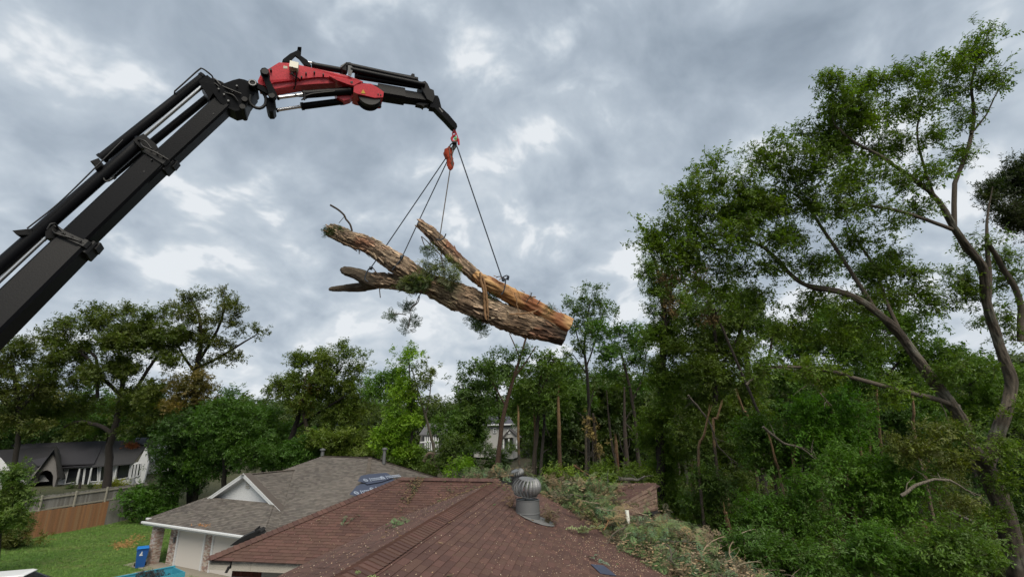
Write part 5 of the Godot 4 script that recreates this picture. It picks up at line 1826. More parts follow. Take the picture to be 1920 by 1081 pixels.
# ------------------------------------------------------------ yard: fences, bin, trailer, car
func make_yard() -> void:
	# plank fence, weathered on the right, fresh orange on the left
	var a := at_height(18, 1016, 0.0)
	var b := at_height(196, 985, 0.0)
	var d := (b - a).normalized()
	var t := thing("board_fence", (a + b) * 0.5, "solid board fence of orange brown boards, grey at its right end", "fence")
	var side := d.cross(Vector3.UP)
	var run := a.distance_to(b)
	var total := run + 3.4
	var n := int(total / 0.15)
	var tones := []
	for k in 8:
		var m: StandardMaterial3D = M.fence_wood.duplicate()
		var col = [Color(0.42, 0.20, 0.095), Color(0.47, 0.235, 0.11), Color(0.36, 0.18, 0.088), Color(0.43, 0.245, 0.13), Color(0.38, 0.195, 0.105), Color(0.30, 0.29, 0.265), Color(0.36, 0.35, 0.325), Color(0.25, 0.24, 0.215)][k]
		m.albedo_color = Color(col).linear_to_srgb()
		tones.push_back(m)
	var bd := Shape.new()
	bd.box(Vector3(0, 0.5, 0), Vector3(0.144, 1.0, 0.022))
	bd.box(Vector3(0, 1.005, 0), Vector3(0.10, 0.01, 0.022))
	var bm := bd.mesh()
	for k in n:
		var p := a + d * (k * 0.15)
		p.y = land(p.x, p.z) - 0.05
		var old := k * 0.15 > run - 0.1
		var hgt := 2.05 + rng.randf_range(-0.03, 0.03)
		put("board", bm, tones[rng.randi_range(5, 7) if old else rng.randi_range(0, 4)], Transform3D(Basis(d, Vector3.UP * hgt, d.cross(Vector3.UP)) * Basis(Vector3(0, 0, 1), rng.randf_range(-0.006, 0.006)), p + side * rng.randf_range(-0.006, 0.006)), t)
	# grey fence behind it on the bank, seen from its rail side
	var away := side if side.z < 0 else -side
	var t2 := thing("rail_fence", (a + b) * 0.5 + away * 3.0, "weathered grey fence on the bank above, its posts and rails facing the yard", "fence")
	var fa := a + away * 1.6 - d * 1.5
	var fb := b + away * 1.6 + d * 4.5
	fa.y = 1.45
	fb.y = 1.75
	var fd := (fb - fa).normalized()
	var fs := -away
	var len := fa.distance_to(fb)
	for k in int(len / 0.15):
		var p := fa + fd * (k * 0.15) - fs * 0.06
		put("board", bm, tones[rng.randi_range(5, 7)], Transform3D(Basis(d, Vector3.UP * (2.75 + rng.randf_range(-0.04, 0.03)), d.cross(Vector3.UP)), p - Vector3(0, 1.3, 0)), t2)
	var rail: StandardMaterial3D = M.fence_wood.duplicate()
	rail.albedo_color = Color(0.42, 0.40, 0.33).linear_to_srgb()
	for k in 5:
		var p := fa + fd * minf(k * 2.6 + 1.2, len)
		var s := Shape.new()
		s.bar(p - Vector3(0, 1.3, 0) + fs * 0.06, p + Vector3(0, 1.55, 0) + fs * 0.06, 0.13, 0.13, fd)
		build("post", s, rail, t2)
	for y in [0.35, 1.25]:
		var s := Shape.new()
		s.bar(fa + Vector3(0, y, 0) + fs * 0.02, fb + Vector3(0, y, 0) + fs * 0.02, 0.05, 0.12, fs)
		build("rail", s, rail, t2)
	# wheeled bin
	var bp0 := at_height(261, 1063, 0.0)
	var bin := thing("recycling_bin", bp0, "blue wheeled recycling bin with lighter lid standing on the lawn edge", "bin")
	var bx := Basis(Vector3.UP, 0.62).scaled(Vector3.ONE * 1.13)
	var s := Shape.new()
	var lo := [Vector3(-0.21, 0.03, 0.24), Vector3(0.21, 0.03, 0.24), Vector3(0.21, 0.03, -0.24), Vector3(-0.21, 0.03, -0.24)]
	var hi := [Vector3(-0.28, 0.98, 0.34), Vector3(0.28, 0.98, 0.34), Vector3(0.28, 0.98, -0.40), Vector3(-0.28, 0.98, -0.40)]
	for k in 4:
		var q := (k + 1) % 4
		s.quad(bp0 + bx * lo[k], bp0 + bx * lo[q], bp0 + bx * hi[q], bp0 + bx * hi[k])
	s.quad(bp0 + bx * lo[3], bp0 + bx * lo[2], bp0 + bx * lo[1], bp0 + bx * lo[0])
	s.bar(bp0 + bx * Vector3(-0.30, 0.96, 0.0), bp0 + bx * Vector3(0.30, 0.96, 0.0), 0.80, 0.05, bx * Vector3(0, 0, 1))
	build("body", s, M.blue_bin, bin)
	s = Shape.new()
	s.bar(bp0 + bx * Vector3(0, 1.0, -0.45), bp0 + bx * Vector3(0, 1.05, 0.40), 0.62, 0.06, bx * Vector3(1, 0, 0), Color.WHITE, 0.3)
	build("lid", s, M.blue_lid, bin)
	s = Shape.new()
	s.slab([Vector3(-0.10, 0.66, 0.0), Vector3(0.07, 0.66, 0.0), Vector3(0.05, 0.72, 0.0), Vector3(0.0, 0.72, 0), Vector3(0.04, 0.80, 0.0), Vector3(0.0, 0.9, 0.0), Vector3(-0.03, 0.80, 0), Vector3(-0.08, 0.74, 0.0)].map(func(p): return bp0 + bx * (p + Vector3(-0.03, 0, 0.252 + (p.y - 0.03) * 0.106))), -(bx * Vector3(0, 0, 0.004)))
	build("emblem", s, M.white_trim, bin)
	for e in [-0.26, 0.26]:
		s = Shape.new()
		s.rod(bp0 + bx * Vector3(e - 0.03, 0.11, -0.30), bp0 + bx * Vector3(e + 0.03, 0.11, -0.30), 0.11, 16)
		build("wheel", s, M.rubber, bin)
	# concrete by the house and driveway before the garage
	s = Shape.new()
	var lift := Vector3(0, 0.03, 0)
	s.slab([gp(-3.2, -1.3, 0.03), gp(9.5, -1.3, 0.03), gp(9.5, 0.15, 0.03), gp(-3.2, 0.15, 0.03)], Vector3(0, -0.1, 0))
	s.slab([gp(-0.6, -16.0, 0.034), gp(9.6, -16.0, 0.034), gp(9.6, -1.3, 0.034), gp(-0.6, -1.3, 0.034)], Vector3(0, -0.1, 0))
	struct("driveway", s, M.concrete)
	# teal trailer with dark brush heaped in it
	var ta := at_height(326, 1062, 1.35)
	var tb := at_height(222, 1082, 1.35)
	var td := (tb - ta).normalized()
	var ts := td.cross(Vector3.UP)
	if ts.z < 0:
		ts = -ts
	var tr := thing("teal_trailer", Vector3((ta.x + tb.x) * 0.5, 0, (ta.z + tb.z) * 0.5), "teal open trailer with dark brush heaped inside, at the bottom edge", "trailer")
	s = Shape.new()
	var L := ta.distance_to(tb) + 0.6
	var up := Vector3.UP
	for e in [[ta, td * L, ts * 0.05]]:
		s.slab([ta, ta + td * L, ta + td * L - up * 0.9, ta - up * 0.9], -ts * 0.05)
	s.slab([ta + ts * 1.6, ta + ts * 1.6 + td * L, ta + ts * 1.6 + td * L - up * 0.9, ta + ts * 1.6 - up * 0.9], -ts * 0.05)
	s.slab([ta, ta + ts * 1.55, ta + ts * 1.55 - up * 0.9, ta - up * 0.9], td * 0.05)
	s.slab([ta - up * 0.85, ta + ts * 1.5 - up * 0.85, ta + ts * 1.5 + td * L - up * 0.85, ta + td * L - up * 0.85], -up * 0.06)
	build("trailer_body", s, M.teal, tr)
	s = Shape.new()
	s.bar(ta + up * 0.03, ta + td * L + up * 0.03, 0.06, 0.06, up)
	s.bar(ta + up * 0.06 - td * 0.02, ta - up * 0.95 - td * 0.02, 0.06, 0.06, ts)
	build("trailer_rail", s, M.teal, tr)
	for k in 2:
		s = Shape.new()
		var wp := ta + td * (1.2 + k * 0.8) + ts * 1.75 - up * 1.02
		s.rod(wp - ts * 0.1, wp + ts * 0.1, 0.32, 18)
		build("wheel", s, M.rubber, tr)
	var xs := []
	var cs := PackedColorArray()
	for k in 160:
		var p := ta + td * (1.35 + rng.randfn() * 0.42) + ts * (0.3 + rng.randf() * 0.7) + up * (-0.15 + rng.randf_range(-0.3, 0.3))
		xs.push_back(leaf_place(p, 0.6, 0.3))
		cs.push_back(vary(Color(0.026, 0.018, 0.014), 0.3))
	multi("brush_heap", M.oak_spray, M.leaf_dry, xs, cs, tr)
	# white car whose roof just enters the picture
	var cp := at_height(18, 1074, 1.5)
	car(Vector3(cp.x, land(cp.x, cp.z), cp.z))
	# grass tufts and the heap of orange leaves
	xs = []
	cs = PackedColorArray()
	var tuft := Shape.new()
	for k in 9:
		var an := rng.randf() * TAU
		var r := rng.randf() * 0.09
		var p := Vector3(cos(an) * r, 0, sin(an) * r)
		var lean := Vector3(cos(an), 0, sin(an)) * rng.randf_range(0.02, 0.06)
		var w := Vector3(-sin(an), 0, cos(an)) * 0.008
		tuft.tri(p - w, p + w, p + lean + Vector3(0, rng.randf_range(0.05, 0.12), 0))
	var tm := tuft.mesh()
	for k in 26000:
		var f := rng.randf_range(22, 52)
		var x := rng.randf_range(-48, -13)
		var q := in_frame(Vector3(x, 0, -f))
		if q.x < -30 or q.x > 420 or q.y > 1110 or q.y < 960:
			continue
		var o := gp(0, 0, 0)
		if (Vector3(x, 0, -f) - o).dot(gp(0, 1, 0) - o) > -0.9 and (Vector3(x, 0, -f) - o).dot(gp(1, 0, 0) - o) > -3.2:
			continue
		xs.push_back(Transform3D(Basis(Vector3.UP, rng.randf() * TAU).scaled(Vector3.ONE * rng.randf_range(0.7, 1.5)), Vector3(x, land(x, -f), -f)))
		var pale := 0.5 + 0.5 * noise.get_noise_2d(x * 0.8, f * 0.8) + rng.randf_range(-0.3, 0.3)
		cs.push_back(vary(Color(0.070, 0.175, 0.016).lerp(Color(0.15, 0.235, 0.050), clampf(pale, 0, 1)), 0.2))
	multi("grass", tm, M.grass, xs, cs)
	xs = []
	cs = PackedColorArray()
	for e in [[228, 1022, 11, 3.0, 130], [243, 1014, 10, 3.0, 60], [262, 1006, 9, 2.5, 30]]:
		for k in e[4]:
			var p := at_height(e[0] + rng.randfn() * e[2], e[1] + rng.randfn() * e[3], 0.06)
			p.y = land(p.x, p.z) + rng.randf() * 0.14
			xs.push_back(leaf_place(p, 0.5, 0.2))
			cs.push_back(vary(Color(0.36, 0.21, 0.075), 0.3))
	tag(multi("fallen_leaves", M.oak_spray, M.leaf_dry, xs, cs), "orange brown leaves raked loosely on the lawn behind the blue bin")


func car(at: Vector3) -> void:
	var t := thing("parked_car", at, "white parked car of which only the roof shows at bottom left", "car")
	var b := Basis(Vector3.UP, 0.35)
	var sect := [[-2.2, 0.55, 0.80, 0.80], [-2.1, 0.35, 0.95, 0.88], [-1.0, 0.3, 1.0, 0.92], [0.9, 0.3, 1.0, 0.92], [2.0, 0.35, 0.95, 0.9], [2.2, 0.5, 0.85, 0.8]]
	var loft := func(rows: Array) -> Shape:
		var s := Shape.new()
		var rings := []
		for e in rows:
			var r := []
			for q in 16:
				var an := TAU * q / 16
				var cx = signf(cos(an)) * pow(absf(cos(an)), 0.45) * e[3]
				var cy: float = (e[1] + e[2]) * 0.5 + signf(sin(an)) * pow(absf(sin(an)), 0.45) * (e[2] - e[1]) * 0.5
				r.push_back(at + b * Vector3(e[0], cy, cx))
			rings.push_back(r)
		for k in rings.size() - 1:
			for q in 16:
				var w := (q + 1) % 16
				s.quad(rings[k][q], rings[k + 1][q], rings[k + 1][w], rings[k][w])
		for q in range(1, 15):
			s.tri(rings[0][0], rings[0][q], rings[0][q + 1])
			s.tri(rings[-1][0], rings[-1][q + 1], rings[-1][q])
		return s
	build("body", loft.call(sect), M.car_white, t)
	build("windows", loft.call([[-1.5, 0.9, 1.0, 0.75], [-0.9, 0.9, 1.46, 0.70], [0.7, 0.9, 1.46, 0.70], [1.6, 0.9, 1.0, 0.75]]), M.dark_glass, t)
	build("roof", loft.call([[-1.0, 1.42, 1.46, 0.66], [-0.85, 1.42, 1.50, 0.70], [0.65, 1.42, 1.51, 0.70], [0.85, 1.42, 1.46, 0.66]]), M.car_white, t)
	for x in [-1.4, 1.4]:
		for z in [-0.8, 0.8]:
			var s := Shape.new()
			s.rod(at + b * Vector3(x, 0.33, z - 0.11), at + b * Vector3(x, 0.33, z + 0.11), 0.33, 18)
			build("wheel", s, M.rubber, t)


# ------------------------------------------------------------ foliage
func leaf_shape(s: Shape, base: Vector3, dir: Vector3, nrm: Vector3, len: float, wide: float, col: Color) -> void:
	var side := dir.cross(nrm).normalized()
	var up := side.cross(dir).normalized()
	var mid := base + dir * len * 0.45
	var tip := base + dir * len - up * len * 0.12
	var l := mid + side * wide * 0.5 + up * wide * 0.12
	var r := mid - side * wide * 0.5 + up * wide * 0.12
	s.tri(base, r, tip, col)
	s.tri(base, tip, l, col)


func rand_dir() -> Vector3:
	var v := Vector3(rng.randfn(), rng.randfn(), rng.randfn())
	return v.normalized() if v.length() > 0.01 else Vector3.UP


func spray(twigs: int, per: int, len: float, wide: float, radius: float, lift: float) -> ArrayMesh:
	var s := Shape.new()
	for k in twigs:
		var d := (rand_dir() + Vector3(0, lift, 0)).normalized()
		var tip := d * radius * rng.randf_range(0.6, 1.1)
		var w := d.cross(rand_dir()).normalized() * 0.004
		s.quad(-w, w, tip + w * 0.3, tip - w * 0.3, Color(0.5, 0.35, 0.25))
		for q in per:
			var f := 0.25 + 0.75 * (q + rng.randf()) / per
			var side := d.cross(Vector3.UP + rand_dir() * 0.5).normalized() * (1.0 if q % 2 else -1.0)
			var ld := (d * 0.5 + side * 0.9 + rand_dir() * 0.35 + Vector3(0, -0.25, 0)).normalized()
			var nn := (Vector3.UP + rand_dir() * 0.55).normalized()
			leaf_shape(s, tip * f, ld, nn, len * rng.randf_range(0.5, 1.4), wide * rng.randf_range(0.6, 1.3), grey(rng.randf_range(0.78, 1.18)))
	return s.mesh()


func lobed_leaf(s: Shape, base: Vector3, d: Vector3, nrm: Vector3, len: float, col: Color) -> void:
	var side := d.cross(nrm).normalized()
	var up := side.cross(d).normalized()
	var pts := [[0.0, 0.03], [0.2, 0.16], [0.30, 0.40], [0.44, 0.18], [0.58, 0.50], [0.70, 0.20], [0.82, 0.32], [1.0, 0.0]]
	for k in pts.size() - 1:
		var a: Array = pts[k]
		var b: Array = pts[k + 1]
		for sd in [-1.0, 1.0]:
			var p = base + d * a[0] * len + side * sd * a[1] * len + up * absf(a[1]) * len * 0.3 - up * a[0] * a[0] * len * 0.2
			var q = base + d * b[0] * len + side * sd * b[1] * len + up * absf(b[1]) * len * 0.3 - up * b[0] * b[0] * len * 0.2
			var m = base + d * (a[0] + b[0]) * 0.5 * len - up * pow((a[0] + b[0]) * 0.5, 2) * len * 0.2
			if sd > 0:
				s.tri(m, q, p, col)
			else:
				s.tri(m, p, q, col)


func make_sprays() -> void:
	rng.seed = 99
	M.near = []
	M.mid = []
	M.far = []
	for k in 4:
		M.near.push_back(spray(6, 7, 0.078, 0.038, 0.32, 0.3))
		M.mid.push_back(spray(5, 6, 0.185, 0.105, 0.52, 0.3))
		M.far.push_back(spray(7, 6, 0.42, 0.26, 1.25, 0.3))
	M.fine_spray = spray(5, 7, 0.075, 0.032, 0.30, 0.2)
	var s := Shape.new()
	for k in 6:
		var d := (rand_dir() + Vector3(0, 0.2, 0)).normalized()
		lobed_leaf(s, d * 0.04, d, (Vector3.UP + rand_dir() * 0.8).normalized(), rng.randf_range(0.14, 0.22), grey(rng.randf_range(0.75, 1.2)))
	M.oak_spray = s.mesh()


func leaf_place(p: Vector3, scale: float, up: float) -> Transform3D:
	var b := Basis.from_euler(Vector3(rng.randf_range(-0.9, 0.9), rng.randf() * TAU, rng.randf_range(-0.9, 0.9)))
	if up < 0:
		b = Basis(Vector3.RIGHT, PI) * b
	return Transform3D(b.scaled(Vector3.ONE * scale * rng.randf_range(0.75, 1.25)), p)


func tree_tone(fur: float, fine: float, lump: float, an: float, along: float, g: Vector3) -> Color:
	var base := Color(0.20, 0.168, 0.128).lerp(Color(0.12, 0.095, 0.07), clampf(lump * 1.6 + 0.5, 0, 1))
	base = base.lerp(Color(0.27, 0.27, 0.225), smoothstep(0.15, 0.4, noise.get_noise_3dv(g * 3.0 + Vector3(7, 0, 0))) * 0.7)
	return base.lerp(Color(0.035, 0.027, 0.02), fur * 0.85) * (1.0 + fine * 0.5)


# A tree. limbs: lists of [px, py, radius px, dz]; the first begins at the ground. lobes: [px, py, rx, ry, dz].
# o: leaf colour, far (0 near, 1 mid, 2 far spray), per (sprays a clump), gap (metres between clumps), bark, bare (share of clumps without leaves)
func grow(called: String, label: String, cat: String, z: float, limbs: Array, lobes: Array, o: Dictionary) -> Node3D:
	rng.seed = hash(label)
	var pos := PackedVector3Array()
	var rad := PackedFloat32Array()
	var s := Shape.new()
	var bark: Color = o.get("bark", Color(0.080, 0.066, 0.052))
	var k_px := z / FOCAL
	var foot := Vector3.ZERO
	for k in limbs.size():
		var ps := []
		var rs := []
		for e in limbs[k]:
			ps.push_back(pt(e[0], e[1], z + (e[3] if e.size() > 3 else 0.0)))
			rs.push_back(e[2] * k_px * 0.72)
		if k == 0:
			var g := ground_under(ps[0])
			if ps[0].y - g.y > 0.3:
				var lean: Vector3 = (ps[0] - ps[1]).normalized() if ps.size() > 1 else Vector3.DOWN
				g = ground_under(ps[0] + Vector3(lean.x, 0, lean.z) * (ps[0].y - g.y) * 0.4)
				ps.push_front(g - Vector3(0, 0.15, 0))
				rs.push_front(rs[0] * 1.2)
			foot = ground_under(ps[0])
		var path := smooth_path(ps, rs, 0.35 if z < 25 else 0.7)
		for q in path[0].size():
			if q > 0 and q < path[0].size() - 1:
				path[0][q] += Vector3(rng.randfn(), rng.randfn(), rng.randfn()) * path[1][q] * 0.10
			pos.push_back(path[0][q])
			rad.push_back(path[1][q])
		if o.has("rough") and k < 2:
			bark_tube(s, limbs[k], z, 30, 0.06, 0.020, tree_tone, false, false, k * 5.0)
		else:
			s.tube(path[0], path[1], 12 if z < 25 else 8, bark, true)
	var gap: float = o.get("gap", 1.0)
	var targets := []
	for e in lobes:
		var c := pt(e[0], e[1], z + (e[4] if e.size() > 4 else rng.randf_range(-0.5, 0.5) * e[2] * k_px))
		var rx: float = e[2] * k_px
		var ry: float = e[3] * k_px
		var rz := (rx + ry) * 0.42
		var cnt := maxi(2, int(6.5 * rx * ry * rz / (gap * gap * gap) * (e[5] if e.size() > 5 else 1.0)))
		for q in cnt:
			var d := rand_dir() * pow(rng.randf(), 0.42)
			var p := c + Vector3(d.x * rx, d.y * ry, d.z * rz)
			p.y = maxf(p.y, land(p.x, p.z) + 0.15 + rng.randf() * 0.25)
			targets.push_back(p)
	if pos.is_empty():
		var g := ground_under(targets[0])
		foot = g
		for e in targets:
			foot += (Vector3(e.x, 0, e.z) - Vector3(foot.x, 0, foot.z)) / targets.size() * 0.9
		foot = ground_under(foot)
		for q in 4:
			pos.push_back(foot + Vector3(0, 0.25 * q, 0))
			rad.push_back(0.03 + 0.002 * z)
		s.tube([pos[0] - Vector3(0, 0.1, 0), pos[3]], [rad[0], rad[3] * 0.8], 6, bark)
	var near := []
	for p in targets:
		var best := 1e9
		for q in pos.size():
			best = minf(best, pos[q].distance_squared_to(p))
		near.push_back([best, p])
	near.sort_custom(func(a, b): return a[0] < b[0])
	var xs := []
	var cs := PackedColorArray()
	var leaf: Color = o.get("leaf", Color(0.05, 0.085, 0.022)) * Color(1.95, 2.05, 1.0)
	var alt: Color = o.alt * Color(2.0, 2.0, 0.95) if o.has("alt") else Color(leaf.r * 1.5, leaf.g * 1.35, leaf.b * 1.2)
	var lod: int = o.get("far", 1)
	var kinds: Array = [M.near, M.mid, M.far][lod]
	var reach: float = [0.30, 0.52, 1.25][lod]
	var per: int = int(o.get("per", 7) * 1.7)
	var bare: float = o.get("bare", 0.0)
	var thin: float = o.get("twig", 1.0)
	var droop: float = o.get("droop", 0.0)
	var start := pos.size()
	for e in near:
		var p: Vector3 = e[1]
		var best := 1e9
		var at := 0
		for q in pos.size():
			var w := pos[q].distance_squared_to(p)
			if pos[q].y > p.y + 0.3:
				w *= 1.5
			if w < best:
				best = w
				at = q
		var a := pos[at]
		var dist := sqrt(best)
		var r0 := clampf(minf(rad[at] * 0.62, 0.010 + 0.016 * dist) * thin, 0.004 * z / 12.0, 0.3)
		var bend := (a + p) * 0.5 + Vector3(rng.randfn() * 0.13, 0.10 + rng.randf() * 0.12 - droop, rng.randfn() * 0.13) * dist
		var path := []
		var rs := []
		var steps := clampi(int(dist / 0.5), 2, 6)
		for q in steps + 1:
			var t := float(q) / steps
			var w := a.lerp(bend, t).lerp(bend.lerp(p, t), t)
			if q > 0 and q < steps:
				w += Vector3(rng.randfn(), rng.randfn(), rng.randfn()) * 0.035 * dist / steps * 2.0
			path.push_back(w)
			rs.push_back(lerpf(r0, maxf(r0 * 0.3, 0.0028 * z / 12.0), t))
			if q > 0:
				pos.push_back(w)
				rad.push_back(rs[-1])
		s.tube(path, rs, 5 if z < 25 else 4, bark * 0.9, false)
		if rng.randf() < bare:
			continue
		var tint := leaf.lerp(alt, clampf(0.5 + 0.55 * noise.get_noise_3dv(p * 1.1) + rng.randf_range(-0.25, 0.25), 0, 1))
		var n_here := int(per * rng.randf_range(0.55, 1.4))
		for q in n_here:
			var off := Vector3(rng.randfn(), rng.randfn() * 0.7, rng.randfn()) * gap * 0.42
			if q < 2:
				off = Vector3.ZERO
			xs.push_back([kinds[rng.randi_range(0, 3)], leaf_place(p + off + Vector3(0, -0.1 * reach, 0), rng.randf_range(0.75, 1.15) * o.get("size", 1.0), 0.3)])
			cs.push_back(vary(tint, 0.22))
	var t := thing(called, foot, label, cat, o.get("group", ""))
	build("trunk", s, M.log_bark if o.has("rough") else M.bark, t)
	crowns(xs, cs, kinds, t, o.get("dry", false))
	return t


func crowns(xs: Array, cs: PackedColorArray, kinds: Array, t: Node3D, dry := false) -> void:
	for k in kinds.size():
		var sub := []
		var sc := PackedColorArray()
		for q in xs.size():
			if xs[q][0] == kinds[k]:
				sub.push_back(xs[q][1])
				sc.push_back(cs[q])
		if sub.size():
			multi("crown", kinds[k], M.leaf_dry if dry else M.leaf, sub, sc, t)


func make_trees() -> void:
	var oak := Color(0.034, 0.052, 0.017)
	var deep := Color(0.020, 0.046, 0.015)
	var fresh := Color(0.058, 0.115, 0.020)
	var dull := Color(0.038, 0.058, 0.024)
	var bright := Color(0.085, 0.150, 0.022)
	# left: the old oaks beyond the fence
	grow("oak_tree", "broad old oak with twisting limbs, its trunk standing in front of the white house", "tree", 48, [
		[[204, 874, 9], [205, 835, 8], [216, 800, 7.5], [226, 740, 6], [236, 704, 4.5], [262, 684, 3.5]], [[226, 742, 5], [205, 720, 4.5], [182, 702, 4.5], [178, 668, 3.5], [150, 655, 3]], [[222, 770, 5], [250, 735, 4.5], [278, 690, 4], [300, 660, 3]], [[182, 745, 4], [180, 700, 4], [160, 668, 3], [128, 650, 2.5]], [[212, 815, 6], [190, 800, 5], [150, 790, 4], [120, 800, 3]], [[228, 720, 4], [224, 670, 3], [215, 620, 2]]], [
		[105, 640, 30, 22], [125, 618, 34, 20], [160, 655, 34, 22], [178, 583, 22, 14], [190, 605, 40, 20], [215, 640, 40, 28], [246, 585, 26, 16], [255, 615, 40, 22], [290, 590, 28, 18], [285, 640, 42, 34], [318, 620, 24, 26], [115, 680, 34, 16], [225, 690, 44, 22], [318, 668, 30, 26], [95, 720, 46, 20], [155, 705, 34, 20], [60, 770, 40, 20], [110, 765, 40, 22], [160, 760, 34, 22], [240, 750, 40, 24], [285, 735, 36, 26], [140, 800, 34, 14], [255, 790, 34, 20], [300, 775, 30, 24], [200, 690, 40, 24], [85, 690, 30, 18], [130, 655, 30, 20]],
		{"leaf": oak, "alt": Color(0.068, 0.088, 0.026), "far": 1, "per": 8, "gap": 1.15, "bark": Color(0.055, 0.047, 0.04), "group": "old oaks on the left"})
	grow("oak_tree", "oak at the left edge under the crane boom, with drooping ragged crown", "tree", 45, [[[28, 860, 6], [34, 800, 5.5], [30, 730, 5], [20, 680, 4]], [[32, 770, 5], [60, 740, 4], [80, 700, 3]], [[34, 790, 4], [5, 750, 4], [-20, 720, 3]]], [
		[14, 650, 30, 16], [38, 660, 30, 20], [55, 645, 22, 16], [10, 690, 40, 20], [60, 700, 34, 16], [20, 740, 44, 24], [-20, 700, 30, 34], [75, 745, 30, 20], [10, 785, 44, 22], [60, 800, 30, 16]], {"leaf": oak, "alt": Color(0.075, 0.082, 0.042), "per": 7, "gap": 1.15, "bark": Color(0.055, 0.047, 0.04), "group": "old oaks on the left"})
	grow("oak_tree", "tallest oak of the left group, upright trunk with twin rounded tops", "tree", 50, [[[368, 800, 7], [366, 740, 6.5], [368, 690, 6], [376, 640, 5], [372, 590, 3.5], [356, 560, 2]], [[370, 680, 4], [395, 640, 3.5], [415, 600, 3], [420, 560, 2]], [[368, 690, 4], [410, 670, 3.5], [450, 645, 2.5], [480, 628, 1.5]], [[367, 700, 4], [345, 670, 3], [330, 640, 2]]], [
		[350, 556, 22, 13], [372, 552, 18, 12], [332, 580, 18, 22], [356, 592, 26, 24], [412, 556, 22, 13], [430, 570, 24, 18], [438, 596, 18, 20], [405, 600, 18, 20], [365, 635, 30, 22], [408, 640, 30, 18], [456, 628, 20, 11], [482, 622, 13, 8], [440, 655, 22, 12], [430, 672, 16, 9], [335, 640, 20, 24], [385, 672, 30, 13]],
		{"leaf": Color(0.040, 0.056, 0.020), "alt": Color(0.070, 0.074, 0.034), "per": 7, "gap": 1.15, "bark": Color(0.06, 0.05, 0.042), "group": "old oaks on the left"})
	grow("bushy_tree", "tan leaved half dead tree between the oaks and the brown roof", "tree", 47, [[[372, 850, 6], [368, 780, 5], [360, 730, 3]]], [[345, 720, 34, 22], [380, 735, 30, 26], [330, 750, 36, 20], [375, 700, 22, 14]], {"leaf": Color(0.060, 0.058, 0.026), "alt": Color(0.115, 0.085, 0.048), "per": 7, "gap": 1.1, "bark": Color(0.05, 0.042, 0.035)})
	for e in [
		["dark spreading tree low behind the white house's left roof", 66, [[60, 850, 5], [60, 790, 4]], [[20, 790, 50, 26], [80, 780, 55, 26], [130, 800, 50, 22], [40, 820, 40, 14]], deep, 2],
		["dark tree filling the gap over the white house's long roof", 66, [[200, 850, 5], [205, 790, 4]], [[170, 780, 45, 30], [230, 780, 50, 34], [285, 775, 50, 30], [260, 740, 40, 24], [180, 750, 40, 20], [310, 800, 30, 22]], Color(0.026, 0.056, 0.016), 2],
		["dark leafy tree to the right of the white house's patched roof", 46, [[330, 920, 6], [325, 860, 5], [330, 800, 4]], [[348, 800, 44, 34], [322, 850, 32, 34], [350, 860, 44, 44], [318, 900, 34, 28], [370, 800, 40, 34], [355, 910, 34, 24]], deep, 1],
		["green tree behind the brown house's left end", 44, [[420, 900, 6], [420, 840, 5], [415, 780, 4]], [[410, 790, 40, 40], [440, 780, 34, 34], [400, 850, 46, 40], [455, 830, 46, 40], [470, 780, 26, 22], [425, 750, 24, 20]], Color(0.030, 0.066, 0.018), 1],
		["feathery pale topped tree between brown ridge and the oaks", 52, [[495, 860, 5], [495, 800, 4]], [[480, 790, 30, 24], [505, 785, 28, 26], [520, 820, 34, 34], [490, 840, 40, 34], [465, 770, 14, 10]], Color(0.035, 0.074, 0.026), 1],
	]:
		grow("bushy_tree", e[0], "tree", e[1], [e[2]], e[3], {"leaf": e[4], "far": e[5], "per": 8 if e[5] == 1 else 5, "gap": 1.2 if e[5] == 1 else 2.0, "size": 1.0 if e[5] == 1 else 0.8, "bark": Color(0.05, 0.042, 0.035)})
	# shrubs by the fence
	grow("shrub", "dark green shrub against the right end of the board fence", "shrub", 45, [], [[262, 925, 22, 18], [275, 950, 26, 22], [250, 950, 16, 18], [300, 940, 24, 24]], {"leaf": Color(0.034, 0.080, 0.020), "per": 9, "gap": 0.9, "far": 1})
	grow("shrub", "yellow green shrubs below the white house's veranda windows", "shrub", 56, [], [[196, 915, 12, 10], [212, 912, 14, 9], [232, 912, 12, 8]], {"leaf": Color(0.13, 0.15, 0.015), "alt": Color(0.17, 0.17, 0.03), "per": 9, "gap": 0.8, "far": 1, "size": 0.8})
	grow("shrub", "two small round bushes beside the white house's steps", "shrub", 57, [], [[132, 914, 6, 5], [166, 916, 7, 6]], {"leaf": Color(0.03, 0.05, 0.02), "per": 6, "gap": 0.6, "far": 1, "size": 0.6})
	grow("young_tree", "glossy leaved young tree at the left edge in front of the fence", "tree", 30, [[[-6, 1050, 5], [2, 960, 4], [12, 900, 3]]], [[10, 890, 30, 22], [28, 880, 22, 14], [12, 930, 38, 26], [30, 960, 34, 22], [0, 980, 34, 26], [42, 915, 16, 14]], {"leaf": Color(0.034, 0.072, 0.022), "alt": Color(0.085, 0.125, 0.055), "per": 8, "gap": 0.7, "far": 1, "size": 0.62})
	grow("shrub", "sprawling brownish weeds at the left end of the board fence", "shrub", 36, [], [[20, 1000, 40, 14], [45, 985, 20, 12], [0, 1020, 40, 12], [70, 1005, 16, 8]], {"leaf": Color(0.045, 0.062, 0.026), "alt": Color(0.09, 0.085, 0.045), "per": 7, "gap": 0.6, "far": 1, "size": 0.6})
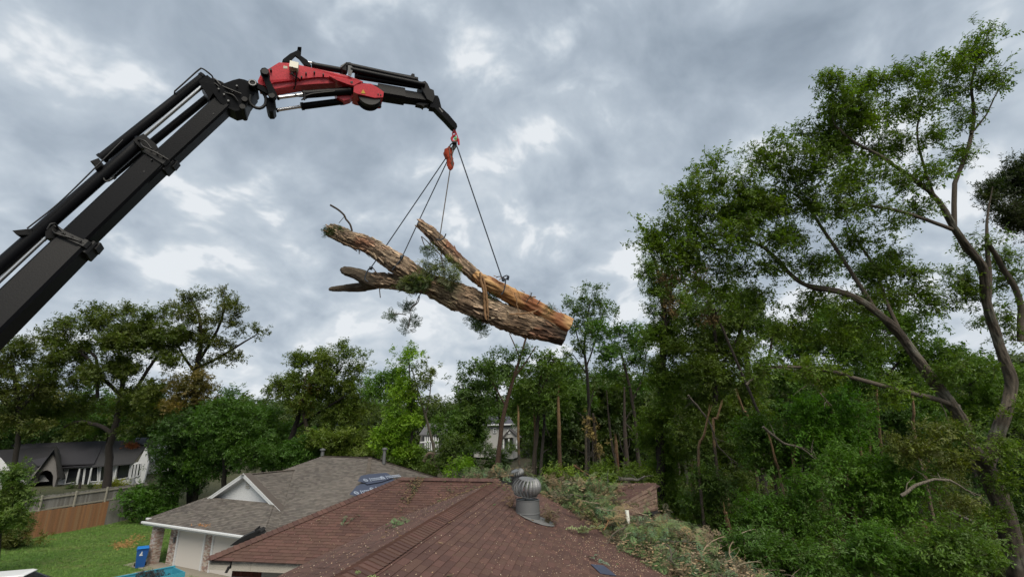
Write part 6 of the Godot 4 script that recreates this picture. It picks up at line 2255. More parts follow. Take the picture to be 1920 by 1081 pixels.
	# behind the brown house
	grow("round_tree", "large rounded tree with a dark leaning trunk behind the brown house's ridge", "tree", 50, [
		[[522, 880, 8], [540, 840, 7.5], [556, 790, 6], [572, 745, 5], [590, 700, 4], [600, 670, 2.5]], [[560, 780, 4], [535, 735, 3.5], [525, 715, 2.5]], [[568, 760, 4], [610, 720, 3.5], [640, 690, 2.5]], [[556, 800, 3.5], [610, 765, 3], [650, 740, 2.5]]], [
		[560, 680, 26, 16], [590, 672, 34, 20], [625, 670, 26, 18], [640, 655, 20, 12], [662, 680, 24, 22], [672, 705, 16, 18], [545, 715, 30, 22], [525, 735, 22, 22], [515, 720, 16, 12], [600, 712, 46, 26], [650, 725, 34, 24], [640, 770, 44, 26], [680, 745, 22, 20], [575, 745, 40, 26], [690, 775, 24, 18]],
		{"leaf": Color(0.046, 0.072, 0.020), "alt": Color(0.082, 0.108, 0.030), "per": 8, "gap": 1.15, "bark": Color(0.04, 0.034, 0.028)})
	grow("broken_tree", "rust brown snapped crown hanging inside the big rounded tree", "tree", 49, [[[582, 850, 5], [572, 790, 4.5], [566, 740, 3], [575, 700, 2]]], [[562, 752, 14, 16], [580, 740, 22, 22], [568, 770, 14, 12]], {"leaf": Color(0.085, 0.062, 0.034), "alt": Color(0.17, 0.09, 0.05), "per": 4, "gap": 1.0, "bark": Color(0.10, 0.075, 0.055), "bare": 0.5})
	grow("slender_tree", "tree with a light green top just right of the rounded tree", "tree", 46, [[[745, 880, 5], [742, 800, 4], [745, 730, 3], [750, 690, 2]]], [[738, 690, 22, 18], [752, 676, 16, 10], [722, 700, 18, 18], [715, 735, 24, 24], [745, 735, 26, 26], [700, 720, 14, 16]], {"leaf": Color(0.042, 0.086, 0.022), "per": 8, "gap": 1.05})
	grow("slender_tree", "bright yellow green sapling rising in front of its darker neighbours", "tree", 42, [[[770, 890, 4], [772, 820, 3.5], [770, 740, 2.5], [766, 670, 1.5]]], [[764, 665, 14, 12], [772, 655, 10, 7], [758, 720, 18, 30], [745, 790, 30, 26], [735, 830, 36, 24], [770, 780, 22, 26], [718, 815, 22, 18], [760, 850, 30, 20]], {"leaf": bright, "per": 7, "gap": 0.95})
	grow("slender_tree", "sparse pale trunked tree with thin grey leaves beside the yellow green sapling", "tree", 42, [[[815, 860, 4], [806, 810, 3.2], [795, 770, 2.6], [783, 730, 2], [772, 690, 1.4]], [[798, 780, 2], [806, 740, 1.6], [808, 700, 1]]], [[786, 690, 14, 16], [800, 715, 18, 20], [780, 720, 18, 20], [806, 745, 14, 16], [770, 750, 18, 20], [812, 700, 8, 10]], {"leaf": Color(0.060, 0.080, 0.042), "per": 3, "gap": 0.8, "bark": Color(0.22, 0.19, 0.15)})
	for e in [
		["dense green bush mass behind the brown roof's left slope", 46, [[560, 850, 36, 26], [520, 860, 30, 22], [585, 835, 34, 24], [600, 855, 30, 18]], Color(0.030, 0.070, 0.020)],
		["tangle of brush and bent stems over the brown roof's ridge", 45, [[640, 845, 34, 22], [665, 820, 34, 24], [610, 820, 30, 22], [690, 850, 30, 20]], Color(0.058, 0.085, 0.026)],
		["bushy growth right of the tall vent pipe on the brown roof", 42, [[735, 855, 24, 18], [780, 860, 30, 22], [800, 880, 26, 16], [760, 880, 26, 14]], Color(0.048, 0.086, 0.022)],
		["bright round bush in front of the grey roofed house", 38, [[868, 866, 18, 18], [878, 880, 16, 12], [858, 882, 14, 10]], Color(0.075, 0.14, 0.020)],
		["grey green thicket before the grey roofed house's posts", 40, [[835, 852, 24, 22], [850, 825, 20, 22], [820, 880, 28, 12], [890, 885, 22, 12]], Color(0.040, 0.066, 0.028)],
		["dark bush under the two storey house's porch", 46, [[905, 862, 22, 16], [945, 862, 20, 14], [920, 880, 24, 12], [880, 845, 14, 12]], Color(0.018, 0.036, 0.014)],
	]:
		grow("bush", e[0], "bush", e[1], [], e[2], {"leaf": e[3], "per": 8, "gap": 0.95, "group": "bushes behind the houses"})
	# middle: storm battered trees
	grow("leaning_tree", "leaning tree with reddish stripped trunk and thin top behind the turbine vent", "tree", 31, [
		[[930, 892, 6.5], [936, 840, 6], [942, 790, 5.6], [952, 745, 5], [966, 700, 4], [980, 655, 3], [990, 622, 2]], [[962, 710, 2.4], [985, 680, 2], [1004, 650, 1.4]], [[948, 760, 2.4], [925, 720, 2], [905, 690, 1.4]], [[975, 670, 2], [962, 640, 1.5], [955, 625, 1]]], [
		[882, 700, 22, 22], [905, 690, 22, 20], [872, 740, 22, 26], [930, 680, 22, 18], [950, 660, 20, 14], [898, 730, 26, 24], [985, 655, 18, 14], [955, 700, 18, 20], [860, 750, 14, 14]], {"leaf": Color(0.036, 0.066, 0.028), "per": 6, "gap": 0.75, "size": 0.8, "bark": Color(0.165, 0.100, 0.070)})
	grow("leafy_tree", "green tree with thick low foliage right of the leaning trunk", "tree", 33, [[[1000, 880, 5], [1008, 800, 4.5], [1012, 720, 3], [1022, 670, 2]], [[1010, 740, 2.5], [1030, 700, 2], [1040, 670, 1.4]]], [[1005, 690, 26, 22], [1035, 685, 22, 24], [985, 730, 26, 22], [1045, 720, 24, 24], [1015, 750, 30, 24], [970, 765, 22, 18], [1060, 755, 18, 18]], {"leaf": Color(0.044, 0.076, 0.024), "per": 6, "gap": 0.8, "size": 0.85, "bark": Color(0.11, 0.09, 0.07)})
	grow("tall_tree", "tall slender tree with an oval crown against the sky right of the log's butt", "tree", 36, [[[1103, 850, 4.4], [1104, 770, 4.2], [1101, 700, 3.8], [1096, 650, 3], [1100, 610, 2], [1108, 560, 1.2]], [[1099, 690, 2.2], [1116, 640, 2], [1130, 590, 1.3]], [[1097, 670, 2], [1082, 630, 1.6], [1076, 595, 1]], [[1100, 700, 1.6], [1075, 665, 1.2]]], [
		[1092, 548, 20, 12], [1118, 540, 18, 9], [1136, 560, 18, 16], [1076, 570, 18, 18], [1105, 575, 28, 22], [1140, 590, 16, 18], [1075, 605, 20, 20], [1110, 615, 30, 22], [1135, 625, 16, 16], [1080, 645, 22, 16], [1060, 665, 10, 10], [1110, 655, 18, 12]],
		{"leaf": Color(0.040, 0.070, 0.026), "per": 5, "gap": 0.85, "size": 0.8, "bark": Color(0.05, 0.044, 0.036)})
	grow("tall_tree", "double stemmed tree with airy crown between the tall tree and the ivy column", "tree", 32, [[[1198, 880, 5], [1192, 800, 4.5], [1184, 740, 4], [1172, 690, 3], [1162, 650, 2]], [[1186, 750, 2.8], [1204, 710, 2.4], [1212, 660, 1.6]]], [
		[1140, 632, 20, 18], [1165, 625, 20, 22], [1132, 660, 18, 18], [1190, 640, 22, 22], [1160, 665, 28, 20], [1205, 615, 16, 18], [1195, 680, 26, 20], [1140, 700, 20, 16], [1210, 720, 18, 20], [1125, 610, 10, 10]], {"leaf": Color(0.034, 0.072, 0.022), "per": 6, "gap": 0.8, "size": 0.85, "bark": Color(0.09, 0.07, 0.055)})
	for e in [
		["rounded green tree far behind the leaning tree, left of the log's butt", 50, [[870, 790, 34, 26], [900, 770, 34, 26], [840, 800, 30, 22], [880, 820, 36, 22]], Color(0.036, 0.070, 0.022), [[872, 860, 4], [872, 800, 3]]],
		["bushy tree half hiding the two storey house's left side", 62, [[884, 800, 18, 14], [892, 822, 20, 16], [870, 835, 20, 16], [905, 812, 10, 10]], Color(0.040, 0.070, 0.024), [[886, 860, 3], [886, 815, 2.4]]],
		["loose green bushes right in front of the two storey house's porch", 58, [[925, 838, 16, 10], [952, 840, 16, 9], [982, 832, 14, 14], [905, 845, 14, 10]], Color(0.036, 0.062, 0.022), [[940, 866, 2.4], [940, 846, 2]]],
		["mid green tree behind the orange topped pole", 46, [[1010, 740, 38, 26], [1050, 720, 36, 26], [1080, 750, 34, 26], [1030, 780, 40, 26], [985, 790, 30, 24]], Color(0.040, 0.078, 0.022), [[1032, 870, 4], [1034, 780, 3]]],
		["broad dull green tree behind the tall slender tree", 50, [[1110, 740, 40, 26], [1150, 720, 40, 30], [1190, 740, 36, 28], [1130, 780, 44, 28], [1180, 790, 40, 28]], Color(0.036, 0.066, 0.022), [[1145, 870, 4.5], [1148, 780, 3.4]]],
		["tall thin crowned tree just left of the leaning trunk's top", 38, [[915, 700, 22, 22], [940, 720, 24, 24], [905, 740, 26, 24], [935, 760, 28, 22], [965, 740, 24, 24]], Color(0.038, 0.074, 0.022), [[938, 870, 3.4], [936, 780, 2.8], [925, 710, 1.8]]],
		["dark green tree with a forked top right of the leaning tree", 40, [[985, 700, 22, 24], [1010, 715, 24, 24], [975, 740, 24, 22], [1000, 760, 28, 22], [1060, 690, 20, 22], [1045, 720, 22, 22]], Color(0.032, 0.060, 0.020), [[1004, 870, 3.6], [1002, 780, 3], [992, 710, 1.8]]],
	]:
		grow("wood_tree", e[0], "tree", e[1], [e[4]], e[2], {"leaf": e[3], "far": 1, "per": 7, "gap": 1.05, "bark": Color(0.08, 0.065, 0.05)})
	# stripped trunks that still stand
	var snag := func(called: String, label: String, z: float, ps: Array, col: Color, torn: Color) -> void:
		var s := Shape.new()
		var pp := ps.map(func(e): return pt(e[0], e[1], z))
		var rr := ps.map(func(e): return e[2] * z / FOCAL)
		var g := ground_under(pp[0])
		if g.y < pp[0].y:
			pp.push_front(g - Vector3(0, 0.1, 0))
			rr.push_front(rr[0] * 1.2)
		var path := smooth_path(pp, rr, 0.25)
		var cols := []
		for q in path[0].size():
			path[0][q] += rand_dir() * path[1][q] * 0.12
			cols.push_back(col.lerp(torn, smoothstep(0.55, 0.9, float(q) / path[0].size() + rng.randf_range(-0.12, 0.12))))
		s.tube(path[0], path[1], 9, col, true, cols)
		var t := thing("snapped_tree", g, label, "tree", "snapped trunks in the wood")
		build("trunk", s, M.bark, t)
		var top: Vector3 = path[0][-1]
		var dir: Vector3 = (top - path[0][-2]).normalized()
		for q in 5:
			var q2 := Shape.new()
			var b = top + rand_dir() * path[1][-1] * 0.7
			q2.tube([b - dir * 0.2, b + dir * rng.randf_range(0.1, 0.5) * z / 20.0 + rand_dir() * 0.05], [path[1][-1] * 0.4, 0.004], 5, torn)
			build("splinter", q2, M.wood, t)
	var torn := Color(0.42, 0.27, 0.14)
	rng.seed = 404
	for e in [
		["splintered pole with an orange torn top right of the leaning tree", 32, [[1050, 880, 4], [1048, 800, 3.6], [1047, 745, 2.4]], Color(0.17, 0.10, 0.06)],
		["pale leaning stick crossing the wood left of the ivy column", 30, [[1128, 880, 2.4], [1118, 840, 2], [1108, 810, 1.4]], Color(0.2, 0.16, 0.11)],
		["short red brown stump among the bushes at mid distance", 34, [[1158, 880, 4], [1156, 850, 3.8], [1155, 828, 2.8]], Color(0.22, 0.10, 0.06)],
		["thin grey pole just right of the leaning tree", 30, [[974, 890, 2.6], [972, 830, 2.4], [972, 780, 2.0]], Color(0.12, 0.11, 0.09)],
		["slim bent pole behind the turbine vent", 34, [[1001, 880, 2.4], [1003, 820, 2.2], [1002, 770, 1.8]], Color(0.11, 0.095, 0.075)],
		["thin pale snapped stem right of the broken roof piece", 19, [[1300, 925, 3.6], [1300, 900, 3.2], [1299, 880, 2.2]], Color(0.3, 0.22, 0.14)],
		["split pale stake standing among the brush below the roof edge", 14, [[1372, 1012, 4.6], [1366, 985, 4.4], [1361, 960, 2.8]], Color(0.32, 0.21, 0.12)],
		["broken off stem with yellow torn end in the right hand thicket", 13, [[1742, 1040, 4], [1736, 1005, 5.5], [1732, 984, 6.5]], Color(0.3, 0.2, 0.11)],
		["tall splintered stem at the centre of the right hand thicket", 16, [[1668, 960, 3.4], [1660, 900, 4.2], [1655, 860, 3.4], [1648, 790, 2.2], [1645, 740, 1.6]], Color(0.24, 0.17, 0.11)],
		["thick slanting pale trunk deep in the right hand wood", 24, [[1562, 800, 9], [1548, 760, 8], [1536, 725, 6], [1528, 708, 4]], Color(0.17, 0.14, 0.11)],
		["dark slanting trunk behind the green saplings", 12.5, [[1612, 1060, 13], [1590, 980, 11], [1576, 920, 9.5], [1570, 890, 8]], Color(0.045, 0.036, 0.028)],
		["bright bent splinter near the ivy column's top", 21, [[1352, 830, 3.2], [1356, 800, 3], [1350, 790, 2.2], [1347, 770, 1.4]], Color(0.36, 0.28, 0.14)],
	]:
		snag.call("broken_trunk", e[0], e[1], e[2], e[3], torn)
	for k in 18:
		var px := rng.randf_range(1275, 1770)
		var py := rng.randf_range(740, 985)
		var z := lerpf(19.0, 11.5, (py - 740) / 245.0) - rng.randf() * 1.5
		var tall := rng.randf_range(40, 110)
		var lean := rng.randf_range(-26, 26)
		snag.call("broken_trunk", "pale broken stem poking out of the green thicket on the right", z, [[px - lean, py + tall * 0.6, 2.6], [px - lean * 0.3, py, 2.3], [px + lean * 0.2, py - tall * 0.4, 1.5]], Color(0.24, 0.185, 0.125) if k % 3 else Color(0.10, 0.08, 0.06), torn)
	for e in [
		["pale dead limb lying slantwise across the thicket's middle", 13.5, [[1430, 800], [1470, 830], [1500, 838], [1540, 870]]],
		["grey dead limb leaning from the ivy column into the brush", 16.5, [[1290, 740], [1330, 790], [1350, 840], [1400, 880]]],
		["thin bowed stem arching over the saplings at centre right", 13.0, [[1400, 720], [1440, 690], [1500, 700], [1560, 760]]],
		["grey fallen limb under the hanging dry leaves", 10.8, [[1690, 930], [1730, 905], [1780, 900], [1830, 930]]],
	]:
		var ls := Shape.new()
		var path := smooth_path(e[2].map(func(v): return pt(v[0], v[1], e[1] - 0.6)), [0.035, 0.03, 0.024, 0.01], 0.15)
		for k in path[0].size():
			path[0][k] += rand_dir() * 0.015
		ls.tube(path[0], path[1], 7, Color(0.26, 0.225, 0.175))
		for k in 6:
			var a: Vector3 = path[0][rng.randi_range(1, path[0].size() - 1)]
			var d := rand_dir() * rng.randf_range(0.2, 0.6)
			ls.tube([a, a + d * 0.5 + rand_dir() * 0.05, a + d], [0.013, 0.009, 0.003], 5, Color(0.22, 0.19, 0.145), false)
		tag(build("dead_limb", ls, M.bark), e[0], "branch", "dead limbs in the thicket")
	# tangle of dead vines on a post
	grow("vine_tangle", "brown tangle of dead vines hanging on a stump in the middle wood", "vine", 28, [[[1118, 880, 4], [1116, 820, 4], [1112, 775, 3]]], [[1112, 785, 12, 12], [1116, 808, 14, 14], [1118, 835, 10, 16]], {"leaf": Color(0.075, 0.052, 0.030), "alt": Color(0.12, 0.09, 0.05), "per": 5, "gap": 0.5, "size": 0.5, "dry": true, "bark": Color(0.09, 0.065, 0.045)})
	# the ivy column
	grow("ivy_clad_tree", "tall trunk wrapped in ivy, a green column right of the broken roof piece", "tree", 21, [[[1246, 1010, 12], [1240, 900, 11], [1238, 800, 10], [1242, 700, 9], [1246, 600, 7], [1236, 520, 5], [1225, 480, 3]], [[1246, 610, 4], [1280, 570, 3], [1310, 545, 2]]], [
		[1236, 500, 20, 18], [1215, 500, 12, 12], [1232, 545, 26, 26], [1268, 560, 26, 22], [1240, 600, 26, 28], [1222, 640, 16, 26], [1258, 650, 28, 30], [1228, 700, 22, 34], [1262, 710, 24, 30], [1240, 770, 32, 34], [1222, 830, 20, 34], [1256, 840, 28, 36], [1240, 900, 32, 36], [1262, 950, 30, 34], [1235, 960, 24, 30], [1280, 610, 18, 20], [1290, 700, 16, 20]],
		{"leaf": Color(0.048, 0.088, 0.020), "alt": Color(0.092, 0.135, 0.028), "far": 0, "per": 10, "gap": 0.55, "size": 1.25, "droop": 0.12, "bark": Color(0.06, 0.05, 0.04)})
	grow("vine_tangle", "dark hanging clump of dead brown leaves beneath the right tree's outer limbs", "vine", 17, [[[1330, 560, 3], [1300, 540, 3], [1262, 520, 2]]], [[1300, 520, 22, 26], [1270, 530, 20, 22], [1320, 550, 20, 20], [1256, 570, 10, 22], [1330, 590, 12, 16]], {"leaf": Color(0.030, 0.026, 0.014), "alt": Color(0.075, 0.045, 0.02), "far": 0, "per": 8, "gap": 0.5, "size": 1.1, "dry": true, "droop": 0.1})
	# the big tree on the right
	var big := [
		[[1922, 1245, 21], [1912, 1100, 18.5], [1896, 1020, 17], [1872, 930, 16], [1843, 868, 14], [1821, 836, 11], [1799, 780, 10], [1751, 715, 9.5], [1708, 655, 8.6], [1676, 613, 8], [1627, 572, 7], [1579, 548, 6], [1504, 530, 4.8], [1440, 470, 3.6], [1395, 448, 3], [1322, 437, 1.8]],
		[[1852, 880, 12], [1872, 810, 11, 0.2], [1888, 765, 10.5, 0.3], [1897, 715, 10, 0.4], [1872, 640, 8.6, 0.5], [1850, 560, 8, 0.5], [1843, 500, 7.4, 0.4], [1812, 461, 6.6, 0.3], [1787, 422, 6, 0.2], [1758, 373, 5, 0.1], [1704, 329, 4.2], [1655, 295, 3.4, -0.2], [1601, 265, 2.6, -0.3], [1567, 236, 1.6, -0.4]],
		[[1790, 425, 6, 0.2], [1792, 344, 5.5, 0.3], [1817, 275, 4.8, 0.4], [1827, 216, 3.8, 0.5], [1822, 157, 3, 0.5], [1838, 100, 2, 0.5], [1856, 60, 1.0, 0.5]],
		[[1786, 430, 5, 0.2], [1709, 402, 4.2, -0.3], [1650, 388, 3.6, -0.6], [1572, 380, 2, -0.9]],
		[[1797, 762, 7], [1745, 745, 6.5, -0.2], [1697, 734, 6, -0.5], [1617, 712, 5, -0.8], [1536, 691, 4, -1.0], [1418, 685, 2.2, -1.2]],
		[[1853, 580, 6, 0.5], [1856, 520, 6, 0.6], [1851, 461, 4.6, 0.7], [1853, 400, 2.6, 0.8], [1862, 350, 1.0, 0.8]],
		[[1915, 640, 8, 0.8], [1912, 560, 7.5, 0.9], [1880, 500, 7, 0.8], [1853, 455, 5.5, 0.6]],
		[[1640, 580, 6], [1616, 540, 5.2, 0.4], [1552, 442, 4.4, 0.7], [1503, 373, 3.2, 0.9], [1454, 349, 2, 1.0]],
		[[1700, 645, 5], [1660, 560, 4.5, 0.6], [1640, 500, 4, 0.9], [1600, 440, 2.4, 1.1], [1585, 410, 1.0, 1.1]],
		[[1822, 250, 2.6, 0.4], [1850, 215, 2, 0.4], [1872, 170, 1.4, 0.4], [1896, 150, 0.8, 0.4]],
		[[1752, 366, 3.4], [1730, 300, 3, 0.3], [1720, 240, 2.4, 0.4], [1735, 180, 1.4, 0.4]],
	]
	var lobes := [
		[1545, 170, 34, 22, -0.3], [1585, 168, 34, 20], [1625, 172, 34, 20], [1662, 155, 28, 18], [1700, 150, 28, 20], [1738, 145, 26, 20, 0.2, 0.6], [1560, 205, 44, 30], [1620, 215, 46, 32], [1682, 205, 42, 32, 0.2, 0.6], [1730, 195, 30, 30, 0.2, 0.6], [1580, 265, 50, 32], [1520, 260, 30, 24], [1650, 265, 40, 26, 0.2, 0.6], [1700, 262, 34, 24, 0.2, 0.6],
		[1770, 128, 24, 18, 0.4, 0.45], [1800, 104, 22, 16, 0.5, 0.45], [1838, 72, 20, 14, 0.5, 0.45], [1846, 98, 18, 16, 0.5, 0.45], [1815, 150, 26, 24, 0.5, 0.45], [1850, 150, 14, 16, 0.4], [1880, 158, 12, 8, 0.4], [1785, 180, 24, 22, 0.4, 0.45], [1826, 210, 22, 18, 0.4, 0.45], [1810, 290, 20, 20, 0.4, 0.45], [1745, 250, 24, 26],
		[1478, 285, 34, 22], [1455, 320, 40, 26], [1400, 330, 34, 22], [1380, 355, 44, 26], [1500, 330, 42, 34], [1305, 345, 26, 18], [1345, 345, 30, 18], [1280, 375, 28, 22], [1320, 390, 44, 30], [1380, 405, 46, 34], [1440, 385, 46, 36], [1500, 390, 36, 30], [1265, 420, 26, 26], [1290, 450, 46, 34], [1350, 450, 40, 26], [1420, 440, 44, 28], [1250, 480, 30, 30], [1290, 500, 44, 24], [1480, 445, 40, 30], [1370, 500, 44, 24], [1440, 500, 40, 24], [1520, 480, 40, 30],
		[1585, 330, 34, 18, -0.5], [1625, 345, 40, 22, -0.6], [1680, 350, 36, 20, -0.3], [1600, 395, 34, 22, -0.8], [1660, 400, 36, 18, -0.5], [1720, 400, 30, 16], [1560, 360, 24, 18, -0.8], [1740, 330, 24, 16],
		[1580, 480, 46, 28, 0.8, 0.45], [1640, 500, 50, 30, 0.9], [1690, 480, 44, 22, 0.8, 0.45], [1560, 560, 44, 24], [1620, 555, 50, 26, 0.8], [1730, 520, 44, 26, 0.8, 0.45], [1780, 520, 40, 24, 0.8], [1810, 560, 34, 24, 0.8], [1500, 560, 40, 24, 0.4], [1740, 580, 40, 24, 0.9, 0.45],
		[1890, 470, 30, 26, 0.9], [1900, 520, 30, 24, 1.0], [1880, 600, 26, 26, 1.0], [1905, 620, 24, 30, 1.0], [1835, 460, 16, 18, 0.8],
		[1440, 690, 30, 14, -1.2], [1500, 700, 34, 14, -1.0], [1580, 715, 34, 14, -0.9], [1650, 740, 36, 16, -0.6], [1460, 610, 44, 24, 0.4], [1540, 630, 50, 26, 0.6], [1600, 610, 44, 26, 0.8], [1660, 640, 44, 26, 1.0], [1420, 560, 44, 28, 0.3], [1360, 560, 40, 28, 0.2], [1310, 560, 34, 26], [1700, 560, 44, 26, 0.9], [1600, 440, 36, 22, 0.6], [1240, 440, 22, 26], [1230, 470, 18, 20], [1850, 830, 30, 26, -0.6, 0.2], [1880, 900, 30, 26, -0.6, 0.2], [1900, 760, 26, 26, -0.4, 0.2], [1800, 800, 26, 22, -0.5, 0.2], [1780, 690, 34, 22, -0.4, 0.6], [1860, 980, 26, 24, -0.7, 0.2], [1330, 310, 26, 16], [1420, 300, 24, 16], [1560, 300, 40, 24], [1540, 400, 36, 26, 0.4]]
	grow("spreading_tree", "large leaning tree on the right, its limbs sweeping up and left over the wood", "tree", 12.2, big, lobes, {"leaf": Color(0.046, 0.078, 0.020), "alt": Color(0.080, 0.125, 0.026), "far": 0, "per": 9, "gap": 0.48, "size": 1.0, "bark": Color(0.150, 0.125, 0.095), "twig": 0.8, "bare": 0.06, "rough": true})
	grow("dark_tree", "very dark dense crown cut by the right edge high up", "tree", 19, [[[1960, 900, 10], [1950, 600, 8], [1925, 430, 6], [1910, 380, 4]]], [[1905, 300, 24, 18], [1880, 340, 26, 24], [1915, 350, 34, 34], [1895, 400, 28, 22], [1868, 370, 14, 14], [1940, 400, 40, 40]], {"leaf": Color(0.012, 0.024, 0.010), "alt": Color(0.030, 0.034, 0.016), "far": 0, "per": 14, "gap": 0.55, "size": 1.1, "bark": Color(0.04, 0.033, 0.027)})
	# trees standing behind it in the wood
	for e in [
		["dark forked tree standing behind the sweeping limbs at the wood's middle", 21, [[[1428, 880, 9], [1420, 790, 8.5], [1405, 700, 7.5], [1388, 620, 5.5], [1360, 550, 3.5]], [[1412, 740, 5], [1440, 680, 4], [1450, 620, 2.6]], [[1400, 690, 4], [1360, 660, 3], [1330, 650, 2]]], [[1370, 560, 34, 24], [1400, 600, 40, 26], [1340, 620, 40, 28], [1440, 630, 34, 24], [1310, 670, 30, 26], [1380, 660, 36, 24], [1330, 720, 34, 26]], Color(0.030, 0.056, 0.020), 0.62],
		["leafy tree filling the wood behind the drooping limb", 25, [[[1500, 900, 7], [1510, 800, 6], [1505, 730, 4], [1500, 660, 3]]], [[1480, 640, 36, 26], [1530, 650, 36, 26], [1560, 610, 34, 26], [1500, 720, 46, 30], [1560, 740, 40, 30], [1450, 760, 40, 30], [1600, 660, 36, 26], [1620, 720, 40, 28]], Color(0.034, 0.068, 0.020), 0.72],
		["green tree at the right edge behind the forked trunk", 30, [[[1830, 900, 6], [1825, 800, 5], [1820, 720, 3]]], [[1790, 680, 34, 22], [1830, 690, 40, 24], [1770, 720, 34, 26], [1850, 740, 44, 30], [1800, 770, 44, 30], [1895, 720, 36, 34], [1905, 780, 36, 30], [1740, 760, 34, 26]], Color(0.046, 0.086, 0.022), 0.85],
		["vine hung tree behind the ivy column's right side", 19, [[[1330, 900, 7], [1336, 800, 6.5], [1345, 700, 5.5], [1340, 620, 4], [1330, 560, 2.5]], [[1344, 700, 3.5], [1380, 640, 3], [1400, 590, 2]]], [[1320, 590, 34, 28], [1360, 600, 36, 28], [1300, 640, 34, 30], [1370, 650, 40, 30], [1320, 700, 40, 34], [1380, 720, 40, 34], [1300, 760, 34, 34], [1350, 780, 40, 34], [1400, 770, 34, 30], [1290, 820, 28, 34]], Color(0.044, 0.070, 0.020), 0.6],
		["green tree filling the gap under the big tree's upper limbs", 27, [[[1660, 880, 7], [1655, 780, 6], [1650, 680, 4.5], [1640, 620, 3]], [[1652, 720, 3.5], [1700, 660, 3], [1730, 620, 2]]], [[1620, 600, 40, 30], [1670, 610, 40, 30], [1720, 620, 40, 28], [1590, 650, 40, 30], [1650, 660, 44, 30], [1710, 680, 44, 30], [1760, 660, 36, 28], [1560, 590, 34, 28], [1680, 720, 44, 30]], Color(0.040, 0.076, 0.020), 0.8],
		["dense tree closing the wood below the big tree's fork", 22, [[[1720, 920, 6], [1715, 840, 5], [1705, 780, 3]]], [[1690, 780, 40, 30], [1740, 800, 40, 30], [1660, 800, 36, 28], [1710, 840, 46, 30], [1770, 830, 36, 28]], Color(0.026, 0.056, 0.018), 0.72],
	]:
		grow("wood_tree", e[0], "tree", e[1], e[2], e[3], {"leaf": e[4], "far": 0 if e[1] < 24 else 1, "per": 8, "gap": e[5], "size": 1.35 if e[1] < 24 else 0.72, "bark": Color(0.06, 0.05, 0.04)})
	# saplings and bushes on the right
	for e in [
		["bright green sapling in the middle of the right hand thicket", 14, [[1560, 790, 46, 34], [1520, 770, 36, 28], [1600, 800, 36, 30], [1560, 750, 36, 26], [1540, 830, 44, 30]], Color(0.044, 0.104, 0.018), 0.5, 1.1],
		["dark leaved sapling left of the bright one", 15, [[1440, 810, 40, 34], [1480, 850, 44, 34], [1420, 860, 36, 30], [1400, 800, 30, 30]], Color(0.034, 0.070, 0.018), 0.52, 1.1],
		["broad green sapling below the centre of the thicket", 12, [[1640, 890, 52, 40], [1600, 930, 46, 36], [1690, 900, 46, 40], [1650, 950, 50, 36], [1580, 880, 34, 30]], Color(0.048, 0.102, 0.020), 0.46, 1.0],
		["hanging half dry spray of leaves in front of the forked trunk", 11.3, [[1690, 830, 34, 24], [1740, 840, 40, 24], [1790, 870, 34, 26], [1800, 920, 22, 26], [1770, 800, 30, 20]], Color(0.062, 0.076, 0.034), 0.42, 0.85],
		["low bush at the bottom edge right of the roof debris", 10, [[1420, 1040, 52, 44], [1480, 1050, 50, 40], [1400, 1080, 50, 40], [1530, 1070, 46, 36]], Color(0.030, 0.066, 0.018), 0.42, 0.95],
		["leafy bush left of the dark slanting trunk", 12, [[1480, 950, 48, 36], [1430, 960, 36, 32], [1520, 990, 40, 30], [1500, 920, 36, 28]], Color(0.036, 0.080, 0.020), 0.46, 1.0],
		["bush at the bottom edge under the broad sapling", 10.5, [[1640, 1020, 48, 34], [1690, 1040, 50, 36], [1610, 1060, 44, 34], [1730, 1070, 46, 30]], Color(0.040, 0.088, 0.020), 0.42, 0.95],
		["grey green bush at the bottom right below the big trunk", 9.5, [[1790, 1010, 50, 36], [1830, 1050, 46, 36], [1770, 1060, 46, 34]], Color(0.044, 0.082, 0.028), 0.42, 0.95],
		["thicket between ivy column and the split stake", 16, [[1310, 960, 30, 34], [1340, 920, 34, 34], [1310, 890, 26, 30], [1350, 980, 34, 30], [1300, 1010, 30, 26]], Color(0.036, 0.066, 0.020), 0.55, 1.1],
		["brush with thin stems right of the ivy column's foot", 18, [[1340, 830, 34, 36], [1370, 860, 34, 34], [1310, 820, 26, 30], [1390, 910, 30, 30]], Color(0.046, 0.074, 0.022), 0.6, 1.15],
		["yellow green bush beyond the turbine vent", 15, [[1025, 905, 22, 14], [1050, 892, 26, 14], [1080, 900, 26, 14], [1110, 905, 22, 12]], Color(0.080, 0.120, 0.026), 0.5, 1.0],
		["second yellow green bush left of the broken roof piece", 19, [[1130, 880, 26, 18], [1160, 892, 26, 14], [1190, 880, 24, 18], [1210, 895, 20, 14]], Color(0.062, 0.098, 0.026), 0.55, 1.1],
		["shaded shrub under the green tree at the right edge", 20, [[1890, 880, 40, 36], [1860, 850, 34, 30], [1910, 930, 30, 36], [1850, 920, 26, 26]], Color(0.020, 0.046, 0.016), 0.65, 1.3],
	]:
		grow("sapling", e[0], "bush", e[1], [], e[2], {"leaf": e[3], "far": 0, "per": 8, "gap": e[4], "size": e[5] * 1.05, "twig": 0.6, "group": "saplings and bushes of the wood"})
	undergrowth()


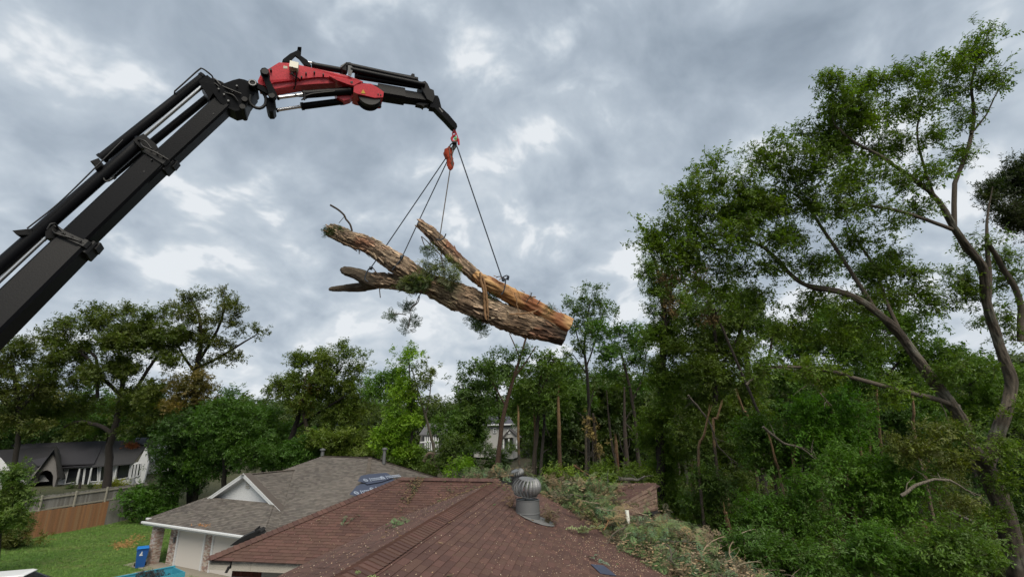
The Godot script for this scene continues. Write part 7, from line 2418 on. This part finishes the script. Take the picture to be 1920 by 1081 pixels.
func undergrowth() -> void:
	rng.seed = 515
	# low growth that covers the wood's floor, and the far mass of the wood
	var xs := []
	var cs := PackedColorArray()
	for k in 60000:
		var f := rng.randf_range(11, 62)
		var x := rng.randf_range(-6, 62)
		if x > f * 1.15 + 4.0:
			continue
		var u := f * cos(HA) + x * sin(HA)
		var w := x * cos(HA) - f * sin(HA)
		if u < 17 and w < 5.0:
			continue
		if x < 3.0 and f < 50.0 and x < (f - 30.0) * 0.35 - 1.0:
			continue
		if absf(x + 1.5) < 5.0 and f > 60.0:
			continue
		var n := noise.get_noise_2d(x * 0.35, f * 0.35)
		if n < -0.22 + rng.randf_range(-0.1, 0.1):
			continue
		var h := rng.randf() * (0.6 + 2.6 * maxf(0.0, n + 0.15)) * minf(1.0, f / 20.0)
		var tint := Color(0.056, 0.094, 0.020).lerp(Color(0.115, 0.145, 0.034), clampf(0.5 + noise.get_noise_2d(x * 0.8 + 50, f * 0.8) * 0.9, 0, 1))
		if rng.randf() < 0.06:
			tint = Color(0.10, 0.075, 0.04)
		xs.push_back([M.mid[rng.randi_range(0, 3)], leaf_place(Vector3(x, land(x, -f) + h, -f), lerpf(0.55, 1.05, (f - 11) / 50.0), 0.3)])
		cs.push_back(vary(tint, 0.3))
	mass("undergrowth", xs, cs, M.mid)
	xs = []
	cs = PackedColorArray()
	for k in 21000:
		var f := rng.randf_range(92, 122)
		var x := rng.randf_range(-1.7, 1.6) * f
		var top := 9.5 + 3.5 * noise.get_noise_2d(x * 0.22, 3.0) + 2.5 * noise.get_noise_2d(x * 0.9, f * 0.3)
		var y := top * pow(rng.randf(), 0.6)
		var tint := Color(0.050, 0.088, 0.024).lerp(Color(0.095, 0.135, 0.034), clampf(0.5 + noise.get_noise_3d(x * 0.3, y * 0.5, f * 0.3) * 1.1, 0, 1))
		xs.push_back([M.far[rng.randi_range(0, 3)], leaf_place(Vector3(x, land(x, -f) + y, -f), rng.randf_range(0.8, 1.25), 0.3)])
		cs.push_back(vary(tint, 0.2))
	# nearer wood behind the storm battered trees, right of the middle
	for k in 15000:
		var f := rng.randf_range(46, 70)
		var x := rng.randf_range(2.5, 62.0)
		if x > f * 1.2:
			continue
		var top := 10.5 + 4.5 * noise.get_noise_2d(x * 0.35, 30.0) + 2.5 * noise.get_noise_2d(x * 1.3, f * 0.3)
		var y := top * pow(rng.randf(), 0.75)
		if noise.get_noise_3d(x * 0.8, y * 0.8, f * 0.8) < -0.18:
			continue
		var tint := Color(0.044, 0.084, 0.020).lerp(Color(0.095, 0.135, 0.032), clampf(0.5 + noise.get_noise_3d(x * 0.5, y * 0.5, f * 0.5) * 1.1, 0, 1))
		xs.push_back([M.far[rng.randi_range(0, 3)], leaf_place(Vector3(x, land(x, -f) + y, -f), rng.randf_range(0.5, 0.8), 0.3)])
		cs.push_back(vary(tint, 0.25))
	for k in 4500:
		var f := rng.randf_range(-8, 95)
		var x := -rng.randf_range(78, 105) - 0.1 * f
		var y := (9.0 + 4.0 * noise.get_noise_2d(f * 0.3, 70.0)) * pow(rng.randf(), 0.7)
		xs.push_back([M.far[rng.randi_range(0, 3)], leaf_place(Vector3(x, land(x, -f) + y, -f), rng.randf_range(0.8, 1.2), 0.3)])
		cs.push_back(vary(Color(0.055, 0.095, 0.026), 0.3))
	mass("distant_woods", xs, cs, M.far)
	# slim trunks in the wood's depth
	for k in 26:
		var f := rng.randf_range(30, 55)
		var x := rng.randf_range(0.03, 0.95) * f
		var g := Vector3(x, land(x, -f), -f)
		var s := Shape.new()
		var hgt := rng.randf_range(4.0, 9.0)
		var lean := Vector3(rng.randfn() * 0.12, 1, rng.randfn() * 0.12) * hgt
		var r := rng.randf_range(0.07, 0.16)
		var path := smooth_path([g - Vector3(0, 0.1, 0), g + lean * 0.35 + rand_dir() * 0.15, g + lean * 0.7 + rand_dir() * 0.25, g + lean], [r * 1.2, r, r * 0.75, r * 0.3], 0.5)
		s.tube(path[0], path[1], 7, vary(Color(0.095, 0.078, 0.06), 0.35))
		for q in 4:
			var a: Vector3 = path[0][rng.randi_range(path[0].size() / 3, path[0].size() - 2)]
			var d := (rand_dir() + Vector3(0, 0.4, 0)).normalized() * rng.randf_range(0.8, 2.0)
			s.tube([a, a + d * 0.5 + rand_dir() * 0.1, a + d], [r * 0.4, r * 0.25, 0.01], 5, Color(0.085, 0.07, 0.055), false)
		tag(build("bare_tree", s, M.bark, self), "slim bare trunk standing deep among the storm broken trees", "tree", "slim bare trunks in the wood")


func mass(called: String, xs: Array, cs: PackedColorArray, kinds: Array) -> void:
	for k in kinds.size():
		var sub := []
		var sc := PackedColorArray()
		for q in xs.size():
			if xs[q][0] == kinds[k]:
				sub.push_back(xs[q][1])
				sc.push_back(cs[q])
		multi(called, kinds[k], M.leaf, sub, sc)


# ------------------------------------------------------------ storm debris
func make_debris() -> void:
	rng.seed = 616
	# sawdust and wood chips over the shingles
	var chip := Shape.new()
	chip.box(Vector3.ZERO, Vector3(0.016, 0.004, 0.007))
	var cm := chip.mesh()
	var xs := []
	var cs := PackedColorArray()
	for k in 46000:
		var u := rng.randf_range(2.6, 15.5)
		var v := rng.randf_range(-7.1, 3.9)
		var right := v > RV
		var dens := 0.14
		if right:
			dens = 0.12 + 0.85 * smoothstep(-1.3, 0.9, v) * smoothstep(-0.35, 0.35, noise.get_noise_2d(u * 1.2, v * 1.9) + 0.14)
			if u > RU + (v - RV) - 0.1:
				continue
		elif v > LEFT:
			if u > RU:
				continue
		elif u > WU or u < WU - WRUN or v < WV - (WU - u):
			continue
		if rng.randf() > dens:
			continue
		xs.push_back(Transform3D(Basis.from_euler(Vector3(rng.randfn() * 0.5, rng.randf() * TAU, rng.randfn() * 0.5)).scaled(Vector3.ONE * rng.randf_range(0.3, 0.9)), roof_at(u, v, 0.016)))
		cs.push_back(vary(Color(0.42, 0.31, 0.20) if rng.randf() < 0.75 else Color(0.60, 0.50, 0.38), 0.25))
	tag(multi("sawdust", cm, M.chips, xs, cs), "pale sawdust and wood chips strewn over the red shingles")
	xs = []
	cs = PackedColorArray()
	for k in 1000:
		var u := rng.randf_range(3.0, 11.8)
		var v := rng.randf_range(-7.0, 1.5)
		if k % 3 == 0:
			v = LEFT - 0.1 - absf(rng.randfn()) * 0.16
			u = 12.0 - absf(rng.randfn()) * 0.55
		elif k % 3 == 1:
			u = 11.3 + rng.randfn() * 0.3
			v = rng.randf_range(-3.4, -1.3)
		if v < LEFT and (u > WU or u < WU - WRUN or v < WV - (WU - u)) or noise.get_noise_2d(u * 1.6, v * 1.6) < 0.0 and k % 3 == 2:
			continue
		xs.push_back(Transform3D(Basis.from_euler(Vector3(rng.randfn() * 0.5, rng.randf() * TAU, rng.randfn() * 0.5)).scaled(Vector3(rng.randf_range(1.0, 4.0), 1.5, rng.randf_range(1.0, 3.5))), roof_at(u, v, 0.018 + rng.randf() * 0.03)))
		cs.push_back(vary(Color(0.075, 0.055, 0.03) if rng.randf() < 0.5 else Color(0.22, 0.15, 0.08) if rng.randf() < 0.7 else Color(0.06, 0.10, 0.03), 0.3))
	tag(multi("roof_litter", cm, M.chips, xs, cs), "dark leaf litter and bark scraps drifted along the red roof's ridge and valley")
	# the heap of torn leaves and mulch along the right of the roof
	xs = []
	cs = PackedColorArray()
	var ms := []
	var mc := PackedColorArray()
	for k in 12000:
		var u := rng.randf_range(6.0, 16.5)
		var v := rng.randf_range(-3.4, 4.5)
		var edge := -0.75 + (11.7 - u) * 0.48 + maxf(0.0, 9.3 - u) * 1.2
		if u > 11.7:
			edge = -0.75 - (u - 11.7) * 1.6
		var inside := v - edge + noise.get_noise_2d(u * 1.5, v * 1.5) * 0.6
		if inside < 0.15:
			continue
		var thick := minf(0.42, inside * 0.24) * (0.6 + 0.8 * maxf(0.0, noise.get_noise_2d(u * 1.1 + 20, v * 1.1) + 0.4))
		if u > 12.2 and v > -0.6:
			thick += 0.15
		var p := roof_at(u, v, 0.03 + thick * rng.randf())
		var seen := in_frame(p)
		if seen.x > 1148 and seen.x < 1244 and seen.y < 976 or seen.x > 1245 and seen.y - 970 < (seen.x - 1245) * 0.62:
			continue
		if seen.x >= 1000 and seen.x < 1172 and seen.y < 887 + (seen.x - 1000) * 0.13:
			continue
		if seen.x < 1000 and seen.y < 884 - maxf(0.0, (960 - seen.x) * -0.3):
			continue
		if rng.randf() < (0.5 if seen.y < 1015 else 0.22):
			var q := noise.get_noise_2d(u * 2.3 + 9, v * 2.3)
			var col := Color(0.085, 0.135, 0.045) if q > -0.05 else Color(0.17, 0.13, 0.065) if rng.randf() < 0.45 else Color(0.070, 0.062, 0.036)
			if rng.randf() < 0.12:
				col = Color(0.095, 0.165, 0.085)
			xs.push_back(leaf_place(p, rng.randf_range(0.5, 1.25), 0.3 if rng.randf() < 0.6 else -0.3))
			cs.push_back(vary(col, 0.3))
		else:
			for q in 5:
				var w := p + Vector3(rng.randfn(), rng.randfn() * 0.2, rng.randfn()) * 0.10
				ms.push_back(Transform3D(Basis.from_euler(Vector3(rng.randfn() * 0.7, rng.randf() * TAU, rng.randfn() * 0.7)).scaled(Vector3(rng.randf_range(1.0, 6.0), 1.6, 1.6)), w))
				mc.push_back(vary(Color(0.31, 0.225, 0.135) if rng.randf() < 0.6 else Color(0.13, 0.10, 0.065), 0.35))
	for k in 380:
		var fa := pt(1150, 957, 13.2)
		var fb := pt(1231, 907, 15.2)
		var e := fa.lerp(fb, rng.randf())
		var f := rng.randf()
		var w := e.lerp(pt(1128, 940, 14.2).lerp(pt(1152, 908, 16.2), (e - fa).length() / (fb - fa).length()), f) if k % 3 else e.lerp(pt(1170, 969, 12.7).lerp(pt(1234, 955, 13.8), (e - fa).length() / (fb - fa).length()), f)
		if noise.get_noise_3dv(w * 1.6) < -0.12 and k % 5:
			continue
		ms.push_back(Transform3D(Basis.from_euler(Vector3(rng.randfn() * 0.6, rng.randf() * TAU, rng.randfn() * 0.6)).scaled(Vector3(rng.randf_range(1.0, 6.0), 1.8, 2.0)), w + Vector3(0, 0.05, 0)))
		mc.push_back(vary(Color(0.36, 0.27, 0.17) if rng.randf() < 0.6 else Color(0.12, 0.095, 0.06), 0.35))
		if k % 16 == 0:
			xs.push_back(leaf_place(w + Vector3(0, 0.08, 0), rng.randf_range(0.5, 1.0), 0.3))
			cs.push_back(vary(Color(0.12, 0.13, 0.06), 0.3))
	tag(multi("leaf_debris", M.oak_spray, M.leaf_dry, xs, cs), "torn green and brown oak leaves heaped on the right side of the red roof")
	tag(multi("mulch_debris", cm, M.chips, ms, mc), "shredded bark and twigs lying thick along the roof's right edge")
	# whole leafy sprays torn off the tree
	for k in 3:
		var sp := Shape.new()
		var ps := [Vector3.ZERO]
		for e in 5:
			ps.push_back(ps[-1] + Vector3(0.13, rng.randfn() * 0.03, rng.randfn() * 0.04))
		sp.tube(ps, [0.010, 0.009, 0.008, 0.006, 0.004, 0.002], 4, Color(0.9, 0.6, 0.4))
		for e in 13:
			var at: Vector3 = ps[rng.randi_range(1, 5)] + rand_dir() * 0.02
			var d := Vector3(rng.randf_range(0.1, 1.0), rng.randf_range(-0.15, 0.35), rng.randfn()).normalized()
			lobed_leaf(sp, at, d, (Vector3.UP + rand_dir() * 0.5).normalized(), rng.randf_range(0.13, 0.22), grey(rng.randf_range(0.7, 1.25)))
		var spm := sp.mesh()
		xs = []
		cs = PackedColorArray()
		for e in 105:
			var u := rng.randf_range(7.5, 13.8)
			var v := rng.randf_range(-1.4, 3.8)
			var edge := -0.75 + (11.7 - u) * 0.48 + maxf(0.0, 9.3 - u) * 1.2
			if v < edge + 0.05:
				continue
			var w := roof_at(u, v, 0.10 + rng.randf() * minf(0.42, (v - edge) * 0.24))
			var seen := in_frame(w)
			if seen.x > 1148 and seen.x < 1244 and seen.y < 976 or seen.x < 1172 and seen.y < 889 + (seen.x - 1000) * 0.13 or seen.x > 1245 and seen.y - 970 < (seen.x - 1245) * 0.62 or seen.y > 1020 and rng.randf() < 0.6:
				continue
			xs.push_back(Transform3D(Basis.from_euler(Vector3(rng.randfn() * 0.35, rng.randf() * TAU, rng.randfn() * 0.35)).scaled(Vector3.ONE * rng.randf_range(0.7, 1.3)), w))
			cs.push_back(vary(Color(0.095, 0.145, 0.036) if rng.randf() < 0.55 else Color(0.15, 0.185, 0.075) if rng.randf() < 0.5 else Color(0.15, 0.115, 0.06), 0.25))
		tag(multi("leaf_spray_debris", spm, M.leaf_dry, xs, cs), ["torn leafy oak sprays lying over the roof heap", "green leaf sprays caught among the heap's twigs", "wilting leaf sprays spread over the heap"][k])
	var sticks := []
	for k in 4:
		var st := Shape.new()
		var ps := [Vector3.ZERO]
		for e in 5:
			ps.push_back(ps[-1] + Vector3(0.2, rng.randfn() * 0.05, rng.randfn() * 0.07))
		st.tube(ps, [0.016, 0.015, 0.013, 0.011, 0.008, 0.003], 5)
		for e in 4:
			var a: Vector3 = ps[rng.randi_range(1, 4)]
			var d := Vector3(rng.randf_range(0.1, 0.3), rng.randf_range(-0.05, 0.15), rng.randfn() * 0.2)
			st.tube([a, a + d * 0.5 + rand_dir() * 0.02, a + d], [0.008, 0.006, 0.002], 4, Color.WHITE, false)
		sticks.push_back(st.mesh())
	for k in 4:
		xs = []
		cs = PackedColorArray()
		for e in 42:
			var u := rng.randf_range(7.5, 13.5)
			var v := rng.randf_range(-1.2, 4.0)
			var edge := -0.75 + (11.7 - u) * 0.48 + maxf(0.0, 9.3 - u) * 1.2
			if v < edge + 0.1:
				continue
			var p := roof_at(u, v, 0.12 + rng.randf() * 0.25)
			xs.push_back(Transform3D(Basis.from_euler(Vector3(rng.randfn() * 0.5, rng.randf() * TAU, rng.randfn() * 0.28)).scaled(Vector3.ONE * rng.randf_range(0.3, 0.95)), p))
			cs.push_back(vary(Color(0.22, 0.175, 0.12) if rng.randf() < 0.55 else Color(0.08, 0.065, 0.05), 0.3))
		tag(multi("twig_debris", sticks[k], M.chips, xs, cs), ["crooked pale sticks tangled in the heap on the roof", "forked twigs scattered through the roof heap", "bent sticks poking out of the leaf heap", "thin broken twigs lying on the roof heap"][k])
	# loose sprigs on the shingles and around the vent
	for e in [
		["green oak sprig lying on the smooth band of the red roof", 8.0, -3.0, 6, Color(0.075, 0.13, 0.05)],
		["single grey green leaf cluster on the wing's shingles", 10.4, -5.0, 3, Color(0.10, 0.15, 0.08)],
		["small mint green leaf on the shingles below the vent", 7.9, 0.12, 2, Color(0.10, 0.20, 0.13)],
		["dead brown leaves bunched right of the turbine vent", 9.25, -0.72, 18, Color(0.085, 0.066, 0.032)],
		["dry tan leaves caught left of the turbine vent", 9.4, -1.40, 9, Color(0.18, 0.12, 0.055)],
		["pale leaf scrap near the bottom edge of the roof", 4.25, -1.75, 3, Color(0.14, 0.20, 0.07)],
	]:
		var ls := Shape.new()
		for k in e[3] * 4:
			var d := (rand_dir() * Vector3(1, 0.4, 1)).normalized()
			var at := roof_at(e[1] + rng.randfn() * 0.08, e[2] + rng.randfn() * 0.08, 0.03 + (rng.randf() * 0.2 if e[3] > 6 else 0.02))
			lobed_leaf(ls, at, d, (Vector3.UP + rand_dir() * 0.5).normalized(), rng.randf_range(0.07, 0.13), vary(e[4], 0.3))
		tag(build("leaf_sprig", ls, M.leaf_dry), e[0], "leaves")
	var s := Shape.new()
	s.slab([roof_at(7.35, 0.12, 0.02), roof_at(7.6, 0.0, 0.024), roof_at(7.78, 0.18, 0.03), roof_at(7.55, 0.34, 0.02)], Vector3(0, -0.008, 0))
	tag(build("shingle_scrap", s, M.underlay), "torn scrap of dark shingle lying low on the red roof", "scrap")
	# branches
	var limb := func(label: String, ps: Array, z: float, r: float, col: Color, cut := false) -> void:
		var q := Shape.new()
		var pp := ps.map(func(e): return pt(e[0], e[1], z + (e[2] if e.size() > 2 else 0.0)))
		var rr := []
		for k in pp.size():
			rr.push_back(r * lerpf(1.0, 0.45, float(k) / (pp.size() - 1)))
		var path := smooth_path(pp, rr, 0.12)
		for k in path[0].size():
			path[0][k] += rand_dir() * path[1][k] * 0.15
		q.tube(path[0], path[1], 8, col)
		for k in 5:
			var a: Vector3 = path[0][rng.randi_range(1, path[0].size() - 1)]
			var d := rand_dir() * rng.randf_range(0.1, 0.45)
			d.y = absf(d.y)
			q.tube([a, a + d * 0.5 + rand_dir() * 0.03, a + d], [r * 0.3, r * 0.2, 0.003], 5, col * 0.9, false)
		var t := thing("fallen_branch", pp[0], label, "branch", "branches thrown down by the storm")
		build("wood", q, M.bark, t)
		if cut:
			var c2 := Shape.new()
			var d: Vector3 = (pp[0] - pp[1]).normalized()
			c2.tube([pp[0], pp[0] + d * 0.012], [r * 0.98, r * 0.96], 14, Color(0.58, 0.36, 0.19))
			build("cut_face", c2, M.wood, t)
	var pale := Color(0.24, 0.19, 0.13)
	var greyish := Color(0.20, 0.185, 0.155)
	for e in [
		["grey bent branch rising from the heap left of the broken roof piece", [[1118, 938, 0.0], [1132, 925, 0.1], [1140, 902, 0.1]], 13.5, 0.045, greyish, false],
		["long pale pole sliding off the roof's right edge", [[1233, 978], [1290, 1000, -0.4], [1330, 1030, -0.8], [1352, 1048, -1.0]], 12.7, 0.06, greyish, true],
		["second pole beside the long pale one", [[1240, 985], [1275, 1008, -0.3], [1330, 1040, -0.7], [1345, 1052, -0.9]], 12.2, 0.045, pale, false],
		["thin curved branch reaching out towards the split stake", [[1292, 997], [1320, 1000], [1345, 1015], [1368, 1028]], 14.6, 0.035, greyish, false],
		["pale branch lying along the ridge of the heap", [[1160, 898], [1185, 898], [1196, 900], [1210, 892]], 13.5, 0.05, greyish, false],
		["orange stripped stick across the bushes beyond the heap", [[1075, 872], [1095, 885], [1115, 897]], 16, 0.035, Color(0.26, 0.14, 0.07), false],
		["dark charred log at the far end of the ridge", [[905, 893], [880, 894, 0.2], [862, 892, 0.4]], 13.2, 0.055, Color(0.035, 0.028, 0.022), false],
		["tan log lying beside the dark one at the ridge's end", [[925, 885], [895, 890, 0.2], [868, 898, 0.2]], 12.7, 0.05, pale, false],
		["forked pale twig on the shingles in the heap's lower part", [[1074, 1006], [1098, 1000], [1120, 992]], 10.4, 0.02, pale, false],
		["light twig pointing down from the heap's upper edge", [[1042, 950], [1048, 935], [1060, 915]], 11.2, 0.02, pale, true],
		["long thin stick slanting across the smooth roof band", [[830, 945], [800, 958, 0.0], [770, 972, 0.0]], 10.0, 0.012, pale, false],
		["sawn orange block at the roof's lower right corner", [[1300, 1078], [1318, 1070], [1326, 1074]], 10.9, 0.08, Color(0.42, 0.25, 0.12), true],
		["thin white stick standing up in the heap below the plastic pipe", [[1252, 1020], [1246, 1005], [1240, 992]], 11.4, 0.014, Color(0.42, 0.40, 0.33), false],
		["bare branch lying in the thicket right of the split stake", [[1398, 935], [1412, 942], [1430, 950]], 15, 0.05, Color(0.30, 0.27, 0.22), false],
		["long grey branch slanting down below the forked trunk", [[1790, 962], [1820, 975], [1850, 985], [1875, 1002]], 13.5, 0.045, greyish, false],
		["gnarled pale branch curling beyond the brown roof's right end", [[795, 865], [803, 850], [812, 852], [806, 868], [822, 876]], 40, 0.16, pale, false],
	]:
		limb.call(e[0], e[1], e[2], e[3], e[4], e[5])
